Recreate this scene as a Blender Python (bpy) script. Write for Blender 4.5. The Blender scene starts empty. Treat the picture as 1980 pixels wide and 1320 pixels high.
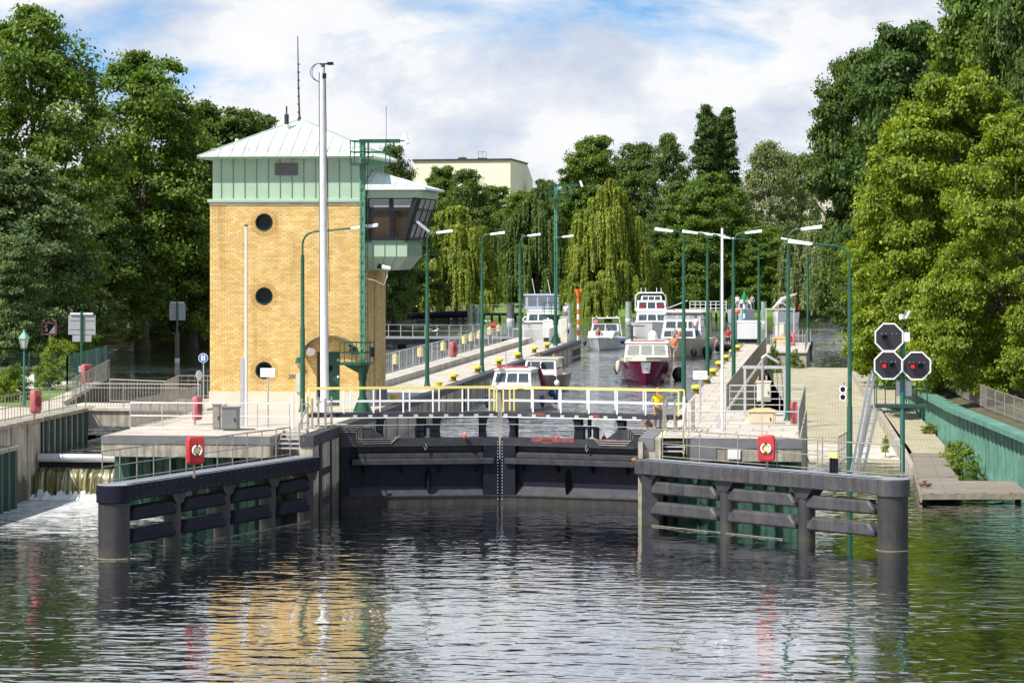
import bpy, bmesh, math, random
import numpy as np
from math import radians as R, sin, cos, pi, sqrt, atan2
from mathutils import Vector, Matrix
random.seed(7)
SC = bpy.context.scene
COL = SC.collection

# ------------------------------------------------------------------ camera, sky, sun, exposure
F, HC, TH = 5600.0, 9.8, math.atan(636 / 5600.0)
CT, ST = cos(TH), sin(TH)
cd = bpy.data.cameras.new('camera')
cd.sensor_fit = 'HORIZONTAL'; cd.sensor_width = 36; cd.lens = 36 * F / 1980
cd.shift_y = -182 / 1980.0; cd.clip_start = 1; cd.clip_end = 6000
cam = bpy.data.objects.new('camera', cd); COL.objects.link(cam)
cam.location = (0, 0, HC); cam.rotation_euler = (R(90), 0, TH)
SC.camera = cam
SC.view_settings.view_transform = 'Standard'; SC.view_settings.look = 'None'
SC.view_settings.exposure = 0.45; SC.view_settings.gamma = 1.0
SC.view_settings.use_curve_mapping = False
try:
    SC.cycles.max_bounces = 8; SC.cycles.transparent_max_bounces = 12
    SC.cycles.use_denoising = True
except Exception: pass

SUN = Vector((-0.58, -0.56, 1.0)).normalized()          # towards the sun
EL = math.asin(SUN.z); AZ = atan2(SUN.x, SUN.y)
sl = bpy.data.lights.new('sun', 'SUN'); sl.energy = 4.8; sl.angle = R(0.5); sl.color = (1, .955, .88)
so = bpy.data.objects.new('sun', sl); COL.objects.link(so)
so.rotation_euler = SUN.to_track_quat('Z', 'Y').to_euler()

W = bpy.data.worlds.new('World'); SC.world = W; W.use_nodes = True
nt = W.node_tree; nt.nodes.clear()
def N(tree, t, **kw):
    n = tree.nodes.new(t)
    for k, v in kw.items():
        if k == 'inp':
            for a, b in v.items(): n.inputs[a].default_value = b
        else: setattr(n, k, v)
    return n
def ramp(tree, stops, interp='LINEAR'):
    n = tree.nodes.new('ShaderNodeValToRGB'); n.color_ramp.interpolation = interp
    e = n.color_ramp.elements
    while len(e) < len(stops): e.new(0.5)
    for i, (p, c) in enumerate(stops):
        e[i].position = p
        e[i].color = (c, c, c, 1) if not isinstance(c, tuple) else (*c, 1)
    return n
L = nt.links.new
wo = N(nt, 'ShaderNodeOutputWorld'); bg = N(nt, 'ShaderNodeBackground'); bg.inputs['Strength'].default_value = 0.1
sky = N(nt, 'ShaderNodeTexSky', sky_type='NISHITA', sun_disc=False, sun_elevation=EL, sun_rotation=AZ)
sky.air_density = 1.0; sky.dust_density = 0.4; sky.ozone_density = 2.0
tc = N(nt, 'ShaderNodeTexCoord'); sep = N(nt, 'ShaderNodeSeparateXYZ'); L(tc.outputs['Generated'], sep.inputs[0])
# the blue seen between the clouds is the sky a little higher up
zm = N(nt, 'ShaderNodeMath', operation='MULTIPLY_ADD', inp={1: 2.5, 2: 0.10}); L(sep.outputs['Z'], zm.inputs[0])
cmb = N(nt, 'ShaderNodeCombineXYZ'); L(sep.outputs['X'], cmb.inputs[0]); L(sep.outputs['Y'], cmb.inputs[1]); L(zm.outputs[0], cmb.inputs[2])
L(cmb.outputs[0], sky.inputs[0])
CLOC = (0.64, 0.4, 0.62)
mp = N(nt, 'ShaderNodeMapping', vector_type='POINT'); mp.inputs['Scale'].default_value = (6, 6, 18); mp.inputs['Location'].default_value = CLOC
L(tc.outputs['Generated'], mp.inputs[0])
n1 = N(nt, 'ShaderNodeTexNoise', inp={'Scale': 1.0, 'Detail': 9.0, 'Roughness': 0.56, 'Distortion': 0.35}); L(mp.outputs[0], n1.inputs['Vector'])
# the cover is closed near the horizon and opens into blue gaps a little higher
gp_ = ramp(nt, [(0.0, 0.26), (0.05, 0.17), (0.082, 0.06), (0.12, 0.2)]); L(sep.outputs['Z'], gp_.inputs[0])
ad_ = N(nt, 'ShaderNodeMath', operation='ADD'); L(n1.outputs['Fac'], ad_.inputs[0]); L(gp_.outputs[0], ad_.inputs[1])
cov = ramp(nt, [(0.44, 0.0), (0.55, 1.0)]); L(ad_.outputs[0], cov.inputs[0])
mp2 = N(nt, 'ShaderNodeMapping'); mp2.inputs['Scale'].default_value = (17, 17, 30); mp2.inputs['Location'].default_value = (5, 3, 1)
L(tc.outputs['Generated'], mp2.inputs[0])
n2 = N(nt, 'ShaderNodeTexNoise', inp={'Scale': 1.0, 'Detail': 10.0, 'Roughness': 0.58, 'Distortion': 0.1}); L(mp2.outputs[0], n2.inputs['Vector'])
ccol = ramp(nt, [(0.37, (4.6, 5.1, 6.1)), (0.46, (5.6, 5.95, 6.6)), (0.51, (6.2, 6.45, 6.9)), (0.545, (6.9, 7.0, 7.2)), (0.7, (7.4, 7.4, 7.45))]); L(n2.outputs['Fac'], ccol.inputs[0])
# clouds stand along the horizon and thin out overhead
hz = ramp(nt, [(0.0, 1.0), (0.30, 1.0), (0.6, 0.3)]); L(sep.outputs['Z'], hz.inputs[0])
mm = N(nt, 'ShaderNodeMath', operation='MULTIPLY'); L(cov.outputs[0], mm.inputs[0]); L(hz.outputs[0], mm.inputs[1])
mx = N(nt, 'ShaderNodeMix', data_type='RGBA'); L(mm.outputs[0], mx.inputs[0]); sg = N(nt, 'ShaderNodeMix', data_type='RGBA', blend_type='MULTIPLY'); sg.inputs[0].default_value = 1; sg.inputs[7].default_value = (1.0, 1.4, 1.5, 1); L(sky.outputs[0], sg.inputs[6]); L(sg.outputs[2], mx.inputs[6]); L(ccol.outputs[0], mx.inputs[7])
L(mx.outputs[2], bg.inputs['Color']); L(bg.outputs[0], wo.inputs[0])

# ------------------------------------------------------------------ photograph pixel -> place on a known plane
def G(px, py, z):
    d = F * (HC - z) / (py - 478.0); r = (px - 990) * d / F
    return Vector((r * CT - d * ST, r * ST + d * CT, z))
def D(px, d, z=0.0):
    r = (px - 990) * d / F
    return Vector((r * CT - d * ST, r * ST + d * CT, z))
def XY(px, Y):
    t = (px - 990) / F
    return Y * (t * CT - ST) / (t * ST + CT)
def dep(X, Y): return -X * ST + Y * CT
def ZY(py, X, Y): return HC - (py - 478.0) * dep(X, Y) / F
def ZD(py, d): return HC - (py - 478.0) * d / F

# ------------------------------------------------------------------ materials
MATS = {}
def mk(name, col, rough=.6, metal=0., var=.15, vs=2.0, bump=0., bs=25., streak=0., spot=None, stretch=(1, 1, 1), spec=.5, scol=None, coat=0., wl=None):
    if name in MATS: return MATS[name]
    m = bpy.data.materials.new(name); m.use_nodes = True; t = m.node_tree
    b = t.nodes['Principled BSDF']; l = t.links.new
    b.inputs['Roughness'].default_value = rough; b.inputs['Metallic'].default_value = metal
    b.inputs['Specular IOR Level'].default_value = spec; b.inputs['Coat Weight'].default_value = coat
    c = N(t, 'ShaderNodeTexCoord'); mpn = N(t, 'ShaderNodeMapping'); mpn.inputs['Scale'].default_value = stretch
    l(c.outputs['Object'], mpn.inputs[0])
    n = N(t, 'ShaderNodeTexNoise', inp={'Scale': vs, 'Detail': 7., 'Roughness': .62}); l(mpn.outputs[0], n.inputs['Vector'])
    lo = tuple(max(0, x * (1 - var)) for x in col); hi = tuple(min(1, x * (1 + var)) for x in col)
    rp = ramp(t, [(.3, lo), (.7, hi)]); l(n.outputs['Fac'], rp.inputs[0]); out = rp.outputs[0]
    if streak:
        ms = N(t, 'ShaderNodeMapping'); ms.inputs['Scale'].default_value = (3.2, 3.2, .28); l(c.outputs['Object'], ms.inputs[0])
        ns = N(t, 'ShaderNodeTexNoise', inp={'Scale': 1.3, 'Detail': 8., 'Roughness': .65}); l(ms.outputs[0], ns.inputs['Vector'])
        rs = ramp(t, [(.42, 0.), (.66, streak)]); l(ns.outputs['Fac'], rs.inputs[0])
        x = N(t, 'ShaderNodeMix', data_type='RGBA'); l(rs.outputs[0], x.inputs[0]); l(out, x.inputs[6])
        x.inputs[7].default_value = (*(scol or tuple(v * .3 for v in col)), 1); out = x.outputs[2]
    if spot:
        nsp = N(t, 'ShaderNodeTexNoise', inp={'Scale': spot[1], 'Detail': 6., 'Roughness': .7}); l(c.outputs['Object'], nsp.inputs['Vector'])
        rs = ramp(t, [(spot[2], 0.), (spot[2] + .06, 1.)]); l(nsp.outputs['Fac'], rs.inputs[0])
        x = N(t, 'ShaderNodeMix', data_type='RGBA'); l(rs.outputs[0], x.inputs[0]); l(out, x.inputs[6]); x.inputs[7].default_value = (*spot[0], 1); out = x.outputs[2]
    if wl:
        ge = N(t, 'ShaderNodeNewGeometry'); sz = N(t, 'ShaderNodeSeparateXYZ'); l(ge.outputs['Position'], sz.inputs[0])
        nw = N(t, 'ShaderNodeTexNoise', inp={'Scale': 2.2, 'Detail': 6.}); l(c.outputs['Object'], nw.inputs['Vector'])
        aw = N(t, 'ShaderNodeMath', operation='MULTIPLY_ADD', inp={1: -.9, 2: .45 + wl}); l(nw.outputs['Fac'], aw.inputs[0])
        dw = N(t, 'ShaderNodeMath', operation='SUBTRACT'); l(aw.outputs[0], dw.inputs[0]); l(sz.outputs[2], dw.inputs[1])
        rw = ramp(t, [(.0, 0.), (.22, .85)]); l(dw.outputs[0], rw.inputs[0]); x = N(t, 'ShaderNodeMix', data_type='RGBA'); l(rw.outputs[0], x.inputs[0]); l(out, x.inputs[6]); x.inputs[7].default_value = (.045, .042, .026, 1); out = x.outputs[2]
    l(out, b.inputs['Base Color'])
    if bump:
        nb = N(t, 'ShaderNodeTexNoise', inp={'Scale': bs, 'Detail': 6.}); l(c.outputs['Object'], nb.inputs['Vector'])
        bm_ = N(t, 'ShaderNodeBump', inp={'Strength': bump, 'Distance': .05}); l(nb.outputs['Fac'], bm_.inputs['Height']); l(bm_.outputs[0], b.inputs['Normal'])
    MATS[name] = m
    return m

def brick_mat(name, c1, c2, mortar, w, h, ms, scale=1., rough=.7, floor=False, moss=None, bump=.3):
    m = bpy.data.materials.new(name); m.use_nodes = True; t = m.node_tree; b = t.nodes['Principled BSDF']; l = t.links.new
    b.inputs['Roughness'].default_value = rough
    c = N(t, 'ShaderNodeTexCoord')
    if floor: vec = c.outputs['Object']
    else:
        s = N(t, 'ShaderNodeSeparateXYZ'); l(c.outputs['Object'], s.inputs[0])
        a = N(t, 'ShaderNodeMath', operation='ADD'); l(s.outputs[0], a.inputs[0]); l(s.outputs[1], a.inputs[1])
        k = N(t, 'ShaderNodeCombineXYZ'); l(a.outputs[0], k.inputs[0]); l(s.outputs[2], k.inputs[1]); vec = k.outputs[0]
    br = N(t, 'ShaderNodeTexBrick', inp={'Color1': (*c1, 1), 'Color2': (*c2, 1), 'Mortar': (*mortar, 1), 'Scale': scale, 'Mortar Size': ms, 'Mortar Smooth': .2, 'Bias': 0., 'Brick Width': w, 'Row Height': h})
    br.offset = .5; l(vec, br.inputs['Vector']); out = br.outputs['Color']
    n = N(t, 'ShaderNodeTexNoise', inp={'Scale': 1.1, 'Detail': 6., 'Roughness': .6}); l(c.outputs['Object'], n.inputs['Vector'])
    rp = ramp(t, [(.3, .82), (.7, 1.12)]); l(n.outputs['Fac'], rp.inputs[0])
    x = N(t, 'ShaderNodeMix', data_type='RGBA', blend_type='MULTIPLY'); x.inputs[0].default_value = 1; l(out, x.inputs[6]); l(rp.outputs[0], x.inputs[7]); out = x.outputs[2]
    if not floor:
        ms_ = N(t, 'ShaderNodeMapping'); ms_.inputs['Scale'].default_value = (1.6, 1.6, .16); l(c.outputs['Object'], ms_.inputs[0])
        nv = N(t, 'ShaderNodeTexNoise', inp={'Scale': 1.2, 'Detail': 7., 'Roughness': .6}); l(ms_.outputs[0], nv.inputs['Vector']); rv = ramp(t, [(.38, (1.06, 1.06, 1.06)), (.55, (.97, .96, .95)), (.72, (.74, .71, .68))]); l(nv.outputs['Fac'], rv.inputs[0])
        x = N(t, 'ShaderNodeMix', data_type='RGBA', blend_type='MULTIPLY'); x.inputs[0].default_value = 1; l(out, x.inputs[6]); l(rv.outputs[0], x.inputs[7]); out = x.outputs[2]
    if moss:
        n = N(t, 'ShaderNodeTexNoise', inp={'Scale': .35, 'Detail': 9., 'Roughness': .68}); l(c.outputs['Object'], n.inputs['Vector'])
        rp = ramp(t, [(moss[1], 0.), (moss[1] + .16, moss[2])]); l(n.outputs['Fac'], rp.inputs[0])
        x = N(t, 'ShaderNodeMix', data_type='RGBA'); l(rp.outputs[0], x.inputs[0]); l(out, x.inputs[6]); x.inputs[7].default_value = (*moss[0], 1); out = x.outputs[2]
    l(out, b.inputs['Base Color'])
    bp = N(t, 'ShaderNodeBump', inp={'Strength': bump, 'Distance': .01}); bp.invert = True; l(br.outputs['Fac'], bp.inputs['Height']); l(bp.outputs[0], b.inputs['Normal'])
    MATS[name] = m
    return m

concrete = mk('concrete', (.42, .385, .32), .85, var=.25, vs=1.3, bump=.25, streak=.55, scol=(.12, .105, .085))
concrete_pale = mk('concrete_pale', (.50, .455, .38), .85, var=.3, vs=.8, bump=.2, spot=((.33, .29, .24), 1.7, .6))
concrete_wall = mk('concrete_wall', (.48, .43, .345), .9, var=.35, vs=1.2, bump=.3, streak=.75, scol=(.12, .10, .08), wl=1.0)
concrete_stained = mk('concrete_stained', (.40, .365, .29), .9, var=.35, vs=1.4, bump=.3, streak=.75, scol=(.11, .10, .07), spot=((.2, .185, .13), 2.2, .62))
concrete_grey = mk('concrete_grey', (.16, .16, .165), .8, var=.2, vs=2)
tar = mk('tar_coping', (.045, .046, .052), .6, var=.3, vs=3, spot=((.13, .13, .14), 3., .63))
steel = mk('steel_dark', (.010, .012, .023), .6, .0, var=.35, vs=3.5, bump=.12, bs=12, streak=.4, scol=(.016, .015, .018), spot=((.05, .05, .055), 4.5, .71), spec=.14, wl=.35)
steel_grey = mk('steel_grey', (.042, .044, .055), .6, .0, var=.4, vs=3, bump=.15, bs=12, streak=.55, scol=(.05, .044, .04), spec=.2, spot=((.2, .2, .21), 3.6, .68), wl=.35)
steel_worn = mk('steel_worn', (.040, .042, .051), .5, .0, var=.4, vs=3, bump=.15, bs=12, streak=.6, scol=(.10, .085, .07), spot=((.2, .2, .21), 3.6, .68), wl=.35)
steel_pile = mk('steel_pile', (.023, .022, .026), .6, 0, var=.4, vs=2.5, bump=.15, bs=9, streak=.5, scol=(.052, .044, .038), spot=((.17, .16, .15), 3, .71), wl=.35)
steel_top = mk('steel_top', (.24, .26, .29), .6, var=.25, vs=2.5, bump=.2)
rust_paint = mk('red_lead', (.32, .035, .02), .7, var=.4, vs=9)
galv = mk('galvanised', (.30, .275, .235), .5, .25, var=.2, vs=5)
galv_light = mk('galvanised_light', (.55, .55, .56), .4, .4, var=.12, vs=5)
alu = mk('aluminium', (.62, .64, .67), .32, .7, var=.08)
green_paint = mk('green_paint', (.012, .085, .048), .4, var=.22, vs=6, coat=.15)
green_pale = mk('green_paint_pale', (.10, .27, .17), .45, var=.25, vs=6)
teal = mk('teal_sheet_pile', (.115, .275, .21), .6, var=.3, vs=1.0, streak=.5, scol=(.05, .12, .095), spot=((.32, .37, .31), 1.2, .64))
teal_shaded = mk('teal_shaded', (.04, .115, .078), .6, var=.4, vs=2, streak=.9, scol=(.012, .035, .025))  # teal darkened: the shadow under the quay beams is put into its colour
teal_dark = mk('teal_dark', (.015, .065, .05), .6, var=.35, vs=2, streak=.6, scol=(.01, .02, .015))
white = mk('white_paint', (.80, .80, .79), .4, var=.05, vs=4)
white_dull = mk('white_dull', (.68, .68, .69), .5, var=.12, vs=4, streak=.2, scol=(.45, .44, .42))
yellow = mk('yellow_paint', (.78, .55, .06), .45, var=.12, vs=6)
yellow_pale = mk('yellow_pale', (.80, .66, .22), .5, var=.1, vs=6)
red = mk('red_plastic', (.52, .03, .03), .4, var=.2, vs=5, coat=.2)
red_faded = mk('red_faded', (.50, .12, .13), .6, var=.25, vs=5)
orange = mk('orange_paint', (.80, .17, .02), .5, var=.1)
black = mk('black_rubber', (.012, .012, .015), .5, var=.3, vs=5)
dark = mk('dark_recess', (.010, .011, .011), .8)
copper = mk('green_cladding', (.36, .49, .37), .55, var=.09, vs=1.2, streak=.15, scol=(.27, .38, .28))
roofm = mk('pale_green_roof', (.68, .75, .68), .45, .0, var=.07, vs=1.0, streak=.12, scol=(.55, .63, .56))
plinth = mk('sandstone_plinth', (.60, .56, .46), .85, var=.08, vs=2, bump=.1)
brick = brick_mat('yellow_brick', (.61, .385, .105), (.77, .565, .26), (.42, .265, .095), .26, .098, .012, bump=.2)
brick_soldier = brick_mat('soldier_brick', (.58, .37, .115), (.68, .47, .19), (.34, .19, .07), .26, .098, .014)
paver = brick_mat('slipway_setts', (.40, .355, .25), (.48, .43, .31), (.26, .235, .15), .3, .2, .02, rough=.9, floor=True, moss=((.25, .25, .06), .55, .75))
paving = brick_mat('quay_slabs', (.48, .43, .35), (.56, .50, .415), (.30, .265, .21), 1.1, 1.9, .03, rough=.9, floor=True, moss=((.30, .27, .22), .52, .7))
paving_red = brick_mat('clinker_paving', (.52, .44, .36), (.58, .51, .42), (.45, .38, .31), .22, .11, .01, rough=.9, floor=True, moss=((.34, .30, .25), .5, .75))
jetty_boards = brick_mat('jetty_boards', (.22, .185, .145), (.30, .26, .21), (.05, .04, .03), 9., .15, .012, rough=.9, floor=True, bump=.6)
wood = mk('weathered_boards', (.24, .20, .155), .85, var=.3, vs=3, stretch=(1, 7, 1), bump=.2)
wood_pale = mk('pale_wood', (.62, .36, .14), .7, var=.2, vs=4)
beige = mk('beige_box', (.60, .52, .36), .6, var=.06)
bark = mk('bark', (.075, .06, .045), .95, var=.4, vs=6, bump=.5, bs=12)
bark_pale = mk('bark_pale', (.42, .40, .34), .9, var=.4, vs=4)
earth = mk('earth', (.10, .085, .05), .95, var=.4, vs=.4, bump=.3, spot=((.06, .085, .025), .35, .5))
lawn = mk('lawn', (.13, .22, .035), .95, var=.3, vs=.6, bump=.4, bs=30)
gel = mk('white_gelcoat', (.80, .79, .77), .25, var=.04, coat=.3)
gel_cream = mk('cream_gelcoat', (.62, .56, .43), .3, var=.06, coat=.2)
burg = mk('burgundy_hull', (.15, .004, .052), .22, var=.1, coat=.4)
navy = mk('navy_plastic', (.012, .03, .16), .35, var=.1)
glass = mk('boat_glass', (.05, .06, .07), .06, var=.1, spec=.9)
glassd = mk('dark_glass', (.006, .007, .009), .12, var=.1, spec=.25)
canvas = mk('cream_canvas', (.66, .58, .44), .8, var=.1)
canvas_red = mk('maroon_canvas', (.20, .02, .035), .8, var=.15)
canvas_blue = mk('grey_blue_canvas', (.30, .33, .42), .7, var=.1)
skin = mk('skin', (.50, .28, .19), .6, var=.08)
hairb = mk('brown_hair', (.05, .03, .018), .7)
cloth = {k: mk('cloth_' + k, c, .85, var=.1) for k, c in dict(yellow=(.85, .62, .01), orange=(.80, .22, .08), white=(.75, .74, .72), red=(.6, .03, .03), blue=(.12, .2, .42), black=(.02, .02, .025), grey=(.3, .3, .3)).items()}

# ------------------------------------------------------------------ mesh building
class MB:
    def __init__(s): s.v = []; s.f = []
    def raw(s, vs, fs):
        o = len(s.v); s.v += [tuple(p) for p in vs]; s.f += [tuple(i + o for i in f) for f in fs]; return s
    def box(s, a, b):
        x0, y0, z0 = [min(p, q) for p, q in zip(a, b)]; x1, y1, z1 = [max(p, q) for p, q in zip(a, b)]
        return s.raw([(x0, y0, z0), (x1, y0, z0), (x1, y1, z0), (x0, y1, z0), (x0, y0, z1), (x1, y0, z1), (x1, y1, z1), (x0, y1, z1)],
                     [(3, 2, 1, 0), (4, 5, 6, 7), (0, 1, 5, 4), (1, 2, 6, 5), (2, 3, 7, 6), (3, 0, 4, 7)])
    def cbox(s, c, sz, M=None):
        h = [q / 2 for q in sz]; c = Vector(c)
        vs = [Vector((x * h[0], y * h[1], z * h[2])) for z in (-1, 1) for x, y in ((-1, -1), (1, -1), (1, 1), (-1, 1))]
        if M is not None: vs = [M @ p for p in vs]
        return s.raw([p + c for p in vs], [(3, 2, 1, 0), (4, 5, 6, 7), (0, 1, 5, 4), (1, 2, 6, 5), (2, 3, 7, 6), (3, 0, 4, 7)])
    def bar(s, p0, p1, w, h=None):
        p0, p1 = Vector(p0), Vector(p1); h = h or w; d = p1 - p0
        u = d.normalized(); side = u.cross(Vector((0, 0, 1)))
        side = Vector((1, 0, 0)) if side.length < 1e-3 else side.normalized(); up = side.cross(u).normalized()
        vs = [p + side * (w / 2) * i + up * (h / 2) * j for p in (p0, p1) for i, j in ((-1, -1), (1, -1), (1, 1), (-1, 1))]
        return s.raw(vs, [(3, 2, 1, 0), (4, 5, 6, 7), (0, 1, 5, 4), (1, 2, 6, 5), (2, 3, 7, 6), (3, 0, 4, 7)])
    def tube(s, pts, r, n=8, caps=True):
        pts = [Vector(p) for p in pts]; m = len(pts)
        rs = r if isinstance(r, (list, tuple)) else [r] * m
        t0 = (pts[1] - pts[0]).normalized(); ref = Vector((0, 0, 1)) if abs(t0.z) < .9 else Vector((1, 0, 0))
        u = t0.cross(ref).normalized(); vs = []
        for i in range(m):
            t = (pts[min(i + 1, m - 1)] - pts[max(i - 1, 0)]).normalized()
            u = (u - t * u.dot(t)).normalized(); w = t.cross(u)
            vs += [pts[i] + (u * cos(2 * pi * k / n) + w * sin(2 * pi * k / n)) * rs[i] for k in range(n)]
        fs = [(i * n + k, i * n + (k + 1) % n, (i + 1) * n + (k + 1) % n, (i + 1) * n + k) for i in range(m - 1) for k in range(n)]
        if caps: fs += [tuple(range(n))[::-1], tuple((m - 1) * n + k for k in range(n))]
        return s.raw(vs, fs)
    def cyl(s, p0, p1, r0, r1=None, n=16): return s.tube([p0, p1], [r0, r0 if r1 is None else r1], n)
    def extr(s, poly, vec):
        poly = [Vector(p) for p in poly]; vec = Vector(vec); n = len(poly)
        return s.raw(poly + [p + vec for p in poly], [tuple(range(n))[::-1], tuple(range(n, 2 * n))] + [(i, (i + 1) % n, n + (i + 1) % n, n + i) for i in range(n)])
    def prism(s, xy, z0, z1): return s.extr([(x, y, z0) for x, y in xy], (0, 0, z1 - z0))
    def face(s, pts): return s.raw(pts, [tuple(range(len(pts)))])
    def sph(s, c, r, n=12, m=8):
        r = (r, r, r) if not isinstance(r, (tuple, list)) else r; c = Vector(c)
        vs = [c + Vector((0, 0, r[2]))]
        for j in range(1, m):
            a = pi * j / m
            vs += [c + Vector((r[0] * sin(a) * cos(2 * pi * k / n), r[1] * sin(a) * sin(2 * pi * k / n), r[2] * cos(a))) for k in range(n)]
        vs.append(c - Vector((0, 0, r[2]))); e = len(vs) - 1
        fs = [(0, 1 + k, 1 + (k + 1) % n) for k in range(n)]
        fs += [(1 + j * n + k, 1 + (j + 1) * n + k, 1 + (j + 1) * n + (k + 1) % n, 1 + j * n + (k + 1) % n) for j in range(m - 2) for k in range(n)]
        fs += [(e, 1 + (m - 2) * n + (k + 1) % n, 1 + (m - 2) * n + k) for k in range(n)]
        return s.raw(vs, fs)
    def loft(s, rings, caps=True, closed=True):
        n = len(rings[0]); vs = [p for r in rings for p in r]; e = n if closed else n - 1
        fs = [(i * n + k, i * n + (k + 1) % n, (i + 1) * n + (k + 1) % n, (i + 1) * n + k) for i in range(len(rings) - 1) for k in range(e)]
        if caps: fs += [tuple(range(n))[::-1], tuple((len(rings) - 1) * n + k for k in range(n))]
        return s.raw(vs, fs)
    def build(s, name, mat, parent=None, world=True, smooth=False, bevel=0):
        off = Vector((0, 0, 0))
        if parent is not None and world:
            p = parent
            while p is not None: off += p.location; p = p.parent
        me = bpy.data.meshes.new(name)
        me.from_pydata([Vector(p) - off for p in s.v], [], s.f); me.update()
        bmm = bmesh.new(); bmm.from_mesh(me); bmesh.ops.recalc_face_normals(bmm, faces=bmm.faces); bmm.to_mesh(me); bmm.free()
        if smooth:
            me.polygons.foreach_set('use_smooth', [True] * len(me.polygons)); me.set_sharp_from_angle(angle=R(40))
        if mat: me.materials.append(mat)
        o = bpy.data.objects.new(name, me); COL.objects.link(o)
        if parent is not None: o.parent = parent
        if bevel:
            b = o.modifiers.new('bevel', 'BEVEL'); b.width = bevel; b.segments = 2; b.limit_method = 'ANGLE'; b.angle_limit = R(40)
        return o

def tag(o, label, cat, group=None, kind=None):
    if label: o['label'] = label
    if cat: o['category'] = cat
    if group: o['group'] = group
    if kind: o['kind'] = kind
    return o
def thing(name, label, cat, loc=(0, 0, 0), group=None, rz=0):
    o = bpy.data.objects.new(name, None); COL.objects.link(o); o.location = loc; o.rotation_euler = (0, 0, rz); o.empty_display_size = .3
    return tag(o, label, cat, group)
def structure(name, mb, mat, **k):
    o = mb.build(name, mat, **k); o['kind'] = 'structure'; return o
def copy_tree(o, loc=None, label=None, rz=None, parent=None):
    c = o.copy(); COL.objects.link(c)
    if parent is not None: c.parent = parent
    if loc is not None: c.location = loc
    if rz is not None: c.rotation_euler = (0, 0, rz)
    if label: c['label'] = label
    for ch in list(o.children): copy_tree(ch, parent=c)
    return c
def text_mesh(s, size, origin, ux, uz, name, mat, parent, depth=.006, off=.004):
    """lettering as real geometry: ux reads to the right, uz up"""
    cu = bpy.data.curves.new(name, 'FONT'); cu.body = s; cu.size = size; cu.extrude = depth / 2; cu.align_x = 'CENTER'; cu.align_y = 'CENTER'
    o = bpy.data.objects.new(name, cu); COL.objects.link(o)
    bpy.context.view_layer.update()
    me = bpy.data.meshes.new_from_object(o.evaluated_get(bpy.context.evaluated_depsgraph_get())); bpy.data.objects.remove(o)
    ux, uz = Vector(ux).normalized(), Vector(uz).normalized(); nrm = ux.cross(uz)
    pl = Vector((0, 0, 0)); p = parent
    while p is not None: pl += p.location; p = p.parent
    for v in me.vertices: v.co = Vector(origin) + ux * v.co.x + uz * v.co.y + nrm * (v.co.z + off) - pl
    me.materials.clear(); me.materials.append(mat); me.name = name
    o = bpy.data.objects.new(name, me); COL.objects.link(o); o.parent = parent
    return o
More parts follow.
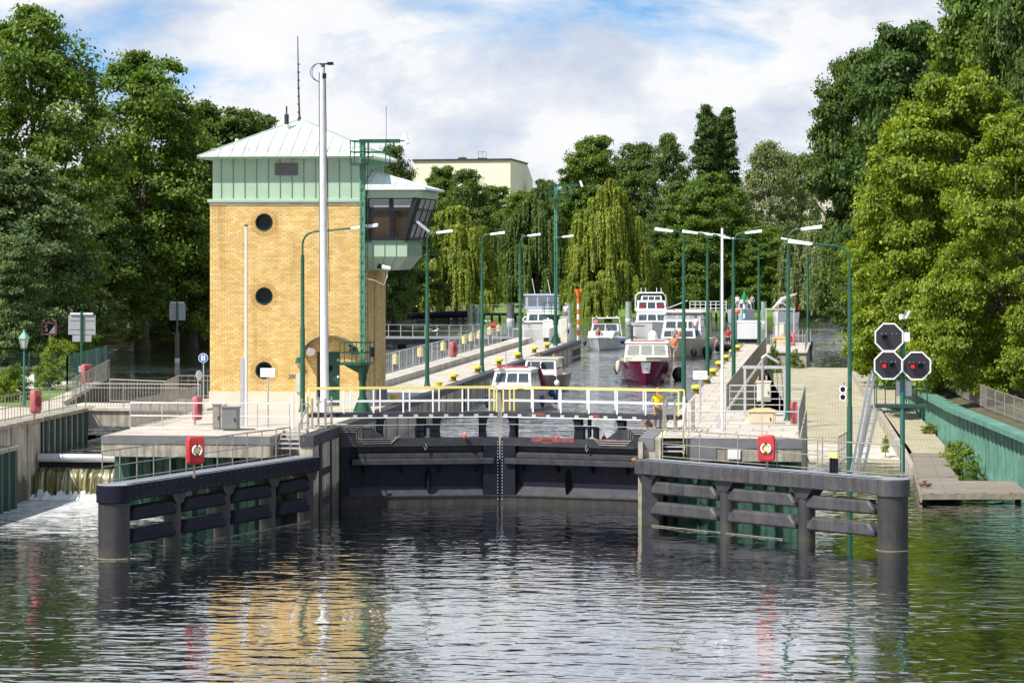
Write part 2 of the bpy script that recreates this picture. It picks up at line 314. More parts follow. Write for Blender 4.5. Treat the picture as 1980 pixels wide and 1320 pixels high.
# ------------------------------------------------------------------ water
XL, XR, ZQ, ZW = -18.9, -7.1, 3.0, 1.7
def water_mat(name, base, k=1.0, foam=None, rough=.03):
    m = bpy.data.materials.new(name); m.use_nodes = True; t = m.node_tree; b = t.nodes['Principled BSDF']; l = t.links.new
    b.inputs['Base Color'].default_value = (*base, 1); b.inputs['Roughness'].default_value = rough; b.inputs['IOR'].default_value = 1.333
    c = N(t, 'ShaderNodeTexCoord')
    def noise(sc, sx, sy, det, dist=0., ro=.5):
        mpn = N(t, 'ShaderNodeMapping'); mpn.inputs['Scale'].default_value = (sx, sy, 1); l(c.outputs['Object'], mpn.inputs[0])
        n = N(t, 'ShaderNodeTexNoise', inp={'Scale': sc, 'Detail': det, 'Roughness': ro, 'Distortion': dist}); l(mpn.outputs[0], n.inputs['Vector']); return n.outputs['Fac']
    big = noise(1.15, .62, 1.0, 1.5, .25); mid = noise(3.0, .6, 1.0, 1.0, .3); lo = noise(.06, 1, 1, 3.)
    amp = ramp(t, [(.35, .35), (.65, 1.5)]); l(lo, amp.inputs[0])
    a = N(t, 'ShaderNodeMath', operation='MULTIPLY', inp={1: .095 * k}); l(big, a.inputs[0])
    d = N(t, 'ShaderNodeMath', operation='MULTIPLY_ADD', inp={1: .032 * k}); l(mid, d.inputs[0]); l(a.outputs[0], d.inputs[2])
    e = N(t, 'ShaderNodeMath', operation='MULTIPLY'); l(d.outputs[0], e.inputs[0]); l(amp.outputs[0], e.inputs[1])
    hgt = e.outputs[0]
    bp = N(t, 'ShaderNodeBump', inp={'Strength': 1., 'Distance': 1.}); l(hgt, bp.inputs['Height']); l(bp.outputs[0], b.inputs['Normal'])
    # at this grazing view the surface is close to a mirror
    lw = N(t, 'ShaderNodeLayerWeight', inp={'Blend': .5}); l(bp.outputs[0], lw.inputs['Normal']); fr_ = ramp(t, [(0., .03), (.5, .12), (.76, .52), (.88, .82), (1., .96)]); l(lw.outputs['Facing'], fr_.inputs[0])
    gs = N(t, 'ShaderNodeBsdfGlossy', inp={'Roughness': .03}); gs.inputs['Color'].default_value = (.97, .98, 1, 1); l(bp.outputs[0], gs.inputs['Normal']); b.inputs['Specular IOR Level'].default_value = 0.
    mg = N(t, 'ShaderNodeMixShader'); l(fr_.outputs[0], mg.inputs[0]); l(b.outputs[0], mg.inputs[1]); l(gs.outputs[0], mg.inputs[2]); l(mg.outputs[0], t.nodes['Material Output'].inputs[0])
    if foam:
        # churned white water below the weir: it is thick near the falls and breaks up into flecks with distance
        s = N(t, 'ShaderNodeVectorMath', operation='DISTANCE'); mpn = N(t, 'ShaderNodeMapping'); mpn.inputs['Scale'].default_value = (1.0, .42, 1); l(c.outputs['Object'], mpn.inputs[0])
        l(mpn.outputs[0], s.inputs[0]); s.inputs[1].default_value = (foam[0], foam[1] * .42, 0)
        fr = ramp(t, [(.0, .58), (.18, .47), (.45, .35), (1., 0.)]); dv = N(t, 'ShaderNodeMath', operation='DIVIDE', inp={1: foam[2]}); l(s.outputs['Value'], dv.inputs[0]); l(dv.outputs[0], fr.inputs[0])
        fn = noise(1.3, .55, 1.3, 10., 1.2, .74)
        ad = N(t, 'ShaderNodeMath', operation='ADD'); l(fr.outputs[0], ad.inputs[0]); l(fn, ad.inputs[1])
        th = ramp(t, [(.84, 0.), (1.06, .92)]); l(ad.outputs[0], th.inputs[0])
        fx = N(t, 'ShaderNodeBsdfDiffuse'); fcol = ramp(t, [(.38, (.24, .25, .22)), (.5, (.50, .51, .49)), (.6, (.78, .79, .80))]); l(noise(3.2, .45, 1.5, 8., 1.5, .7), fcol.inputs[0]); l(fcol.outputs[0], fx.inputs[0])
        ms = N(t, 'ShaderNodeMixShader'); l(th.outputs[0], ms.inputs[0]); l(mg.outputs[0], ms.inputs[1]); l(fx.outputs[0], ms.inputs[2]); l(ms.outputs[0], t.nodes['Material Output'].inputs[0])
    return m
riverm = water_mat('river_water', (.006, .009, .010), .6, foam=(-29.2, 108.5, 13.))
upperm = water_mat('upper_river_water', (.010, .016, .012), 2.3)
structure('river', MB().box((-160, -60, -.5), (140, 137, 0)), riverm)
u = MB()
u.box((XL - .02, 110.2, ZW - .6), (XR + .02, 211, ZW)); u.box((-160, 211, ZW - .6), (2.6, 345, ZW)); u.box((-160, 122.3, ZW - .6), (-26.2, 211, ZW)); u.box((-31.4, 111.6, ZW - .6), (-26.5, 122.3, ZW))
u.box((-26.2, 127.9, ZW - .6), (-23.15, 211, ZW)); u.box((-4.6, 182, ZW - .6), (2.4, 211, ZW))
structure('upper_river', u, upperm)
structure('ground', MB().face([(-3000, -100, -1.6), (3000, -100, -1.6), (3000, 4000, -1.6), (-3000, 4000, -1.6)]), earth)

# ------------------------------------------------------------------ banks
def slab(name, pts, mat, z0=-1.6):
    """land: outline with a height per corner, closed down to the bed"""
    b = MB(); n = len(pts)
    b.raw(pts + [(x, y, z0) for x, y, z in pts], [tuple(range(n))] + [(i, n + i, n + (i + 1) % n, (i + 1) % n) for i in range(n)])
    return structure(name, b, mat)
slab('left_bank', [(-160, 30, 3.0), (-31.95, 30, 3.0), (-31.95, 119, 3.0), (-33.6, 124, 3.), (-37.6, 146, 3.), (-49, 172, 2.7), (-66, 206, 2.4), (-66, 224, 2.3), (-52, 236, 2.2), (-50, 300, 2.2), (-46, 322, 2.2), (-60, 345, 2.2), (-300, 345, 3)], earth)
structure('path', MB().face([(-44, 108, 3.006), (-34.2, 100, 3.006), (-32.3, 119, 3.006), (-33.9, 124, 3.006), (-37.4, 144, 3.006), (-41, 144, 3.006)]), paving_red)
structure('lawn', MB().face([(-36.3, 121, 3.012), (-34.2, 119.6, 3.012), (-36.9, 138, 3.012), (-39.6, 138, 3.012)]), lawn)
fb = MB(); rows = [(-60, 322), (-46, 322), (-42, 336), (-20, 339), (2, 340), (40, 338), (200, 330)]
off = [(0, 1.2), (.6, 2.15), (14, 2.6), (50, 3.9), (75, 4.2), (1500, 4.5)]
fb.loft([[(x * (1 if o < 100 else 4), y + o, z) for x, y in rows] for o, z in off], caps=False, closed=False)
structure('far_bank', fb, lawn)
structure('far_path', MB().loft([[(x, y + 43, 3.72), (x, y + 46, 3.82)] for x, y in ((-50, 325), (-42, 336), (-20, 339), (2, 340), (40, 338))], caps=False, closed=False), concrete_pale)
# right bank above the sheet piling: polyline of the wall
WALL = [(1.95, 187, 2.2), (2.6, 170, 2.3), (3.7, 154.5, 2.4), (5.2, 132, 2.4), (6.4, 124, 2.25), (7.45, 116, 2.15), (8.6, 104, 2.1), (9.4, 90, 2.1)]
rb = MB()
rb.loft([[(x + .25, y, z - .12), (x + 2.2, y, z + .15), (x + 9, y, z + 1.1), (x + 25, y, z + 2.8), (160, y, z + 5)] for x, y, z in [(2.6, 345, 2.0), (2.6, 230, 2.0)] + WALL + [(11, 20, 2.1)]], caps=False, closed=False)
rb.face([(2.6, 345, 2), (2.6, 188, 2), (2.6, 188, -1.6), (2.6, 345, -1.6)])
structure('right_bank', rb, earth)

# ------------------------------------------------------------------ slipway and path beside it
sw = MB(); A = [(-1.42, 121.2, -1.2), (-1.42, 133, .0), (-4.2, 160, 1.25), (-4.62, 181, 2.2), (-4.62, 184, 2.2)]; B = [(3.0, 121.2, -1.2), (2.75, 133, .0), (1.4, 160, 1.25), (.4, 181, 2.2), (.4, 184, 2.2)]
A[2] = (-3.1, 160, 1.25)
sw.loft([[a, b] for a, b in zip(A, B)], caps=False, closed=False)
sw.face([A[-1], B[-1], (.4, 184, -1), (-4.62, 184, -1)])
structure('slipway', sw, paver)
structure('dry_mud_band', MB().loft([[(-1.4, 134.2, .062), (2.66, 134.2, .062)], [(-1.9, 140, .338), (2.4, 140, .338)]], caps=False, closed=False), mk('dry_mud', (.52, .49, .42), .95, var=.2, vs=1.5, spot=((.36, .33, .25), .9, .52)))
kb = MB(); Kp = [(2.98, 126, .25), (2.75, 133, .55), (1.4, 160, 1.75), (.4, 181, 2.32), (.4, 184, 2.35)]
kb.loft([[(x, y, z - .8), (x, y, z + .05), (x + .22, y, z + .05), (x + .22, y, z - .8)] for x, y, z in Kp]); 
structure('slipway_kerb', kb, concrete)
pw = MB()
PL = [(3.25, 133.5, .42), (1.62, 160, 1.78), (.62, 181, 2.3), (.62, 186, 2.32)]; PR = [(5.0, 133.5, .42), (3.2, 160, 1.78), (2.3, 181, 2.3), (1.95, 186, 2.32)]
pw.loft([[a, b] for a, b in zip(PL, PR)], caps=False, closed=False)
pw.face([PL[0], PR[0], (5.0, 133.5, -1), (3.25, 133.5, -1)])
structure('towpath', pw, paver)

# ------------------------------------------------------------------ lock quays
def ladder_parts(b, x, y, z0, z1, dx=.0, dy=.45):
    b.bar((x, y, z0), (x, y, z1), .06); b.bar((x + dx, y + dy, z0), (x + dx, y + dy, z1), .06)
    z = z0 + .2
    while z < z1: b.bar((x, y, z), (x + dx, y + dy, z), .04); z += .3
lq = thing('lock_quay', 'long concrete lock quay between the brick tower and the boats, with dark jointed wall', 'quay', (-20, 122, ZQ))
b = MB(); b.prism([(-26.5, 104.2), (-20.35, 104.2), (-20.35, 105.0), (-19.38, 105.0), (-19.38, 102.8), (XL, 102.8), (XL, 211), (-22.0, 211), (-22, 128.2), (-27.0, 128.2), (-29.7, 128), (-28.9, 122.52), (-27.0, 122.52), (-27.0, 117), (-26.5, 117)], -1.5, ZQ - .004)
b.build('chamber_wall', concrete_wall, lq)
MB().box((-26.55, 102.3, 2.25), (-20.36, 104.4, ZQ - .01)).build('front_beam', concrete_stained, lq)
MB().box((-26.56, 102.27, 2.72), (-20.36, 102.3, ZQ + .002)).build('edge_band', concrete_grey, lq)
MB().face([(-26.4, 102.5, ZQ + .004), (-20.4, 102.5, ZQ + .004), (-20.4, 122.3, ZQ + .004), (-28.7, 122.7, ZQ + .004), (-26.9, 117.2, ZQ + .004), (-26.4, 117, ZQ + .004)]).build('clinker_paving', paving_red, lq)
b = MB(); b.face([(-20.38, 105.1, ZQ + .003), (XL - .45, 105.1, ZQ + .003), (XL - .45, 210.8, ZQ + .003), (-22, 210.8, ZQ + .003), (-22, 128.2, ZQ + .003), (-20.38, 128.2, ZQ + .003)]).build('slab_paving', paving, lq)
b = MB(); b.box((XL - .46, 102.75, 2.62), (XL + .04, 109.2, ZQ + .03)); b.box((XL - .46, 110.4, 2.72), (XL + .03, 211.03, ZQ + .008)); b.build('coping', tar, lq)
b = MB(); b.box((-23.1, 128.3, 1.0), (-22, 207, ZQ + .33)); b.build('raised_kerb', concrete_pale, lq)
for i, y in enumerate(np.arange(113.5, 210, 3.1)):
    MB().box((XL - .02, y, 1.0), (XL + .012, y + .10, 2.72)).build('wall_joint', dark, lq)
b = MB(); b.tube([(XL + .05, 104.1, -.3), (XL + .05, 104.1, 2.7)], .07).build('rubbing_post', steel_pile, lq)
for z0 in (.35, 1.45):
    MB().box((XL - .01, 104.6, z0), (XL + .05, 106.1, z0 + .25)).build('rubbing_strip', steel_pile, lq)
MB().box((XL - .3, 106.35, -.5), (XL + .02, 106.7, 2.62)).build('stop_log_slot', dark, lq)
for y in (144, 178):
    b = MB(); ladder_parts(b, XL + .08, y, 1.2, 2.95); b.build('wall_ladder', black, lq)
for z0, z1 in ((2.05, 2.5), (1.72, 1.85)):
    MB().box((XL - .4, 204.5, z0), (XL + .03, 210.4, z1)).build('rubbing_strip', dark, lq)
# green sheet piling under the front edge
def corrug(b, p0, p1, z0, z1, pitch=.8, depth=.28, zt0=None, zt1=None):
    p0, p1 = Vector((*p0, 0)), Vector((*p1, 0)); d = p1 - p0; Ln = d.length; u = d.normalized(); n = Vector((u.y, -u.x, 0)); k = max(1, round(Ln / pitch)); st = Ln / k
    prof = []
    for i in range(k):
        for f, o in ((0, 0), (.32, 0), (.5, depth), (.82, depth)): prof.append((i * st + f * st, o))
    prof.append((Ln, 0)); q = [p0 + u * s_ + n * o for s_, o in prof]
    zt = lambda s_: z1 if zt0 is None else zt0 + (zt1 - zt0) * s_ / Ln
    m = len(q); b.raw([(p.x, p.y, z0) for p in q] + [(p.x, p.y, zt(s_)) for p, (s_, o) in zip(q, prof)], [(i, i + 1, m + i + 1, m + i) for i in range(m - 1)])
b = MB(); corrug(b, (-26.5, 104.0), (-20.3, 104.0), -1, 2.3); b.build('sheet_piling', teal_shaded, lq)
rq = thing('lock_quay', 'narrow concrete quay on the right of the lock with yellow bollards and grey railings', 'quay', (-6, 115, ZQ))
b = MB(); b.prism([(XR, 102.8), (-6.36, 102.8), (-6.36, 105.0), (-5.5, 105.0), (-5.5, 104.2), (-1.4, 104.2), (-1.4, 121.2), (-4.65, 121.2), (-4.65, 204), (XR, 204)], -1.5, ZQ - .004); b.build('chamber_wall', concrete_wall, rq)
b = MB(); b.box((-5.48, 103.2, 2.2), (-1.38, 104.4, ZQ - .01)); b.build('front_beam', concrete_stained, rq)
MB().box((-5.48, 103.17, 2.66), (-1.36, 103.2, ZQ + .002)).build('edge_band', concrete_grey, rq)
MB().box((-5.48, 103.165, 2.21), (-4.4, 103.199, 2.658)).build('lower_band', concrete_grey, rq)
b = MB(); b.face([(XR + .4, 103.3, ZQ + .003), (-1.45, 103.3, ZQ + .003), (-1.45, 121.1, ZQ + .003), (-4.7, 121.1, ZQ + .003), (-4.7, 203.9, ZQ + .003), (XR + .4, 203.9, ZQ + .003)]).build('slab_paving', paving, rq)
b = MB(); b.box((XR - .04, 102.75, 2.62), (XR + .5, 109.2, ZQ + .03)); b.box((XR - .03, 110.4, 2.72), (XR + .4, 204, ZQ + .008)); b.build('coping', concrete_grey, rq)
b = MB(); corrug(b, (-6.2, 104.0), (-1.4, 104.0), -1, 2.25); b.build('sheet_piling', teal_shaded, rq)
MB().box((XR - .05, 102.6, -.6), (XR + .12, 102.78, 2.9)).build('corner_post', concrete_stained, rq)
MB().box((XR + .12, 101.9, -.6), (XR + .75, 102.72, 1.75)).build('corner_fender', steel_grey, rq, bevel=.02)
MB().box((-4.0, 103.14, 2.28), (-3.55, 103.17, 2.62)).build('white_plate', white, rq)

# ------------------------------------------------------------------ quay wall and weir on the left
qw = thing('quay_wall', 'stained concrete wall along the left edge of the weir pool', 'wall', (-31.6, 100, 0))
MB().box((-32.4, 40, -1.5), (-31.4, 118.5, 2.96)).build('masonry', concrete_wall, qw)
MB().box((-32.5, 40, 2.96), (-31.25, 119.5, 3.1)).build('coping', concrete_stained, qw)
for y in (107.4, 109.6, 112.1): MB().box((-31.5, y, -.3), (-31.34, y + .35, 2.95)).build('pilaster', concrete_stained, qw)
sp = thing('sheet_pile_wall', 'dark green sheet piling at the left border of the foaming water', 'wall', (-31.2, 95, 0))
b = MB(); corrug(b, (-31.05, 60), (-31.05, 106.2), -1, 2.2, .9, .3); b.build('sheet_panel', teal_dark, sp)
MB().box((-31.5, 60, 2.2), (-30.7, 106.3, 2.34)).build('cap_beam', concrete_stained, sp)
wr = thing('weir', 'weir with a fat grey pipe along its crest and water falling below', 'weir', (-29, 111, 0))
MB().box((-31.4, 111.3, -1.2), (-26.5, 112.2, 1.12)).build('sill', concrete_wall, wr)
MB().tube([(-31.3, 110.9, 1.55), (-26.4, 110.9, 1.55)], .17, 14).build('crest_pipe', galv_light, wr, smooth=True)
MB().tube([(-31.3, 110.98, 1.28), (-26.4, 110.98, 1.28)], .10, 10).build('lower_pipe', steel, wr, smooth=True)
fallm = bpy.data.materials.new('falling_water'); fallm.use_nodes = True; t = fallm.node_tree; pb = t.nodes['Principled BSDF']; pb.inputs['Roughness'].default_value = .25
c = N(t, 'ShaderNodeTexCoord'); mpn = N(t, 'ShaderNodeMapping'); mpn.inputs['Scale'].default_value = (8.5, 1, .45); t.links.new(c.outputs['Object'], mpn.inputs[0])
n = N(t, 'ShaderNodeTexNoise', inp={'Scale': 1., 'Detail': 7., 'Roughness': .68, 'Distortion': .5}); t.links.new(mpn.outputs[0], n.inputs['Vector'])
rp = ramp(t, [(.36, (.018, .018, .008)), (.5, (.13, .12, .045)), (.6, (.36, .35, .20)), (.72, (.66, .65, .52))]); t.links.new(n.outputs['Fac'], rp.inputs[0]); t.links.new(rp.outputs[0], pb.inputs['Base Color'])
b = MB(); prof = [(111.25, 1.16), (110.95, 1.12), (110.72, .95), (110.6, .6), (110.55, -.05)]
rng = random.Random(3); xs = np.linspace(-31.36, -26.55, 60); jit = [rng.uniform(-.05, .05) for _ in xs]
b.loft([[(x, y + jit[i] * (0 if k < 1 else 1), z) for i, x in enumerate(xs)] for k, (y, z) in enumerate(prof)], caps=False, closed=False)
o = b.build('weir_water', fallm, None, smooth=True); o['kind'] = 'structure'
b = MB(); rows_ = []
for y, zc in ((110.75, .0), (110.5, .16), (110.25, .12), (109.95, .06), (109.6, .0)): rows_.append([(x, y + rng.uniform(-.08, .08), max(.005, zc * rng.uniform(.2, 2.2))) for x in xs])
b.loft(rows_, caps=False, closed=False); o = b.build('foam', mk('foam_white', (.74, .75, .74), .9, var=.25, vs=5), None, smooth=True); o['kind'] = 'stuff'
# footbridge over the weir channel
fbg = thing('footbridge', 'low pale concrete footbridge with slatted railings crossing the weir channel', 'bridge', (-29, 119, 3))
MB().box((-32.6, 118.3, 2.32), (-26.2, 118.5, 2.98)).build('front_beam', concrete_stained, fbg, bevel=.015)
MB().box((-32.6, 118.2, 2.98), (-26.2, 122.5, 3.08)).build('deck', concrete_pale, fbg)
b = MB(); corrug(b, (-31.3, 118.4), (-31.3, 111.5), .5, 2.9, .9, .25); b.build('sheet_panel', teal_dark, fbg)

# ------------------------------------------------------------------ sheet pile wall on the right
spr = thing('sheet_pile_wall', 'turquoise green sheet pile wall curving along the right bank beside the wooden jetty', 'wall', (5, 130, 0))
b = MB(); cb = MB()
for (x0, y0, z0), (x1, y1, z1) in zip(WALL[:-1], WALL[1:]):
    corrug(b, (x0, y0), (x1, y1), -1.2, 0, .86, -.30, z0, z1)
    cb.extr([(x0 - .42, y0, z0 - .02), (x0 + .25, y0, z0 - .02), (x0 + .25, y0, z0 + .2), (x0 - .42, y0, z0 + .2)], (x1 - x0, y1 - y0, z1 - z0))
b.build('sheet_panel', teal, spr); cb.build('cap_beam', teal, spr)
dk = thing('jetty', 'weathered wooden jetty in an L shape below the turquoise wall with ducks on it', 'jetty', (4, 118, .3))
b = MB(); b.prism([(3.1, 111.8), (7.15, 112.4), (6.9, 118.2), (4.72, 118.0), (4.55, 134.2), (3.2, 134.2)], .28, .40); b.build('boards', jetty_boards, dk)
b = MB(); b.bar((3.1, 111.75, .27), (7.15, 112.35, .27), .08, .2); b.bar((3.05, 111.8, .2), (3.15, 134, .2), .08, .3); b.bar((4.75, 118, .2), (4.6, 134, .2), .08, .25); b.build('edge_board', wood, dk)
b = MB()
for x, y in ((3.3, 113), (6.8, 113.4), (3.3, 120), (4.5, 120), (3.3, 127)): b.cyl((x, y, -1.2), (x, y, .28), .12)
b.build('pile', steel_pile, dk)
# ------------------------------------------------------------------ lock tower
def cut(o, cutters):
    for c in cutters:
        m = o.modifiers.new('cut', 'BOOLEAN'); m.operation = 'DIFFERENCE'; m.object = c; m.solver = 'EXACT'
    bpy.context.view_layer.update()
    me = bpy.data.meshes.new_from_object(o.evaluated_get(bpy.context.evaluated_depsgraph_get()))
    o.modifiers.clear(); o.data = me
    for c in cutters: bpy.data.objects.remove(c)
TX0, TX1, TY0, TY1 = -26.92, -20.2, 122.1, 127.85
TXC, TYC = (TX0 + TX1) / 2, (TY0 + TY1) / 2
tw = thing('lock_tower', 'yellow brick lock control tower with three portholes and a pale green metal roof', 'tower', (TXC, TY0, ZQ))
wall = MB().box((TX0, TY0, 3.62), (TX1, TY1, 11.6)).build('brick_wall', brick, tw)
PH = [(-24.56, z) for z in (10.86, 7.70, 4.52)]
cuts = []
for x, z in PH: cuts.append(MB().cyl((x, TY0 - .3, z), (x, TY0 + .32, z), .385, n=48).build('cutter', None, tw))
DX0, DX1, DZ = XY(612, TY0), XY(657, TY0), 5.34
cuts.append(MB().box((DX0, TY0 - .3, 3.0), (DX1, TY0 + .35, DZ)).build('cutter', None, tw))
cuts.append(MB().box((TX1 - .12, 124.55, 2.9), (TX1 + .3, 125.0, 11.7)).build('cutter', None, tw))
cut(wall, cuts)
pl = MB().box((TX0 - .04, TY0 - .04, 3.0), (TX1 + .04, TY1 + .04, 3.619)).build('plinth', plinth, tw)
cut(pl, [MB().box((DX0, TY0 - .3, 2.9), (DX1, TY0 + .35, DZ)).build('cutter', None, tw)])
MB().box((TX1 + .041, 125.1, 3.02), (TX1 + .07, TY1, 3.62)).build('grey_hatch', concrete_grey, tw)
for x, z in PH:
    b = MB(); n = 40
    for r0, r1, y in ((.385, .60, TY0 - .006),):
        for k in range(n):
            a0, a1 = 2 * pi * (k + .06) / n, 2 * pi * (k + .94) / n
            pts = [(x + r0 * cos(a0), y, z + r0 * sin(a0)), (x + r1 * cos(a0), y, z + r1 * sin(a0)), (x + r1 * cos(a1), y, z + r1 * sin(a1)), (x + r0 * cos(a1), y, z + r0 * sin(a1))]
            b.extr(pts, (0, .02, 0))
    b.build('brick_ring', brick_soldier, tw)
    w_ = MB().cyl((x, TY0 + .26, z), (x, TY0 + .30, z), .38, n=40).build('round_window', glassd, tw)
    b = MB(); rr = [[(x + r * cos(2 * pi * k / 40), y, z + r * sin(2 * pi * k / 40)) for k in range(40)] for r, y in ((.383, TY0 + .05), (.34, TY0 + .05), (.30, TY0 + .2), (.30, TY0 + .26))]
    b.loft(rr, caps=False); b.build('frame', mk('frame_green', (.02, .05, .035), .4), w_, smooth=True)
dr = MB().box((DX0 + .02, TY0 + .30, 3.05), (DX1 - .02, TY0 + .345, DZ - .02)).build('door', mk('door_green', (.012, .07, .045), .4), tw)
xm = DX0 + (DX1 - DX0) * .62
MB().cyl((xm - .1, TY0 + .27, 4.62), (xm - .1, TY0 + .30, 4.62), .13, n=24).build('porthole', glassd, dr)
b = MB()
for z in (4.98, 4.25): b.sph((DX1 - .12, TY0 + .27, z), .05)
b.build('lamp', white, dr)
# arched canopy over the door
AX, AZ, AR = (DX0 + DX1) / 2 + .12, 5.05, 1.22
arc = [(AX + AR * cos(a), AZ + .78 * AR * sin(a)) for a in np.linspace(.18, pi - .18, 22)]
b = MB(); b.loft([[(x, TY0 - .55, z), (x, TY0 - .001, z), (x, TY0 - .001, z + .05), (x, TY0 - .55, z + .05)] for x, z in arc]); b.build('door_canopy', mk('canopy_grey', (.12, .13, .10), .5), tw)
xa = XY(583, TY0)
b = MB(); b.cyl((xa - .1, TY0 - .1, 4.86), (xa - .1, TY0 - .1, 5.1), .17, .10, 12); b.build('wall_lamp', green_paint, tw)
MB().sph((xa - .1, TY0 - .1, 4.83), (.12, .12, .05)).build('lamp_glass', white, tw)
xn = XY(565.5, TY0); text_mesh('200', .24, (xn, TY0, 4.27), (1, 0, 0), (0, 0, 1), 'house_number', mk('number_grey', (.10, .09, .08), .5), tw, .02, .01)
b = MB(); b.box((XY(573, TY0), TY0 - .12, 3.62), (XY(583, TY0), TY0 - .001, 4.42)); b.build('meter_box', mk('box_grey', (.5, .5, .46), .5), tw)
# speakers under the canopy
for px, py in ((597, 675), (680, 672)):
    x, z = XY(px, TY0 - .4), ZY(py, XY(px, TY0), TY0)
    b = MB(); b.tube([(x - .12, TY0 - .15, z + .12), (x + .05, TY0 - .45, z - .02), (x + .12, TY0 - .6, z - .1)], [.06, .09, .2], 12); b.build('loudspeaker', white if px < 650 else steel_grey, tw, smooth=True)
# cornice and cladding
MB().box((TX0 - .03, TY0 - .03, 11.6), (TX1 + .03, TY1 + .03, 11.72)).build('stone_cornice', concrete_pale, tw)
MB().box((TX0 - .10, TY0 - .10, 11.72), (TX1 + .06, TY1 + .06, 11.86)).build('flashing', copper, tw, bevel=.02)
CX0, CX1, CY0, CY1 = TX0 + .10, TX1 - .03, TY0 + .08, TY1 - .08
cl = MB().box((CX0, CY0, 11.86), (CX1, CY1, 13.62)).build('green_cladding', copper, tw)
b = MB()
for x in np.arange(CX0 + .37, CX1, .513): b.box((x, CY0 - .03, 11.9), (x + .025, CY0 - .001, 13.6))
for y in np.arange(CY0 + .3, CY1, .513):
    b.box((CX1 + .001, y, 11.9), (CX1 + .03, y + .025, 13.6)); b.box((CX0 - .03, y, 11.9), (CX0 - .001, y + .025, 13.6))
b.build('seams', mk('seam_green', (.12, .22, .13), .5), cl)
x0, x1 = XY(532, CY0), XY(576, CY0)
lv = MB().box((x0, CY0 - .06, 12.88), (x1, CY0 - .032, 13.40)).build('louvre', mk('louvre_grey', (.10, .10, .105), .5), tw)
b = MB()
for z in np.arange(12.93, 13.38, .06): b.box((x0 + .04, CY0 - .08, z), (x1 - .04, CY0 - .061, z + .02))
b.build('slats', mk('slat_grey', (.16, .16, .165), .5), lv)
EX0, EX1, EY0, EY1, EZ, AP = TX0 - .44, TX1 + .44, TY0 - .46, TY1 + .46, 13.68, 15.38
def hip_roof(name, parent):
    b = MB(); ring = [(EX0, EY0), (EX1, EY0), (EX1, EY1), (EX0, EY1)]
    b.raw([(x, y, EZ - .09) for x, y in ring] + [(x, y, EZ) for x, y in ring] + [(TXC, TYC, AP)], [(3, 2, 1, 0), (0, 1, 5, 4), (1, 2, 6, 5), (2, 3, 7, 6), (3, 0, 4, 7), (4, 5, 8), (5, 6, 8), (6, 7, 8), (7, 4, 8)])
    return b.build(name, roofm, parent)
rf = hip_roof('roof', tw)
b = MB()
def seam(b, p, q): b.bar(p, q, .03, .05)
for x in np.arange(EX0 + .35, EX1, .52):
    f = 1 - abs(x - TXC) / (TXC - EX0)
    if f > .05:
        for ye, yc in ((EY0, TYC), (EY1, TYC)): seam(b, (x, ye, EZ + .02), (x, ye + (yc - ye) * f, EZ + (AP - EZ) * f + .02))
for y in np.arange(EY0 + .35, EY1, .52):
    f = 1 - abs(y - TYC) / (TYC - EY0)
    if f > .05:
        for xe in (EX0, EX1): seam(b, (xe, y, EZ + .02), (xe + (TXC - xe) * f, y, EZ + (AP - EZ) * f + .02))
for x, y in ((EX0, EY0), (EX1, EY0), (EX1, EY1), (EX0, EY1)): b.bar((x, y, EZ + .02), (TXC, TYC, AP + .02), .07, .07)
b.build('seams', mk('roof_seam', (.54, .63, .55), .5), rf)
b = MB(); f = .13
ring = [(EX0 + (TXC - EX0) * f, EY0 + (TYC - EY0) * f), (EX1 + (TXC - EX1) * f, EY0 + (TYC - EY0) * f), (EX1 + (TXC - EX1) * f, EY1 + (TYC - EY1) * f)]
z = EZ + (AP - EZ) * f + .13
for p, q in zip(ring[:-1], ring[1:]):
    b.bar((*p, z), (*q, z), .03)
    for k in range(9): c_ = Vector((*p, 0)).lerp(Vector((*q, 0)), k / 8); b.bar((c_.x, c_.y, z - .14), (c_.x, c_.y, z), .03)
b.build('snow_guard', mk('guard_grey', (.33, .38, .33), .5), rf)
b = MB(); b.box((EX0 - .03, EY0 - .035, EZ - .10), (EX1 + .03, EY0 - .002, EZ - .01)); b.build('gutter', mk('gutter_green', (.10, .17, .11), .5), rf)
vx = XY(555, 124.2); b = MB(); vz = EZ + (AP - EZ) * .75
b.cyl((vx, 124.1, vz - .45), (vx, 124.1, vz + .0), .36, .12, 14); b.cyl((vx, 124.1, vz), (vx, 124.1, vz + .18), .12, .12, 14); b.build('flue_collar', roofm, rf, smooth=True)
MB().cyl((vx, 124.1, vz + .18), (vx, 124.1, vz + .62), .10, n=12).build('flue', steel_grey, rf, smooth=True)
MB().cyl((vx, 124.1, vz + .62), (vx, 124.1, vz + .98), .035, n=8).build('flue_tip', steel_grey, rf)
MB().tube([(TXC, TYC, AP), (TXC - .05, TYC, AP + 1.6), (TXC - .08, TYC, AP + 3.65)], [.045, .035, .02], 8).build('aerial', mk('aerial_dark', (.06, .055, .05), .5), tw)
b = MB(); b.cyl((TXC, TYC, AP - .12), (TXC, TYC, AP + .14), .16, .05, 12)
for z in np.arange(AP + .3, AP + 2.6, .35): b.cyl((TXC - .04, TYC, z), (TXC - .04, TYC, z + .05), .06, n=8)
b.build('aerial_clamp', steel_grey, tw)
b = MB(); b.cyl((TX0 + .9, 123.4, 14.35), (TX0 + .9, 123.4, 14.5), .07); b.box((EX0 + .25, 122.6, 13.75), (EX0 + .75, 122.75, 13.95)); b.build('roof_vent', roofm, rf)

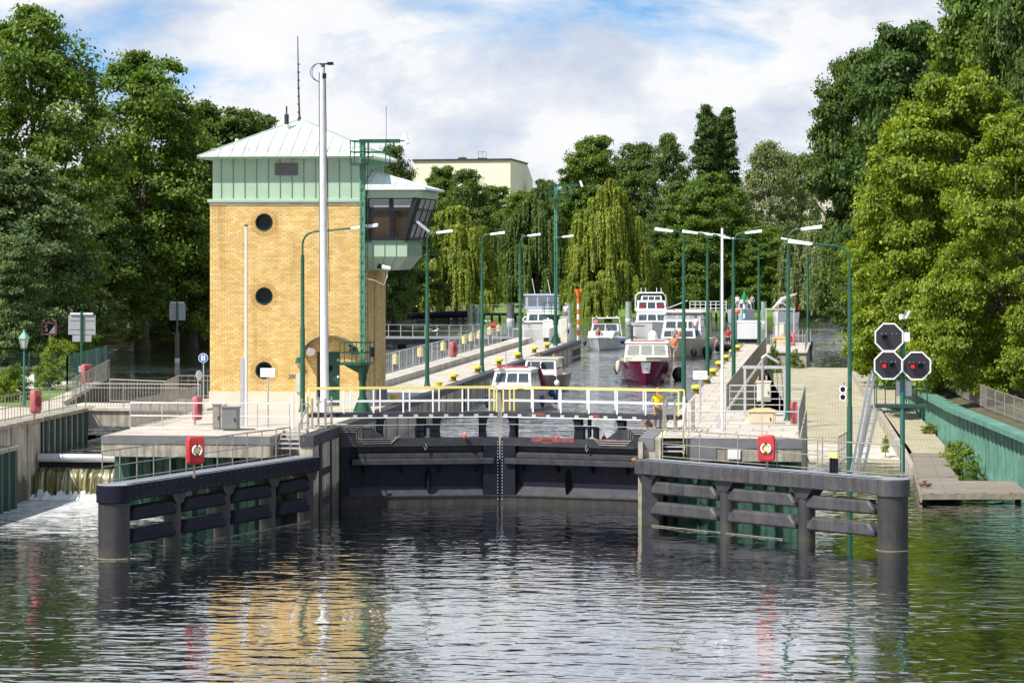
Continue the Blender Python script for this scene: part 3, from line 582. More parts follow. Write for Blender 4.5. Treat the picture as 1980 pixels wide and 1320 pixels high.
# control cabin on the lock side
YB = 126.9
def ring(xr, y0, y1, z, x0=TX1): return [(x0, y0, z), (xr, y0, z), (xr, y1, z), (x0, y1, z)]
cb = MB(); cb.loft([ring(-18.88, 122.75, 126.6, 8.82), ring(-18.42, 122.4, YB, 9.4), ring(-18.42, 122.4, YB, 10.0)]); tub = cb.build('cabin_tub', copper, tw)
b = MB()
for x in np.arange(TX1 + .32, -18.5, .5): b.bar((x, 122.385, 9.4), (x, 122.385, 9.98), .02, .03); b.bar((TX1 + (x - TX1) * .74, 122.735, 8.84), (x, 122.385, 9.4), .02, .03)
for y in np.arange(122.8, 126.9, .42): b.bar((-18.405, y, 9.4), (-18.405, y, 9.98), .02, .03)
b.build('seams', MATS['seam_green'], tub)
MB().loft([ring(-18.36, 122.33, YB + .05, 10.0), ring(-18.36, 122.33, YB + .05, 10.09)]).build('cabin_sill', mk('sill_green', (.05, .13, .085), .5), tw)
zb, zt = 10.09, 11.9
fr = lambda z: (z - zb) / (zt - zb)
xr_ = lambda z: -18.45 + (.58) * fr(z); y0_ = lambda z: 122.44 - .30 * fr(z)
cg = mk('cabin_glass', (.055, .038, .022), .05, var=.5, vs=.9, spec=.8)
win = MB().loft([ring(xr_(zb), y0_(zb), YB, zb), ring(xr_(zt), y0_(zt), YB + .3, zt)]).build('cabin_windows', cg, tw)
b = MB()
def fpt(x, z, o=.04): return (x, y0_(z) - o, z)
def spt(y, z, o=.04): return (xr_(z) + o, y, z)
for x, w_ in ((TX1 + .12, .2), (-19.05, .17)): b.bar(fpt(x, zb + .05), fpt(x, zt), w_, .1)
b.bar((xr_(zb) - .05, y0_(zb) - .02, zb + .05), (xr_(zt) - .05, y0_(zt) - .02, zt), .3, .2)
for z in (zb + .09, 11.42): b.bar(fpt(TX1 + .05, z), fpt(xr_(z), z), .1, .16)
for y in (123.7, 125.3, YB - .05): b.bar(spt(y, zb + .05), spt(y + .02, zt), .14, .14)
for z in (zb + .09, 10.85, 11.42): b.bar(spt(122.5, z), spt(YB, z), .1, .12)
b.build('window_frame', mk('frame_black', (.006, .007, .009), .5), win)
bl = mk('blind_grey', (.36, .36, .38), .5)
b = MB()
for z in np.arange(11.5, 11.88, .065): b.bar(fpt(TX1 + .1, z, .05), fpt(-19.15, z, .05), .05, .05); b.bar(fpt(-18.95, z, .05), fpt(xr_(z) - .25, z, .05), .05, .05); b.bar(spt(122.5, z, .06), spt(YB + .1, z, .06), .05, .05)
b.build('blind', bl, win)
b = MB()
for y in np.arange(122.75, YB - .2, .42):
    for a, c_ in ((10.2, 10.78), (10.92, 11.36)): b.bar(spt(y, a, .05), spt(y + .02, c_, .05), .24, .03)
b.build('side_reflection_strip', white_dull, win)  # pale strips put the bright reflections between the mullions into colour
MB().loft([ring(-17.76, 122.06, YB + .3, 11.9), ring(-17.72, 122.0, YB + .35, 12.22)]).build('cabin_parapet', copper, tw)
b = MB(); b.raw([(TX1, 121.75, 12.24), (-17.5, 121.75, 12.24), (-17.5, 127.6, 12.24), (TX1, 127.6, 12.24), (TX1, 121.75, 12.32), (-17.5, 121.75, 12.32), (-17.5, 127.6, 12.32), (TX1, 127.6, 12.32), (TX1, 124.2, 13.12), (TX1, 125.6, 13.12)],
    [(3, 2, 1, 0), (0, 1, 5, 4), (1, 2, 6, 5), (2, 3, 7, 6), (4, 5, 8), (5, 6, 9, 8), (6, 7, 9), (0, 4, 8, 9, 7, 3)]); cr = b.build('cabin_roof', roofm, tw)
b = MB()
for x in np.arange(TX1 + .25, -17.4, .52):
    f = 1 - (x - TX1) / (-17.5 - TX1); b.bar((x, 121.75, 12.34), (x, 121.75 + 2.45 * f, 12.34 + .8 * f), .03, .04)
b.bar((-17.5, 121.75, 12.34), (TX1, 124.2, 13.14), .07, .06)
b.build('seams', MATS['roof_seam'], cr)
b = MB(); b.tube([(TX1 + .1, 121.9, 12.2), (TX1 + .1, 121.9, 11.9), (TX1 - .08, 121.95, 11.7), (TX1 - .12, 122.0, 11.5), (TX1 - .12, 122.0, 3.1)], .05, 8); b.build('downpipe', green_paint, tw)
# loudspeaker and mirror lamp hung on the cabin
b = MB(); b.bar((-17.95, 122.2, 10.9), (-17.4, 122.1, 10.45), .09, .1); b.build('cabin_lamp', alu, tw)
xs_, zs_ = XY(746, 122.2), ZY(517, XY(746, 122.2), 122.2)
b = MB(); b.bar((xs_ + .04, 122.3, zs_), (xs_ + .04, 122.3, zs_ - .45), .05); b.tube([(xs_ + .04, 122.3, zs_ - .4), (xs_ - .1, 122.3, zs_ - .75), (xs_ - .5, 122.2, zs_ - .55), (xs_ - 1.0, 122.1, zs_ - .45), (xs_ - 1.2, 122.08, zs_ - .3)], .025, 6); b.build('camera_bracket', galv_light, tw)
b = MB(); b.tube([(xs_ - .16, 122.2, zs_ + .02), (xs_ + .2, 122.2, zs_ - .05)], [.1, .09], 10); b.build('camera', white, tw)
MB().tube([(xs_ - .34, 122.2, zs_ + .08), (xs_ - .18, 122.2, zs_ + .02)], [.13, .08], 10).build('floodlight', steel, tw)

# ------------------------------------------------------------------ mitre gates
def leaf(hinge, mitre, label, mirror):
    H_, M_ = Vector((*hinge, 0)), Vector((*mitre, 0)); Ln = (M_ - H_).length; u = (M_ - H_).normalized(); n = Vector((u.y, -u.x, 0)) if not mirror else Vector((-u.y, u.x, 0))
    T = lambda a, b_, z: H_ + u * a + n * b_ + Vector((0, 0, z))
    g = thing('lock_gate', label, 'lock gate', (H_.x, H_.y, 0))
    def bx(b, a0, a1, n0, n1, z0, z1): b.extr([T(a0, n0, z0), T(a1, n0, z0), T(a1, n1, z0), T(a0, n1, z0)], (0, 0, z1 - z0)); return b
    def pr(b, prof, a0, a1): b.extr([T(a0, q, z) for q, z in prof], u * (a1 - a0)); return b
    bx(MB(), .02, Ln - .02, -.55, -.3, -1.2, 2.5).build('skin_plate', steel, g)
    bx(MB(), .02, Ln - .02, -.5, .04, 2.24, 2.55).build('top_girder', steel_grey, g)
    b = MB(); b.extr([T(a, -.12, z) for a, z in ((.05, 2.552), (1.75, 2.552), (1.2, 2.95), (.05, 2.95))], n * .12); b.build('hinge_plate', steel_grey, g)
    if mirror: pass
    bx(MB(), Ln - .62, Ln - .004, -.5, .035, -1.2, 2.238).build('stile', steel, g); bx(MB(), .02, .35, -.5, .03, -1.2, 2.238).build('stile', steel, g)
    pr(MB(), [(-.3, 2.2), (-.26, 2.06), (-.02, 1.93), (-.02, 1.79), (-.3, 1.79)], .7 if not mirror else .36, Ln - .63).build('upper_apron', steel_grey, g)  # both aprons in lighter steel: light on their slopes is put into the colour
    pr(MB(), [(-.3, 1.54), (.16, 1.54), (.2, 1.57), (.2, 1.74), (.16, 1.77), (-.3, 1.77)], .45, Ln - .25).build('rubbing_beam', steel_grey, g)
    for a in np.linspace(.9, Ln - .9, 4): pr(MB(), [(-.3, 1.2), (.1, 1.53), (-.3, 1.53)], a, a + .08).build('bracket', steel, g)
    pr(MB(), [(-.3, .68), (.0, .36), (-.3, .36)], .36, Ln - .63).build('lower_apron', steel_grey, g)
    pr(MB(), [(-.5, -1.2), (.05, -1.2), (.05, .32), (.1, .325), (.1, .355), (-.5, .355)], .1, Ln - .01).build('bottom_girder', mk('gate_grime', (.035, .034, .034), .7, var=.4, vs=3, streak=.5, scol=(.065, .06, .048), spec=.2), g)
    am = Ln * .555
    b = MB(); b.loft([[T(am - w_, -.3, z), T(am, q, z), T(am + w_, -.3, z)] for z, w_, q in ((.42, .05, -.05), (.6, .11, .05), (.9, .13, .08), (1.2, .11, .02), (1.38, .04, -.2))]); b.build('rib', steel, g, smooth=True)
    b = MB()
    for z in np.arange(.2, 2.5, .115): c_ = T(Ln - .07 if not mirror else Ln - .1, .035, z); b.cyl(c_, c_ + n * .03, .02, n=6)
    b.build('bolts', galv_light, g)
    # walkway carried on stanchions
    e0 = -1.15
    bx(MB(), e0, Ln - .06, -.75, -.02, 3.36, 3.52).build('walkway_deck', steel_grey, g)
    b = MB(); b.bar(T(.3, .02, 3.335), T(Ln - .1, .02, 3.335), .035); b.build('edge_rail', white, g)
    b = MB()
    for a in np.arange(.5, Ln - .2, .58): bx(b, a, a + .16, -.018, .0, 3.36, 3.45)
    b.build('clip_plate', galv_light, g)
    for a in ((1.55, 3.1, 3.72, 5.5) if not mirror else (1.15, 2.9, 5.55)):
        b = MB(); b.extr([T(a - .14, -.36, 2.55), T(a + .14, -.36, 2.55), T(a + .14, -.36, 3.36), T(a - .14, -.36, 3.36)], n * .05); b.extr([T(a - .14, -.1, 2.55), T(a + .14, -.1, 2.55), T(a + .1, -.1, 2.85), T(a + .14, -.1, 3.2), T(a + .24, -.1, 3.36), T(a - .24, -.1, 3.36), T(a - .14, -.1, 3.2), T(a - .1, -.1, 2.85)], n * .05); bx(b, a - .1, a + .1, -.31, -.1, 3.2, 3.3); b.build('stanchion', steel, g)
    ah = 3.25 if not mirror else 2.45
    b = MB()
    for s_ in (-.28, .28): bx(b, ah + s_ - .08, ah + s_ + .08, -.3, -.05, 2.55, 3.0)
    b.cyl(T(ah, -.2, 2.6), T(ah, -.2, 3.36), .08); b.bar(T(ah - .3, -.2, 3.0), T(ah + .3, -.2, 3.0), .1); b.bar(T(ah, -.1, 2.55), T(ah, .12, 2.2), .05); b.build('sluice_drive', steel, g)
    b = MB(); c_ = T(ah, .1, 2.1); b.tube([c_ + Vector((0, 0, .25)), c_ + u * .05 + Vector((0, 0, .1)), c_, c_ - u * .06 + Vector((0, 0, .12))], .02, 6); b.build('hook', alu, g)
    b = MB()
    for i in range(3):
        o_ = i * .085
        b.tube([T(-.1, .06, 2.98 - o_), T(.75 - o_, .06, 2.98 - o_), T(.8 - o_, .06, 2.93 - o_), T(.8 - o_, .06, 2.42 + .0 - o_ * -1 + .0), T(.87 - o_, .06, 2.36 + o_), T(1.95, .06, 2.36 + o_), T(2.15 + o_, .06, 2.55 + o_ * .6)], .011, 6)
    b.build('conduit', galv, g)
    b = MB(); b.bar(T(-.3, .05, 3.06), T(Ln - .4, .05, 3.06), .022); b.bar(T(-.3, -.6, 2.9), T(Ln - .1, -.6, 2.9), .02); b.build('guard_wire', galv_light, g)
    e1 = e0 - (0.0 if not mirror else .0)
    b = MB(); b.bar(T(e1, -.05, 4.45), T(Ln - .08, -.05, 4.45), .075, .07); b.build('handrail', yellow_pale, g)
    b = MB(); b.bar(T(e1, -.70, 4.45), T(Ln - .08, -.70, 4.45), .06, .06); b.build('handrail', yellow_pale, g)
    b = MB(); b.bar(T(e1, -.05, 3.95), T(Ln - .08, -.05, 3.95), .05, .05); b.bar(T(e1, -.7, 3.95), T(Ln - .08, -.7, 3.95), .045, .045); b.build('mid_rail', white, g)
    for a in np.arange(.15, Ln - .3, 1.135):
        MB().bar(T(a, -.05, 3.5), T(a, -.05, 4.42), .055).build('post', white, g); MB().bar(T(a + .32, -.7, 3.5), T(a + .32, -.7, 4.42), .05).build('post', white, g)
    for a, q in ((Ln - .1, -.05), (Ln - .1, -.7), (Ln - .28, -.7), (e1, -.05), (e1, -.7)): MB().bar(T(a, q, 3.5), T(a, q, 4.44), .055).build('end_post', yellow_pale, g)
    if mirror:
        b = MB()
        for a0, a1, z0, z1 in ((3.0, 4.7, 2.42, 2.57), (3.9, 4.3, 2.36, 2.5), (1.3, 1.7, 2.50, 2.57)): bx(b, a0, a1, .0, .046, z0, z1)
        bx(b, 4.2, 4.9, -.03, -.012, 3.40, 3.49); bx(b, 2.0, 2.3, -.03, -.012, 3.38, 3.5)
        b.build('primer_patch', mk('red_primer', (.30, .04, .03), .7, var=.5, vs=6, spot=((.08, .08, .085), 5., .5)), g)
        b = MB(); b.extr([T(.62, -.012, z) if k else T(.5, -.012, z) for k, z in ((0, 1.92), (1, 1.92))] + [T(.72, -.012, 1.86), T(.66, -.012, 1.8), T(.58, -.012, 1.8)], n * .006); b.build('rust_stain', mk('rust', (.42, .19, .02), .8, var=.4, vs=8), g)
    return g
leaf((-18.86, 108.3), (-12.97, 109.92), 'left leaf of the dark steel lock gate, joined to the concrete pier below the tower', False)
leaf((-7.14, 108.3), (-12.93, 109.92), 'right leaf of the dark steel lock gate with red primer patches on its top edge', True)

# ------------------------------------------------------------------ guide structures in front of the lock
def guide(A, B, sgn, fr, label, cols):
    A, B = Vector((*A, 0)), Vector((*B, 0)); Ln = (B - A).length; u = (B - A).normalized(); n = Vector((u.y, -u.x, 0)) * sgn
    T = lambda a, q, z: A + u * a + n * q + Vector((0, 0, z))
    g = thing('fender_pier', label, 'guide pier', (A.x, A.y, 0))
    def bx(b, a0, a1, q0, q1, z0, z1): return b.extr([T(a0, q0, z0), T(a1, q0, z0), T(a1, q1, z0), T(a0, q1, z0)], (0, 0, z1 - z0))
    c0, c1 = cols
    b = MB(); b.cyl(T(.05, -.05, -1.5), T(.05, -.05, 1.78), .50, n=36); b.build('end_pile', steel_pile, g, smooth=True)
    b = MB(); b.cyl(T(.05, -.05, 1.74), T(.05, -.05, 2.30), .56, n=40); b.build('pile_cap', c0, g, smooth=True, bevel=.03)
    MB().loft([[T(.05 + r * cos(k * pi / 18), -.05 + r * sin(k * pi / 18), z) for k in range(36)] for r, z in ((.49, .012), (.535 , .012), (.555, .004), (.57, -.02))], caps=False).build('scum_line', mk('scum', (.15, .14, .10), .9, var=.5, vs=9), g); MB().cyl(T(.05, -.05, 2.302), T(.05, -.05, 2.312), .54, n=40).build('cap_plate', steel_top, g)
    k = Ln * .52
    bx(MB(), .15, k, -.52, .46, 1.80, 2.29).build('beam', c1, g, bevel=.03)
    bx(MB(), k + .003, Ln, -.52, .46, 1.80, 2.29).build('beam', c0, g, bevel=.03)
    bx(MB(), .2, Ln, -.50, .43, 2.294, 2.306).build('deck_plate', steel_top, g)
    b = MB(); bx(b, .2, Ln, .33, .36, 2.306, 2.33); b.build('deck_lip', steel, g)
    b = MB()
    for z in (1.88, 2.2):
        for a in np.arange(.6, Ln - .3, .42): c_ = T(a, .46, z); b.cyl(c_, c_ + n * .012, .013, n=6)
    b.build('bolts', galv, g)
    for f0, f1 in zip(fr[:-1], fr[1:]):
        a = f1 * Ln
        if f1 < .995:
            p_ = MB().cyl(T(a, .0, -1.5), T(a, .0, 1.8), .29, n=20).build('pile', steel_pile, g, smooth=True)
        a0, a1 = f0 * Ln + (.48 if f0 == 0 else .20), a - .20
        for z0, z1 in ((1.12, 1.58), (.40, .86)):
            fd = MB(); cz = z0 + .17; e = .26
            fd.loft([[T(x, q, z) for x, z in ((a0 + .06 + i, z0 + i), (a1 - .06 - i, z0 + i), (a1 - .06 - i, cz), (a1 - .06 - e - i, z1 - i), (a0 + .06 + e + i, z1 - i), (a0 + .06 + i, cz))] for q, i in ((-.04, 0), (.26, 0), (.34, .05))])
            o = fd.build('fender', c0 if random.random() < .55 else c1, g, bevel=.035)
            for s0, s1 in ((a0 - .02, a0 + .34), (a1 - .34, a1 + .02)):
                b = MB(); b.extr([T(s0, -.2, z0 + .12), T(s1, .0, z0 + .12), T(s1, .22, z0 + .12), T(s0, .1, z0 + .12)], (0, 0, .22))
                b.extr([T(s0, -.25, z0 - .05), T(s1, -.1, z0 + .1), T(s1, .1, z0 + .1), T(s0, .1, z0 - .05)], (0, 0, .171)); b.build('bracket', steel_pile, o)
    for f in fr[1:]:
        b = MB(); a = min(f * Ln, Ln - .3); b.extr([T(a - .55, -.001, 1.8), T(a + .45, 0, 1.8), T(a + .22, 0, 1.45), T(a - .24, 0, 1.45)], n * .3); b.extr([T(a - .55, -.3, 1.8), T(a + .45, -.3, 1.8), T(a + .22, -.3, 1.45), T(a - .24, -.3, 1.45)], n * .3); b.build('pile_head', steel_pile, g)
    b = MB(); b.tube([T(Ln * .4, .25, .02), T(Ln - .4, .25, .02)], .014, 6); b.build('floating_tube', galv, g)
    return T, Ln
TL, LL = guide((-22.8, 89.5), (-19.0, 102.6), 1, (0, .27, .52, .765, .98), 'left dark steel guide pier with two fender rows before the foaming weir pool', (steel, steel))
TR, LR = guide((1.67, 94.6), (-6.95, 102.55), -1, (0, .325, .64, .965), 'right dark steel guide pier with two rows of fenders and ladders leaning on it', (steel_worn, steel_worn))
# stairs from the quay down to the guide piers
def stair(x0, x1, label):
    g = thing('stair', label, 'stairs', ((x0 + x1) / 2, 103.8, 2.3))
    for i in range(5): MB().box((x0 + .03, 104.35 - .33 * i, 3.1 - .145 * i), (x1 - .03, 104.63 - .33 * i, 3.14 - .145 * i)).build('tread', galv_light, g)
    b = MB(); b.bar((x0, 104.7, 3.1), (x0, 102.95, 2.42), .04, .16); b.bar((x1, 104.7, 3.1), (x1, 102.95, 2.42), .05, .16); b.build('stringer', galv if x0 < -10 else yellow_pale, g)
    MB().box((x0 - .03, 104.85, 1.6), (x1 + .02, 104.98, 2.99)).build('back_wall', concrete_stained, g)
    b = MB(); b.bar((x1, 104.6, 3.1), (x1, 104.6, 4.0), .05); b.bar((x1, 103.0, 2.45), (x1, 103.0, 3.4), .05); b.bar((x1, 104.6, 4.0), (x1, 103.0, 3.4), .05); b.build('stair_rail', galv, g)
stair(-20.3, -19.42, 'grey metal stair of five treads on the left beside the concrete pier')
stair(-6.33, -5.56, 'metal stair with a yellow side rail at the right end of the gate')
# ------------------------------------------------------------------ railings
def railing(label, pts, h=1.05, rails=(1.05, .12), sp=1.5, bal=None, mat=None, r=.024, group=None, base=0.0, name='railing'):
    mat = mat or galv; pts = [Vector(p) for p in pts]
    g = thing(name, label, 'railing', pts[0], group)
    for k, z in enumerate(rails):
        b = MB(); rr = r if k == 0 else r * .72
        b.tube([p + Vector((0, 0, z)) for p in pts], rr, 6).build('handrail' if k == 0 else 'rail', mat, g)
    bb = MB()
    for i, (p, q) in enumerate(zip(pts[:-1], pts[1:])):
        Ln = (q - p).length; k = max(1, round(Ln / sp))
        for j in range(k + (1 if i == len(pts) - 2 else 0)):
            c = p.lerp(q, j / k); MB().cyl(c - Vector((0, 0, base)), c + Vector((0, 0, h)), r * .85, n=6).build('post', mat, g)
        if bal:
            m = int(Ln / bal); lo = min(rails); hi = max(rails)
            for j in range(m):
                c = p.lerp(q, (j + .5) / m); bb.tube([c + Vector((0, 0, lo)), c + Vector((0, 0, hi))], .0105, 4, caps=False)
    if bal: bb.build('balusters', mat, g)
    return g
def along(T, a0, a1, q, z): return [T(a0, q, z), T(a1, q, z)]
railing('grey three bar railing along the back of the left guide pier', along(TL, .0, LL - .6, -.45, 2.3), 1.05, (1.05, .55, .1), 1.05)
railing('grey three bar railing along the back of the right guide pier', along(TR, .0, LR - .5, -.45, 2.3), 1.05, (1.05, .55, .1), 1.9)
railing('pale two bar railing at the front edge of the clinker paved quay', [(-26.45, 106.2, ZQ), (-20.4, 106.2, ZQ)], .98, (.98, .5, .04), 1.2, mat=galv_light)
railing('slatted railing at the left side of the quay in front of the tower', [(-26.42, 117.0, ZQ), (-26.45, 106.25, ZQ)], 1.05, (1.05, .1), 1.6, .13)
railing('slatted railing on the near edge of the weir footbridge', [(-31.4, 118.35, 3.08), (-26.5, 118.35, 3.08)], 1.02, (1.02, .85, .1), 1.6, .125)
railing('slatted railing on the far edge of the weir footbridge', [(-31.4, 122.4, 3.08), (-28.95, 122.4, ZQ)], 1.02, (1.02, .1), 1.5, .125)
railing('railing bending round the quay corner left of the tower', [(-28.95, 122.45, ZQ), (-29.65, 127.9, ZQ), (-27.0, 128.1, ZQ)], 1.02, (1.02, .8, .1), 1.5, .28)
railing('railing running back along the left bank beyond the footbridge', [(-33.5, 124, ZQ), (-37.4, 145.8, ZQ)], 1.02, (1.02, .55, .1), 2.2, .5)
railing('slatted railing on top of the left quay wall', [(-31.75, 101.6, 3.1), (-31.75, 118.2, 3.1)], 1.02, (1.02, .55, .1), 2.0, .4)
railing('solid grey railing panel at the left picture edge on the quay wall', [(-31.6, 99, 3.1), (-31.6, 101.4, 3.1)], .8, (.8, .4, .1), 1.2, .06)
railing('long slatted railing on the raised kerb beside the left lock quay', [(-23.0, 128.6, ZQ + .33), (-23.0, 196, ZQ + .33)], 1.05, (1.05, .1), 2.4, .55, mat=galv_light)
railing('short slatted railing across the far end of the left quay', [(-23.0, 203, ZQ), (-20.4, 203, ZQ), (-20.4, 206.8, ZQ)], 1.05, (1.05, .1), 1.3, .18, mat=galv_light)
railing('thin two bar railing at the front edge of the right quay', [(-5.4, 103.5, ZQ), (-1.5, 103.5, ZQ)], .95, (.95, .5), 1.3, mat=galv_light)
railing('slatted railing down the right side of the front quay block', [(-1.48, 103.6, ZQ), (-1.48, 120.9, ZQ)], 1.05, (1.05, .1), 1.7, .13)
railing('pale four bar railing closing the back of the right quay block', [(-4.6, 120.9, ZQ), (-1.5, 120.9, ZQ)], 1.05, (1.05, .8, .5, .25), .9, mat=galv_light)
railing('long slatted railing between the right lock quay and the slipway', [(-4.75, 121.2, ZQ), (-4.75, 186, ZQ)], 1.05, (1.05, .55, .1), 2.4, .34)
railing('bank railing of thin bars above the turquoise sheet pile wall', [(x + 1.3, y, z + .1) for x, y, z in WALL[:-2]], 1.0, (1.0, .55, .1), 2.0, .2)
railing('railing round the landing steps behind the right guide pier', [(-1.2, 103.8, 2.0), (-.1, 103.6, 2.0), (.2, 106.5, 2.0)], 1.05, (1.05, .55, .1), .55, mat=galv)
for x0, x1, lab in ((-20.4, -18.95, 'cluster of galvanised gate posts at the left end of the yellow handrail'), (-5.75, -5.25, 'cluster of galvanised gate posts at the right end of the yellow handrail')):
    g = thing('gate_barrier', lab, 'barrier', (x0, 107, ZQ))
    xa = x0 + (.35 if x0 < -10 else -.75)
    for x in (xa, xa + .4, x1 - .2): MB().bar((x, 106.8, ZQ), (x, 106.8, ZQ + 1.15), .07).build('post', galv, g); MB().bar((x, 108.1, ZQ), (x, 108.1, ZQ + 1.15), .07).build('post', galv, g)
    for z in (.2, .55, .9): MB().bar((xa, 106.8, ZQ + z), (xa, 108.1, ZQ + z), .035).build('bar', galv_light, g); MB().bar((x1 - .2, 106.8, ZQ + z), (x1 - .2, 108.1, ZQ + z), .035).build('bar', galv_light, g)
    MB().bar((x0, 106.82, ZQ), (x0, 106.82, ZQ + 1.3), .1).build('gate_post', white_dull, g)

# ------------------------------------------------------------------ lamps
def lamp(px, d, z0, ztop, reach, head, sx, label, long=False):
    p = D(px, d, z0); h = ztop - z0
    g = thing('street_lamp', label, 'street lamp', p, 'green street lamps with flat heads along the lock')
    b = MB(); b.tube([p, p + Vector((0, 0, .15)), p + Vector((0, 0, .5)), p + Vector((0, 0, h * .47)), p + Vector((0, 0, h * .475)), p + Vector((0, 0, h * .87))], [.19, .13, .105, .10, .082, .075], 10); b.build('pole', green_paint, g, smooth=True)
    t = p + Vector((0, 0, h)); e = reach - head; k = min(.55, e * .8)
    b = MB(); pts = [t - Vector((0, 0, h * .13))] + [t + Vector((sx * (k - k * cos(a)), 0, -k + k * sin(a))) for a in np.linspace(0, pi / 2, 7)] + [t + Vector((sx * (e + .05), 0, .09 * (e - k)))]
    b.tube(pts, .042, 8); b.build('arm', green_paint, g, smooth=True)
    s = t + Vector((sx * e, 0, .09 * (e - k))); q = s + Vector((sx * head, 0, .12 * head)); w = .17
    b = MB(); b.loft([[s + Vector((0, -w * .7, -.05)), s + Vector((0, w * .7, -.05)), s + Vector((0, w * .5, .05)), s + Vector((0, -w * .5, .05))], [q + Vector((0, -w, -.07)), q + Vector((0, w, -.07)), q + Vector((0, w * .6, .07)), q + Vector((0, -w * .6, .07))]]); hd = b.build('lamp_head', white, g, bevel=.015)
    b = MB(); b.loft([[s.lerp(q, f) + Vector((0, -w * .7, -.075)), s.lerp(q, f) + Vector((0, w * .7, -.075)), s.lerp(q, f) + Vector((0, w * .7, -.055)), s.lerp(q, f) + Vector((0, -w * .7, -.055))] for f in (.12, .95)]); b.build('diffuser', mk('diffuser', (.55, .66, .55), .3), hd)
    return g
lamp(585, 119.6, ZQ, 10.45, 3.15, 1.12, 1, 'green lamp with a long arm standing in front of the brick tower')
for i, (px, d) in enumerate(((826, 141), (932, 158), (1006, 178), (1074, 200))):
    lamp(px, d, ZQ, 10.5, 1.26, .8, 1, 'green lamp on the left quay, ' + ('nearest of four beyond the tower', 'second of four beyond the tower', 'third of four beyond the tower', 'farthest of four beside the lattice mast')[i])
for i, (px, d) in enumerate(((1322, 127), (1368, 145), (1394.5, 163), (1417, 181))):
    lamp(px, d, ZQ, 10.5, 1.26, .8, -1, 'green lamp with its head left at the right lock edge, ' + ('nearest of four', 'second of four', 'third of four', 'farthest of four')[i])
lamp(1418.5, 144, ZQ, 10.5, 1.4, .84, 1, 'green lamp beside the long railing with its head to the right over the slipway side')
lamp(1524, 113.7, ZQ, 10.5, 1.32, .82, 1, 'near green lamp on the right quay block beside the beige box')
lamp(1467, 201, ZQ, 10.3, 2.5, .9, -1, 'distant green lamp with a long left arm at the end of the right quay')
lamp(1562, 212, 2.9, 10.3, 1.95, .75, -1, 'distant green lamp standing on the black dolphin')
lamp(1643, 101.5, -.8, 9.85, 2.15, .85, -1, 'tall green lamp rising from the water behind the right guide pier, with two loudspeakers')
p = D(1632, 101.0, 0)
g = thing('loudspeaker_pair', 'two small white horn loudspeakers on the tall lamp post in the water', 'loudspeaker', (p.x, p.y, 4.8))
for y in (752, 767):
    c = Vector((p.x - .02, p.y, ZD(y, 101))); MB().tube([c + Vector((.12, .1, 0)), c, c + Vector((-.02, -.16, 0))], [.05, .07, .135], 14).build('horn', white, g, smooth=True); MB().cyl(c + Vector((-.02, -.165, 0)), c + Vector((-.02, -.17, 0)), .09, n=12).build('mouth', steel, g)
MB().bar((p.x, p.y + .1, 4.6), (p.x, p.y + .1, 5.1), .03).build('bracket', green_paint, g); MB().bar((p.x, p.y + .1, 4.85), (p.x + .2, p.y + .4, 4.85), .03).build('bracket', green_paint, g)

# ------------------------------------------------------------------ masts
p = G(628, 803, ZQ); h = ZD(130, 117) - ZQ
g = thing('camera_mast', 'tall white tapered mast in front of the tower door with cameras on top', 'mast', p)
tp = p + Vector((-.10, 0, h)); V = Vector
MB().tube([p, p + V((0, 0, .1)), p.lerp(tp, .5), tp], [.19, .175, .155, .11], 14).build('pole', white_dull, g, smooth=True)
b = MB(); b.cyl(p, p + V((0, 0, .06)), .33, n=8); b.extr([p + V((-.35, -.06, .05)), p + V((-.16, -.06, .05)), p + V((-.16, -.06, .75))], (0, .04, 0)); b.build('base_plate', white_dull, g)
b = MB(); b.tube([p + V((-.2, 0, .5)), tp + V((-.13, 0, -.2))], .018, 5); b.tube([p + V((.19, 0, 5)), tp + V((.125, 0, -.4))], .014, 5); b.build('cable_duct', steel, g)
b = MB(); b.bar(tp + V((0, 0, -.05)), tp + V((.05, 0, .12)), .13); b.bar(tp + V((-.1, 0, .13)), tp + V((.42, 0, .15)), .06); b.build('bracket', steel_grey, g)
MB().cbox(tp + V((.33, 0, .15)), (.24, .14, .12)).build('camera', steel, g); MB().cbox(tp + V((.1, -.08, -.35)), (.14, .12, .2)).build('junction_box', steel, g)
b = MB()
for rr in (.42, .34): b.tube([tp + V((-.02, 0, .16))] + [tp + V((-.12 - rr * sin(a) * .9, 0, -.2 + .36 * cos(a))) for a in np.linspace(.25, 2.7, 9)] + [tp + V((-.12, 0, -.6))], .014, 5)
b.build('cable_loop', steel, g, smooth=True)
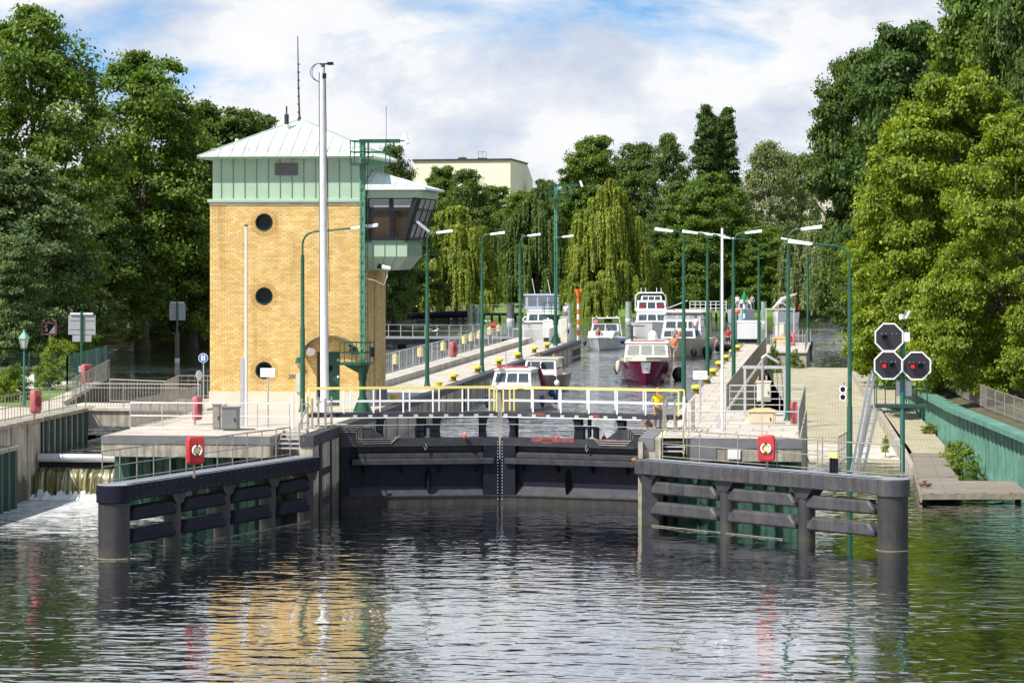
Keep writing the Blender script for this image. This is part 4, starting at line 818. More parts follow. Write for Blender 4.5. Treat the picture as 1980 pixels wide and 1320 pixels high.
def lattice_mast(p, label):
    g = thing('lattice_mast', label, 'mast', p); s = p.copy()
    b = MB(); b.tube([s, s + V((0, 0, .25)), s + V((0, 0, .5)), s + V((0, 0, 1.3)), s + V((0, 0, 1.35)), s + V((0, 0, 1.9))], [.25, .23, .14, .14, .18, .18], 12); b.build('column', green_paint, g, smooth=True)
    b = MB()
    for a in (-1, 1): b.extr([s + V((a * .14, -.02, .05)), s + V((a * .4, -.02, .05)), s + V((a * .14, -.02, .7))], (0, .04, 0))
    b.build('gusset', green_paint, g)
    b = MB(); H = 11.1
    for dx in (-.085, .085):
        for dy in (-.08, .08): b.bar(s + V((dx, dy, 1.9)), s + V((dx, dy, H)), .045)
    for i, z in enumerate(np.arange(1.95, H - .3, .3)):
        a = -1 if i % 2 else 1; b.bar(s + V((-.1 * a, -.1, z)), s + V((.1 * a, -.1, z + .3)), .03); b.bar(s + V((.1, -.1 * a, z)), s + V((.1, .1 * a, z + .3)), .03)
    b.box(tuple(s + V((-.05, -.05, 1.9))), tuple(s + V((.05, .05, H)))); b.build('lattice', green_pale, g)
    b = MB()
    for z in np.arange(2.2, H - .2, .3): b.bar(s + V((.09, .1, z)), s + V((.2, .1, z)), .018)
    b.bar(s + V((.2, .1, 2)), s + V((.2, .1, H)), .025); b.build('climbing_ladder', green_paint, g)
    def basket(x0, x1, z, hh, name):
        y0, y1 = -.55, .55; k = MB(); k.box(tuple(s + V((x0, y0, z))), tuple(s + V((x1, y1, z + .1)))); fl = k.build(name, green_paint, g)
        k = MB()
        for zz in (z + hh, z + hh * .55):
            for a, c in (((x0, y0), (x1, y0)), ((x1, y0), (x1, y1)), ((x1, y1), (x0, y1)), ((x0, y1), (x0, y0))): k.bar(s + V((*a, zz)), s + V((*c, zz)), .04)
        for x in (x0, (x0 * .6 + x1 * .4), x1):
            for y in (y0, y1): k.bar(s + V((x, y, z + .1)), s + V((x, y, z + hh)), .04)
        k.build('basket_rail', green_paint, fl)
    basket(-.85, .40, 1.98, .92, 'lower_basket'); b = MB(); b.extr([s + V((-.8, -.04, 1.97)), s + V((.3, -.04, 1.97)), s + V((.2, -.04, 1.6)), s + V((-.1, -.04, 1.6))], (0, .08, 0)); b.build('bracket', green_paint, g)
    MB().cbox(s + V((.38, 0, 2.5)), (.16, .2, .4)).build('floodlight', steel, g)
    basket(-.42, 1.05, 10.15, 1.0, 'upper_basket')
    b = MB(); b.box(tuple(s + V((-.12, -.1, H - .02))), tuple(s + V((1.55, .1, H + .13)))); b.bar(s + V((1.3, 0, H)), s + V((1.3, 0, H - .3)), .06); b.bar(s + V((1.5, 0, H + .06)), s + V((1.8, 0, H + .06)), .05); b.build('boom', green_paint, g)
    b = MB(); b.tube([s + V((1.74, -.03, H + .36)), s + V((1.90, -.12, H - .06))], .085, 10); b.build('camera', white, g)
    MB().tube([s + V((.95, .2, H + .1)), s + V((.95, .2, H + 1.5))], .012, 5).build('whip_aerial', steel_grey, g)
    return g
m1 = lattice_mast(G(701, 798, ZQ), 'green lattice camera mast with two baskets at the right corner of the tower')
copy_tree(m1, loc=D(1074.5, 204, ZQ), label='distant green lattice camera mast in front of the willows')
for px, d, yt, lab in ((476, 110, 437, 'slim white flagpole in front of the left side of the tower'), (1396.5, 108.5, 440, 'slim white flagpole on the right quay in front of the lamps')):
    p = D(px, d, ZQ); g = thing('flagpole', lab, 'flagpole', p)
    MB().tube([p, p + V((0, 0, ZD(yt, d) - ZQ))], [.06, .048], 10).build('pole', white, g, smooth=True); MB().cyl(p + V((0, 0, ZD(yt, d) - ZQ)), p + V((0, 0, ZD(yt, d) - ZQ + .05)), .075, n=10).build('cap', steel_grey, g)
    MB().box(tuple(p + V((-.22, -.06, 0))), tuple(p + V((-.08, .06, 2.6 if px < 900 else .5)))).build('clamp_post', galv_light, g); MB().bar(p + V((-.15, 0, .3)), p + V((0, 0, .3)), .05).build('clamp', galv, g)

# ------------------------------------------------------------------ signal lights
p = D(1745, 96.5, 2.31); d = 96.5
g = thing('signal_mast', 'lock signal mast with three black octagonal boards rimmed in white and two red lights', 'signal', p)
zt = ZD(640, d); MB().tube([p, V((p.x, p.y, zt))], .085, 14).build('pole', mk('signal_green', (.02, .12, .095), .4), g, smooth=True)
lens = bpy.data.materials.new('lit_red_lens'); lens.use_nodes = True; q = lens.node_tree.nodes['Principled BSDF']; q.inputs['Base Color'].default_value = (.6, .01, .01, 1); q.inputs['Emission Color'].default_value = (1, .02, .015, 1); q.inputs['Emission Strength'].default_value = .7
board_m = mk('signal_face', (.022, .022, .03), .45)
def octagon(px, py, lamps, lab=None):
    c = D(px, d - .25, ZD(py, d - .25)); r = 27.5 * d / F / cos(pi / 8) * 1.0
    fy = c.y
    def oc(r, y): return [(c.x + r * cos(pi / 8 + k * pi / 4), y, c.z + r * sin(pi / 8 + k * pi / 4)) for k in range(8)]
    bd = MB().extr(oc(r * .9, fy), (0, .05, 0)).build('signal_board', board_m, g)
    b = MB(); b.loft([oc(r, fy - .02), oc(r * .90, fy - .02), oc(r * .90, fy + .03), oc(r, fy + .06), oc(r, fy - .02)], caps=False); b.build('rim', white, bd)
    for dx, lit in lamps:
        x = c.x + dx; z = c.z - .02
        MB().cyl((x, fy - .012, z), (x, fy - .001, z), .07, n=18).build('lens', lens if lit else dark, bd)
        b = MB(); b.loft([[(x + .11 * cos(a), y, z + .11 * sin(a)) for a in np.linspace(.05, pi - .05, 10)] for y in (fy - .24, fy - .001)], caps=False, closed=False); b.loft([[(x + .10 * cos(a), y, z + .10 * sin(a)) for a in np.linspace(.05, pi - .05, 10)] for y in (fy - .24, fy - .001)], caps=False, closed=False); b.build('visor', board_m, bd)
    b = MB()
    for dx in (-.24, -.1, .1, .24): b.sph((c.x + dx, fy - .01, c.z + .12), .012, 6, 4)
    b.build('screws', white, bd)
octagon(1719, 652, ((-.14, False),)); octagon(1717.5, 706, ((-.13, True), (.13, False))); octagon(1772.5, 707, ((-.13, True), (.13, False)))
b = MB()
for z in (ZD(652, d), ZD(706, d)): b.bar((p.x - .45, p.y - .1, z), (p.x + .45 * (1 if z < 6 else .1), p.y - .1, z), .05)
b.build('cross_arm', green_paint, g)
zp = ZD(786, d); x0, x1 = D(1692, d).x, D(1794, d).x
fl = MB().box((x0, p.y - .1, zp - .04), (x1, p.y + .75, zp + .06)).build('service_platform', mk('platform_green', (.012, .05, .04), .5), g)
b = MB(); zr = zp + .62
for z in (zr, zp + 1.12): b.bar((x0 - .05, p.y + .72, z), (x1, p.y + .72, z), .04); b.bar((x0 - .05, p.y - .05, z), (x0 - .05, p.y + .72, z), .04)
for x in np.linspace(x0, x1, 6): b.bar((x, p.y + .72, zp), (x, p.y + .72, zp + 1.12), .035)
b.bar((x0 + .05, p.y - .05, zp), (x0 + .05, p.y - .05, zp + 1.12), .035); b.build('platform_rail', green_paint, fl)
MB().extr([(p.x - .6, p.y + .1, zp - .04), (p.x + .6, p.y + .1, zp - .04), (p.x + .08, p.y + .1, zp - .16), (p.x - .08, p.y + .1, zp - .16)], (0, .06, 0)).build('bracket', MATS['platform_green'], fl)
MB().box((p.x - .2, p.y + .12, ZD(766, d)), (p.x + .3, p.y + .3, ZD(737, d))).build('cabinet', galv_light, g, bevel=.01)
MB().box((p.x + .03, p.y - .3, ZD(660, d)), (p.x + .24, p.y - .15, ZD(642, d))).build('relay_box', white_dull, g)
MB().tube([V((p.x, p.y, zt)), V((p.x + .02, p.y, zt + .4))], .025, 8).build('camera_stem', steel_grey, g); MB().cyl((p.x - .02, p.y, zt + .4), (p.x - .02, p.y, zt + .56), .10, n=14).build('camera_housing', white_dull, g)
MB().tube([V((p.x + .12, p.y, zt + .42)), V((p.x + .24, p.y - .05, zt + .66))], .055, 10).build('camera', white_dull, g, smooth=True)
MB().tube([V((p.x + .05, p.y, zt + .5)), V((p.x + .05, p.y, zt + 2.1))], .008, 5).build('whip_aerial', steel_grey, g)
def lean_ladder(b0, t0, w, label, n, flat=0):
    g = thing('ladder', label, 'ladder', b0); wv = V((w, 0, 0)) if not flat else V((0, w, 0))
    for s in (0, 1): MB().bar(b0 + wv * s, t0 + wv * s, .05, .09).build('side_rail', alu, g)
    for i in range(n): c = b0.lerp(t0, (i + .5) / n); MB().bar(c, c + wv, .03).build('rung', alu, g)
lean_ladder(D(1646, 96.4, 2.31), D(1682, 96.6, ZD(724, 96.6)), .14, 'tall narrow aluminium ladder leaning against the signal mast platform', 10)
lean_ladder(D(1656, 96.6, 2.31), D(1686, 96.7, ZD(783, 96.7)), .22, 'short wide aluminium ladder leaning below the signal platform', 9)
g = thing('flower_hydrant', 'row of three small white topped pump heads on the right guide pier', 'pump', TR(2.9, -.3, 2.31)); g.name = 'pump_heads'
for k in range(3): c = TR(3.0 - k * .13, -.3, 2.31); MB().cyl(c, c + V((0, 0, .5)), .05, n=8).build('stem', steel, g); MB().cyl(c + V((0, 0, .5)), c + V((0, 0, .68)), .065, n=10).build('head', yellow_pale, g)

# ------------------------------------------------------------------ lifebuoy cases
def lifecase(c, rz, label, faded=False, ring=True):
    g = thing('lifebuoy_case', label, 'lifebuoy case', c, 'red lifebuoy cases on the railings', rz)
    b = MB(); w, hh, dp = .29, .45, .10; out = []
    for cx, cz, a0 in ((w - .12, hh - .12, 0), (-w + .12, hh - .12, 90), (-w + .12, -hh + .12, 180), (w - .12, -hh + .12, 270)):
        out += [(cx + .12 * cos(R(a0 + a)), cz + .12 * sin(R(a0 + a))) for a in (0, 30, 60, 90)]
    b.loft([[(x * f, y, z * f) for x, z in out] for y, f in ((-dp, .9), (-dp + .04, 1), (dp, 1))]); b.build('case', red_faded if faded else red, g, world=False, smooth=True)
    MB().cyl((0, -dp - .004, .0), (0, -dp - .012, 0), .21, n=28).build('recess', mk('recess_red', (.2, .015, .015), .6), g, world=False)
    if ring:
        b = MB(); n = 28
        for a0, a1 in ((-1.2, 1.2), (1.9, 4.3)): b.tube([(.155 * cos(a), -dp - .04, .155 * sin(a)) for a in np.linspace(a0, a1, 14)], .035, 8)
        b.build('lifebuoy', white, g, world=False, smooth=True)
        b = MB(); b.cyl((0, -dp - .013, 0), (0, -dp - .02, 0), .10, n=20); b.build('centre_disc', yellow_pale, g, world=False)
    b = MB(); b.bar((0, dp, -.9), (0, dp + .02, .2), .06, .05); b.build('bracket', galv, g, world=False)
    return g
c = D(378, 93.8, ZD(870, 93.8)); lifecase(c, R(38), 'red lifebuoy case on the railing of the left guide pier, showing a white ring')
c = D(1482, 98.2, ZD(866, 98.2)); k = lifecase(c, R(-6), 'red lifebuoy case with a yellow centre on the right guide pier railing')
for px, py, d_, rz, lab in ((382, 789, 111, 80, 'dark pink lifebuoy case seen edge on, on the quay railing left of the tower'), (70, 776, 113, 75, 'red lifebuoy case on the left bank railing, seen from the side'), (877, 675, 170, 70, 'striped red lifebuoy case on the long railing of the left quay'), (1535, 799, 111, -80, 'red lifebuoy case on the side railing of the right quay block')):
    lifecase(D(px, d_, ZD(py, d_)), R(rz), lab, True, False)
lifecase(D(168, 138, ZD(722, 138)), R(60), 'faded pink lifebuoy case on the bank railing beyond the footbridge', True, False)
lifecase(D(954, 243, ZD(634, 243)), R(10), 'small distant red lifebuoy case near the yellow capped piles', False, False)
lifecase(D(1532, 198, ZD(655, 198)), R(-60), 'distant pink lifebuoy case on the pier head railing right of the quay', True, False)

# ------------------------------------------------------------------ bollards
def bollard(p, label):
    g = thing('bollard', label, 'bollard', p, 'yellow mooring bollards on the quay edges')
    b = MB(); b.tube([p, p + V((0, 0, .03)), p + V((0, 0, .04)), p + V((0, 0, .24))], [.26, .26, .14, .13], 14); b.build('stem', mk('bollard_stem', (.16, .12, .03), .6, var=.4), g, smooth=True)
    b = MB(); b.tube([p + V((0, 0, .22)), p + V((0, 0, .27)), p + V((0, 0, .36)), p + V((0, 0, .42))], [.14, .25, .24, .12], 14); b.build('head', mk('bollard_yellow', (.74, .62, .05), .5, var=.12), g, smooth=True)
    return g
ords = ['nearest', 'second', 'third', 'fourth', 'fifth', 'sixth', 'farthest']
bl0 = bollard(G(877, 737, ZQ), 'yellow bollard on the left quay edge, nearest of six')
for i, (px, py) in enumerate(((923, 721), (965, 706), (1001, 694), (1033, 682), (1058, 674))): copy_tree(bl0, loc=G(px, py, ZQ), label='yellow bollard on the left quay edge, %s of six' % (ords[i + 1] if i < 4 else 'farthest'))
for i, (px, py) in enumerate(((1346, 761), (1364, 742), (1379, 727), (1391, 712), (1404, 699), (1417, 688), (1426, 679))): copy_tree(bl0, loc=G(px, py, ZQ), label='yellow bollard on the right quay edge, %s of seven' % ords[i])
for px, py, lab in ((750, 778, 'low yellow mooring cleat on the quay below the cabin'), (836, 752, 'low yellow mooring cleat at the foot of the lamp beyond the tower')):
    p = G(px, py, ZQ); g = thing('mooring_cleat', lab, 'cleat', p); MB().cbox(p + V((0, 0, .05)), (1.1, .4, .1)).build('base', yellow, g); MB().cyl(p + V((.3, 0, .1)), p + V((.3, 0, .34)), .14, .2, 12).build('horn', yellow, g)

# ------------------------------------------------------------------ cabinets, boards and gear on the quays
def cabinet(px, d, z0, w, dp, hh, mat, label, name='cabinet', lid=None):
    p = D(px, d, z0); g = thing(name, label, 'cabinet', p)
    MB().cbox(p + V((0, 0, hh / 2 + .03)), (w, dp, hh)).build('housing', mat, g, bevel=.015)
    MB().cbox(p + V((0, -dp / 2 - .011, hh / 2 + .03)), (w * .86, .02, hh * .86)).build('door', mat, g); MB().cbox(p + V((w * .32, -dp / 2 - .04, hh * .5)), (.03, .03, .12)).build('handle', steel, g)
    if lid: MB().loft([[p + V((x * w * f, y * dp * f, z)) for x, y in ((-.5, -.5), (.5, -.5), (.5, .5), (-.5, .5))] for z, f in ((hh + .03, 1.14), (hh + .09, 1.14), (hh + .2, .55))]).build('lid', lid, g)
    else: MB().cbox(p + V((0, 0, hh + .05)), (w + .06, dp + .06, .05)).build('cap', mat, g)
    return g
box_grey = mk('cabinet_grey', (.17, .175, .18), .5); cream = mk('cabinet_cream', (.66, .64, .54), .5)
cabinet(446, 107.6, ZQ, .62, .4, .82, box_grey, 'dark grey cabinet behind the front railing of the tower quay')
cabinet(1474, 111.5, ZQ, 1.0, .6, .42, beige, 'beige box with a wooden lid on the right quay block', 'grit_box', wood_pale)
cabinet(1477, 117, ZQ + .55, .56, .4, .78, cream, 'cream switch cabinet on the right quay block behind the beige box')
cabinet(1507, 197, ZQ, 1.0, .6, .55, beige, 'distant beige box with a wooden lid on the pier head', 'grit_box', wood_pale)
cabinet(1508, 201, ZQ, .62, .4, 1.5, cream, 'distant cream switch cabinet on the pier head')
cabinet(1091, 207, ZQ, .5, .4, 1.75, cream, 'cream switch cabinet at the far end of the left quay')
cabinet(419, 108, ZQ, .28, .2, .9, galv, 'slim grey metal pillar beside the white flagpole at the tower')
for px, d, lab in ((1070, 208, 'pale grey gate machine housing at the far end of the left quay'), (1446, 205, 'pale grey gate machine housing at the far end of the right quay')):
    p = D(px, d, ZQ); g = thing('machine_housing', lab, 'housing', p); s = 1 if px < 1200 else -1
    MB().extr([p + V((x, 0, z)) for x, z in ((-.75, .3), (.8, .3), (.8, 1.5), (-.75, 1.5))], (0, 2.6, 0)).build('housing', white_dull, g, bevel=.03)
    MB().box(tuple(p + V((-.7, .1, 0.01))), tuple(p + V((.7, 2.5, .298)))).build('plinth', dark, g); MB().box(tuple(p + V((-.8, -.02, 1.5))), tuple(p + V((.85, 2.65, 1.56)))).build('cover', white, g)  # near-black block below the housing paints the shadowed gap there
def gantry(px, d, w, hh, label):
    p = D(px, d, ZQ); g = thing('crane_frame', label, 'frame', p)
    for x in (-w / 2, w / 2): MB().bar(p + V((x, 0, 0)), p + V((x, 0, hh)), .1).build('post', galv_light, g)
    MB().bar(p + V((-w / 2 - .1, 0, hh + .05)), p + V((w / 2 + .1, 0, hh + .05)), .12).build('beam', galv_light, g)
    MB().tube([p + V((-.1, -.05, 0)), p + V((-.1, -.05, hh + .45)), p + V((.05, -.05, hh + .55)), p + V((.55, -.1, hh + .25))], .05, 8).build('davit', alu, g)
gantry(1479, 116, 1.6, 1.95, 'galvanised frame with a davit over the steps on the right quay block'); gantry(1508, 199, 1.9, 2.5, 'distant galvanised frame on the pier head of the right quay')
def notice(px, py, d, label):
    p = D(px, d, ZQ); zc = ZD(py, d); g = thing('notice_board', label, 'notice board', p)
    MB().cyl(p, V((p.x, p.y, zc + .1)), .035, n=8).build('post', galv_light, g); bd = MB().box((p.x - .28, p.y - .06, zc - .17), (p.x + .28, p.y - .04, zc + .17)).build('board', white, g, bevel=.008)
    b = MB(); b.box((p.x - .14, p.y - .0645, zc + .03), (p.x + .15, p.y - .0605, zc + .06)); b.box((p.x - .09, p.y - .0645, zc - .08), (p.x + .1, p.y - .0605, zc - .05)); b.build('faint_lettering', mk('pale_ink', (.45, .45, .46), .6), bd)
notice(518, 720, 109, 'white notice board on a post in front of the lowest porthole'); notice(1354, 725, 113, 'white notice board on a post at the right end of the yellow handrail')
p = D(393.5, 118.5, ZQ); g = thing('round_sign', 'round blue and white footpath sign at the left corner of the tower', 'sign', p); zc = ZD(692, 118.5)
MB().cyl(p, V((p.x, p.y, zc)), .025, n=8).build('post', galv_light, g); bd = MB().cyl((p.x, p.y - .04, zc), (p.x, p.y - .06, zc), .20, n=28).build('disc', white, g)
MB().cyl((p.x, p.y - .061, zc), (p.x, p.y - .067, zc), .18, n=28).build('blue_field', mk('sign_blue', (.03, .13, .42), .4), bd)
b = MB(); b.box((p.x - .08, p.y - .074, zc - .11), (p.x - .02, p.y - .068, zc + .12)); b.box((p.x + .02, p.y - .074, zc - .11), (p.x + .08, p.y - .068, zc + .12)); b.build('symbol', white, bd)
p = D(383, 117.8, ZQ); g = thing('round_sign', 'small round sign seen edge on beside the footpath sign', 'sign', p, None, R(65)); MB().cyl((0, 0, 0), (0, 0, 1.7), .025, n=8).build('post', galv_light, g, world=False); MB().cyl((0, -.04, 1.6), (0, -.06, 1.6), .2, n=24).build('disc', white_dull, g, world=False)

# yellow capped mooring piles
def capped(p, zt, w, label, grp):
    g = thing('mooring_pile', label, 'mooring pile', p, grp)
    MB().cyl(p, V((p.x, p.y, zt - .55)), w * .62, n=14).build('pile', steel_pile, g, smooth=True)
    b = MB(); b.cyl((p.x, p.y, zt - .55), (p.x, p.y, zt), w, n=14); b.cyl((p.x, p.y, zt), (p.x, p.y, zt + .1), w * .3, n=8); b.build('cap', yellow_pale, g, smooth=True); return g
c0 = None
for i, (px, d) in enumerate(((764, 175), (813, 187), (857, 198), (898, 212), (911, 218), (927, 224), (947, 234), (964, 242))):
    p = D(px, d, -1.); lab = 'yellow capped mooring pile behind the long railing, ' + ['nearest of eight', 'second of eight', 'third of eight', 'fourth of eight', 'fifth of eight', 'sixth of eight', 'seventh of eight', 'farthest of eight'][i]
    c0 = capped(p, 3.3, .2, lab, 'yellow capped piles behind the railing') if c0 is None else copy_tree(c0, loc=p, label=lab)
c0 = None
for i, px in enumerate((746, 776, 806, 837, 867, 896)):
    p = D(px, 310, -1.); lab = 'yellow capped pile of the black boom, ' + ['leftmost of six, half hidden by the tower', 'second of six, carrying a blue sign', 'third of six', 'fourth of six', 'fifth of six', 'rightmost of six'][i]
    c0 = capped(p, 3.45, .27, lab, 'yellow capped piles along the black boom') if c0 is None else copy_tree(c0, loc=p, label=lab)
a, e = D(735, 309, 2.35), D(905, 309, 2.7)
g = thing('floating_boom', 'fat black tubular boom along the far row of yellow capped piles', 'boom', a); MB().tube([a, e], .36, 16).build('tube', steel, g, smooth=True); MB().bar(a - V((0, 0, .55)), e - V((0, 0, .75)), .3, .2).build('lower_beam', steel_grey, g)
p = D(775.5, 309.5, 3.45); g = thing('waterway_sign', 'blue rectangular waterway sign on a thin post above the boom', 'sign', p); MB().cyl(p, p + V((0, 0, 2.6)), .05, n=6).build('post', galv_light, g)
MB().box(tuple(p + V((-.27, -.1, 1.95))), tuple(p + V((.27, -.06, 3.0)))).build('panel', mk('sign_paleblue', (.16, .33, .66), .5), g); MB().box(tuple(p + V((-.13, -.112, 2.3))), tuple(p + V((.13, -.102, 2.75)))).build('symbol', white, g)
# walkway bridge behind the left quay
a, e = D(730, 233, 2.55), D(985, 238, 2.35)
g = thing('pontoon_walkway', 'grey steel walkway with a light railing over the water behind the left quay', 'walkway', a)
MB().bar(a, e, 1.4, .16).build('deck', galv_light, g); MB().bar(a - V((0, .5, .3)), e - V((0, .5, .3)), .25, .42).build('girder', steel_grey, g)
for z in (1.05, .55): MB().bar(a + V((0, -.65, z)), e + V((0, -.65, z)), .05).build('rail', galv_light, g)
for k in range(12): c = a.lerp(e, k / 11); MB().bar(c + V((0, -.65, 0)), c + V((0, -.65, 1.05)), .045).build('post', galv_light, g)
for f in (.18, .5, .85): c = a.lerp(e, f); MB().cyl((c.x, c.y, -1), (c.x, c.y, 2.2), .35, n=12).build('support', steel, g)
def pile(px, d, zt, r, mat, label, cap=None):
    p = D(px, d, -1); g = thing('dolphin_pile', label, 'pile', p); MB().cyl(p, V((p.x, p.y, zt)), r, n=12).build('pile', mat, g, smooth=True); MB().cyl((p.x, p.y, zt), (p.x, p.y, zt + .06), r * 1.06, n=12).build('cap', mat, g); MB().cyl((p.x, p.y, 1.6), (p.x, p.y, 1.95), r * 1.02, n=12).build('band', cap or white_dull, g); return g
pg = mk('pile_grey_green', (.26, .34, .27), .6, var=.2)
pile(909, 300, ZD(590, 300), .28, pg, 'pale green dolphin pile, left of the pair at the end of the boom'); pile(922.5, 300, ZD(590, 300), .24, pg, 'pale green dolphin pile, right of the pair at the end of the boom')
pile(987, 320, ZD(588, 320), .42, mk('pile_dark', (.09, .10, .10), .6), 'dark square dolphin pile in front of the sunny lawn'); pile(1215, 320, ZD(584, 320), .33, pg, 'pale dolphin pile in front of the right willow'); pile(1477, 310, ZD(584, 310), .3, pg, 'pale dolphin pile between the distant right boats'); pile(1100, 300, ZD(587, 300), .3, pg, 'pale dolphin pile behind the person on the moored cruiser')
# landing stages far away
a, e = D(905, 322, 2.35), D(1012, 322, 2.35)
g = thing('landing_stage', 'low black landing stage with a thin railing below the sunny lawn', 'landing stage', a); MB().bar(a, e, 1.5, .3).build('deck', steel, g)
MB().bar(a + V((0, 0, 1.05)), e + V((0, 0, 1.05)), .05).build('rail', galv, g)
for k in range(8): c = a.lerp(e, k / 7); MB().bar(c, c + V((0, 0, 1.05)), .05).build('post', galv, g); MB().cyl((c.x, c.y, -1), (c.x, c.y, 2.2), .14, n=8).build('pile', steel, g)
a, e = D(1335, 322, 2.6), D(1405, 322, 2.6)
g = thing('landing_stage', 'distant wooden landing stage with white railings on the far bank', 'landing stage', a); MB().bar(a, e, 2.2, .16).build('deck', wood, g)
for z in (.45, .85, 1.2): MB().bar(a + V((0, -1, z)), e + V((0, -1, z)), .07).build('rail', white_dull, g)
for k in range(8): c = a.lerp(e, k / 7); MB().bar(c + V((0, -1, 0)), c + V((0, -1, 1.25)), .08).build('post', white_dull, g); MB().cyl((c.x, c.y, -1), (c.x, c.y, 2.5), .12, n=8).build('pile', steel, g)
MB().bar(a + V((-.3, 0, 1.3)), a + V((-2.6, 0, .4)), .09).build('ramp_rail', white_dull, g)
# channel markers
def marker(px, base, d, yt, c1, label, up):
    p = D(px, d, ZW - .4); zt = ZD(yt, d); g = thing('channel_marker', label, 'channel marker', p); k = 9; z0 = ZW - .4; st = (zt - .9 - z0) / k
    for i in range(k): MB().cyl((p.x, p.y, z0 + i * st), (p.x, p.y, z0 + (i + 1) * st), .115, n=10).build('band', c1 if i % 2 == 0 else white, g)
    q = [(-.36, 0), (.36, 0), (0, .8)] if up else [(-.36, .8), (.36, .8), (0, 0)]
    MB().extr([(p.x + x, p.y - .03, zt - .9 + z) for x, z in q], (0, .06, 0)).build('topmark', c1, g); MB().extr([(p.x, p.y + y, zt - .9 + z) for y, z in q], (.04, 0, 0)).build('topmark_vane', c1, g)
marker(1118, 657, 250, 557, orange, 'orange and white banded channel pole with a downward triangle', False); marker(1439, 645, 262, 560, mk('marker_green', (.0, .32, .15), .5), 'green and white channel pole with a green cone on top', True)
p = D(1425.5, 255, -1); g = thing('buoy_post', 'thin green post with an orange ball on top beyond the right quay', 'post', p); MB().cyl(p, V((p.x, p.y, ZD(608, 255))), .09, n=8).build('post', green_paint, g); MB().sph((p.x, p.y, ZD(602, 255)), .24).build('ball', orange, g, smooth=True)
for px, py, lab in ((898, 844, 'small red float on the left gate leaf'), (1077, 847, 'small red float left on the right gate leaf'), (1168, 847, 'small red float beside the conduit on the right gate leaf'), (807, 850, 'small red float by the sluice drive of the left leaf')):
    p = D(px, 110.3, ZD(py, 110.3)); g = thing('float', lab, 'float', p); MB().sph(p, (.095, .095, .1)).build('ball', mk('float_red', (.62, .07, .04), .5), g, smooth=True); MB().cyl(p + V((0, 0, .09)), p + V((0, 0, .2)), .015, n=6).build('eye', white, g)
# black dolphin and pier head on the right
p = D(1550, 210, 0); g = thing('dolphin', 'black steel dolphin platform with a railing in the water right of the quay', 'dolphin', (p.x, p.y, 2.5))
MB().box((p.x - 1.1, p.y - .4, 2.35), (p.x + .75, p.y + 8, 2.75)).build('deck', steel, g)
for x in (-.95, -.2, .6): MB().box((p.x + x - .15, p.y - .38, -1), (p.x + x + .15, p.y, 2.35)).build('pile', steel, g)
for k in range(7): MB().bar((p.x - 1.05 + k * .28, p.y - .3, 2.75), (p.x - 1.05 + k * .28, p.y - .3, 3.8), .05).build('post', galv_light, g)
ph = thing('pier_head', 'stained concrete pier head at the far end of the right quay', 'pier', (-3.4, 190, ZQ)); MB().box((-4.6, 187, -1), (-2.2, 206, ZQ)).build('block', concrete_stained, ph); MB().box((-4.62, 186.9, ZQ + .002), (-2.15, 206.1, ZQ + .08)).build('cap', concrete_pale, ph)
railing('pale railing round the distant pier head', [(-4.5, 187.1, ZQ + .08), (-2.3, 187.1, ZQ + .08), (-2.3, 205, ZQ + .08)], 1.05, (1.05, .55), 1.2, .25, mat=galv_light)

# ------------------------------------------------------------------ left bank furniture
p = D(46.5, 124, ZQ); g = thing('lantern', 'old fashioned green lantern on a slim post on the left bank', 'lantern', p); zc = ZD(655, 124)
MB().tube([p, p + V((0, 0, .3)), p + V((0, 0, .35)), V((p.x, p.y, zc - .42))], [.09, .08, .05, .04], 10).build('post', mk('lantern_green', (.03, .15, .12), .5), g)
def hexr(r, z): return [(p.x + r * cos(k * pi / 3), p.y + r * sin(k * pi / 3), z) for k in range(6)]
MB().loft([hexr(.13, zc - .38), hexr(.22, zc + .02)]).build('glass_body', mk('lantern_glass', (.42, .42, .36), .3), g); MB().loft([hexr(.26, zc + .02), hexr(.2, zc + .12), hexr(.06, zc + .3), hexr(.02, zc + .42)]).build('roof', mk('verdigris', (.12, .30, .24), .5), g)
MB().loft([hexr(.16, zc - .42), hexr(.16, zc - .38)]).build('collar', MATS['lantern_green'], g)
b = MB()
for k in range(6): a_ = k * pi / 3; b.bar((p.x + .13 * cos(a_), p.y + .13 * sin(a_), zc - .38), (p.x + .225 * cos(a_), p.y + .225 * sin(a_), zc + .02), .02)
b.build('glazing_bars', MATS['lantern_green'], g)
def backsign(px, py, w, hh, d, zb, label, sub):
    p = D(px, d, zb); zc = ZD(py, d); g = thing('waterway_sign', label, 'sign', p)
    MB().cyl(p, V((p.x, p.y, zc + hh / 2 + .2)), .07, n=8).build('post', green_paint, g)
    MB().box((p.x - w / 2, p.y + .08, zc - hh / 2), (p.x + w / 2, p.y + .11, zc + hh / 2)).build('panel', mk('sign_back', (.30, .32, .35), .45), g); MB().box((p.x - w * .42, p.y + .0, zc + hh / 2 + .02), (p.x + w * .42, p.y + .12, zc + hh / 2 + .12)).build('lamp_strip', white_dull, g)
    if sub: MB().box((p.x - w * .35, p.y + .08, zc - hh / 2 - .36), (p.x + w * .35, p.y + .11, zc - hh / 2 - .03)).build('lower_panel', MATS['sign_back'], g); MB().cbox((p.x, p.y - .1, zc - 2.25), (.22, .18, .3)).build('switch_box', white_dull, g)
    for z in (-.25, .2): MB().box((p.x - w * .45, p.y + .06, zc + hh * z), (p.x + w * .45, p.y + .079, zc + hh * z + .05)).build('stiffener', galv, g)
    return p
backsign(157.5, 628, 1.42, 1.0, 148, 2.4, 'back of a large grey waterway sign with a smaller panel below it', True); pp = backsign(342.5, 603, 1.15, 1.18, 205, 0, 'back of a grey waterway sign on a brown pile in the left basin', False)
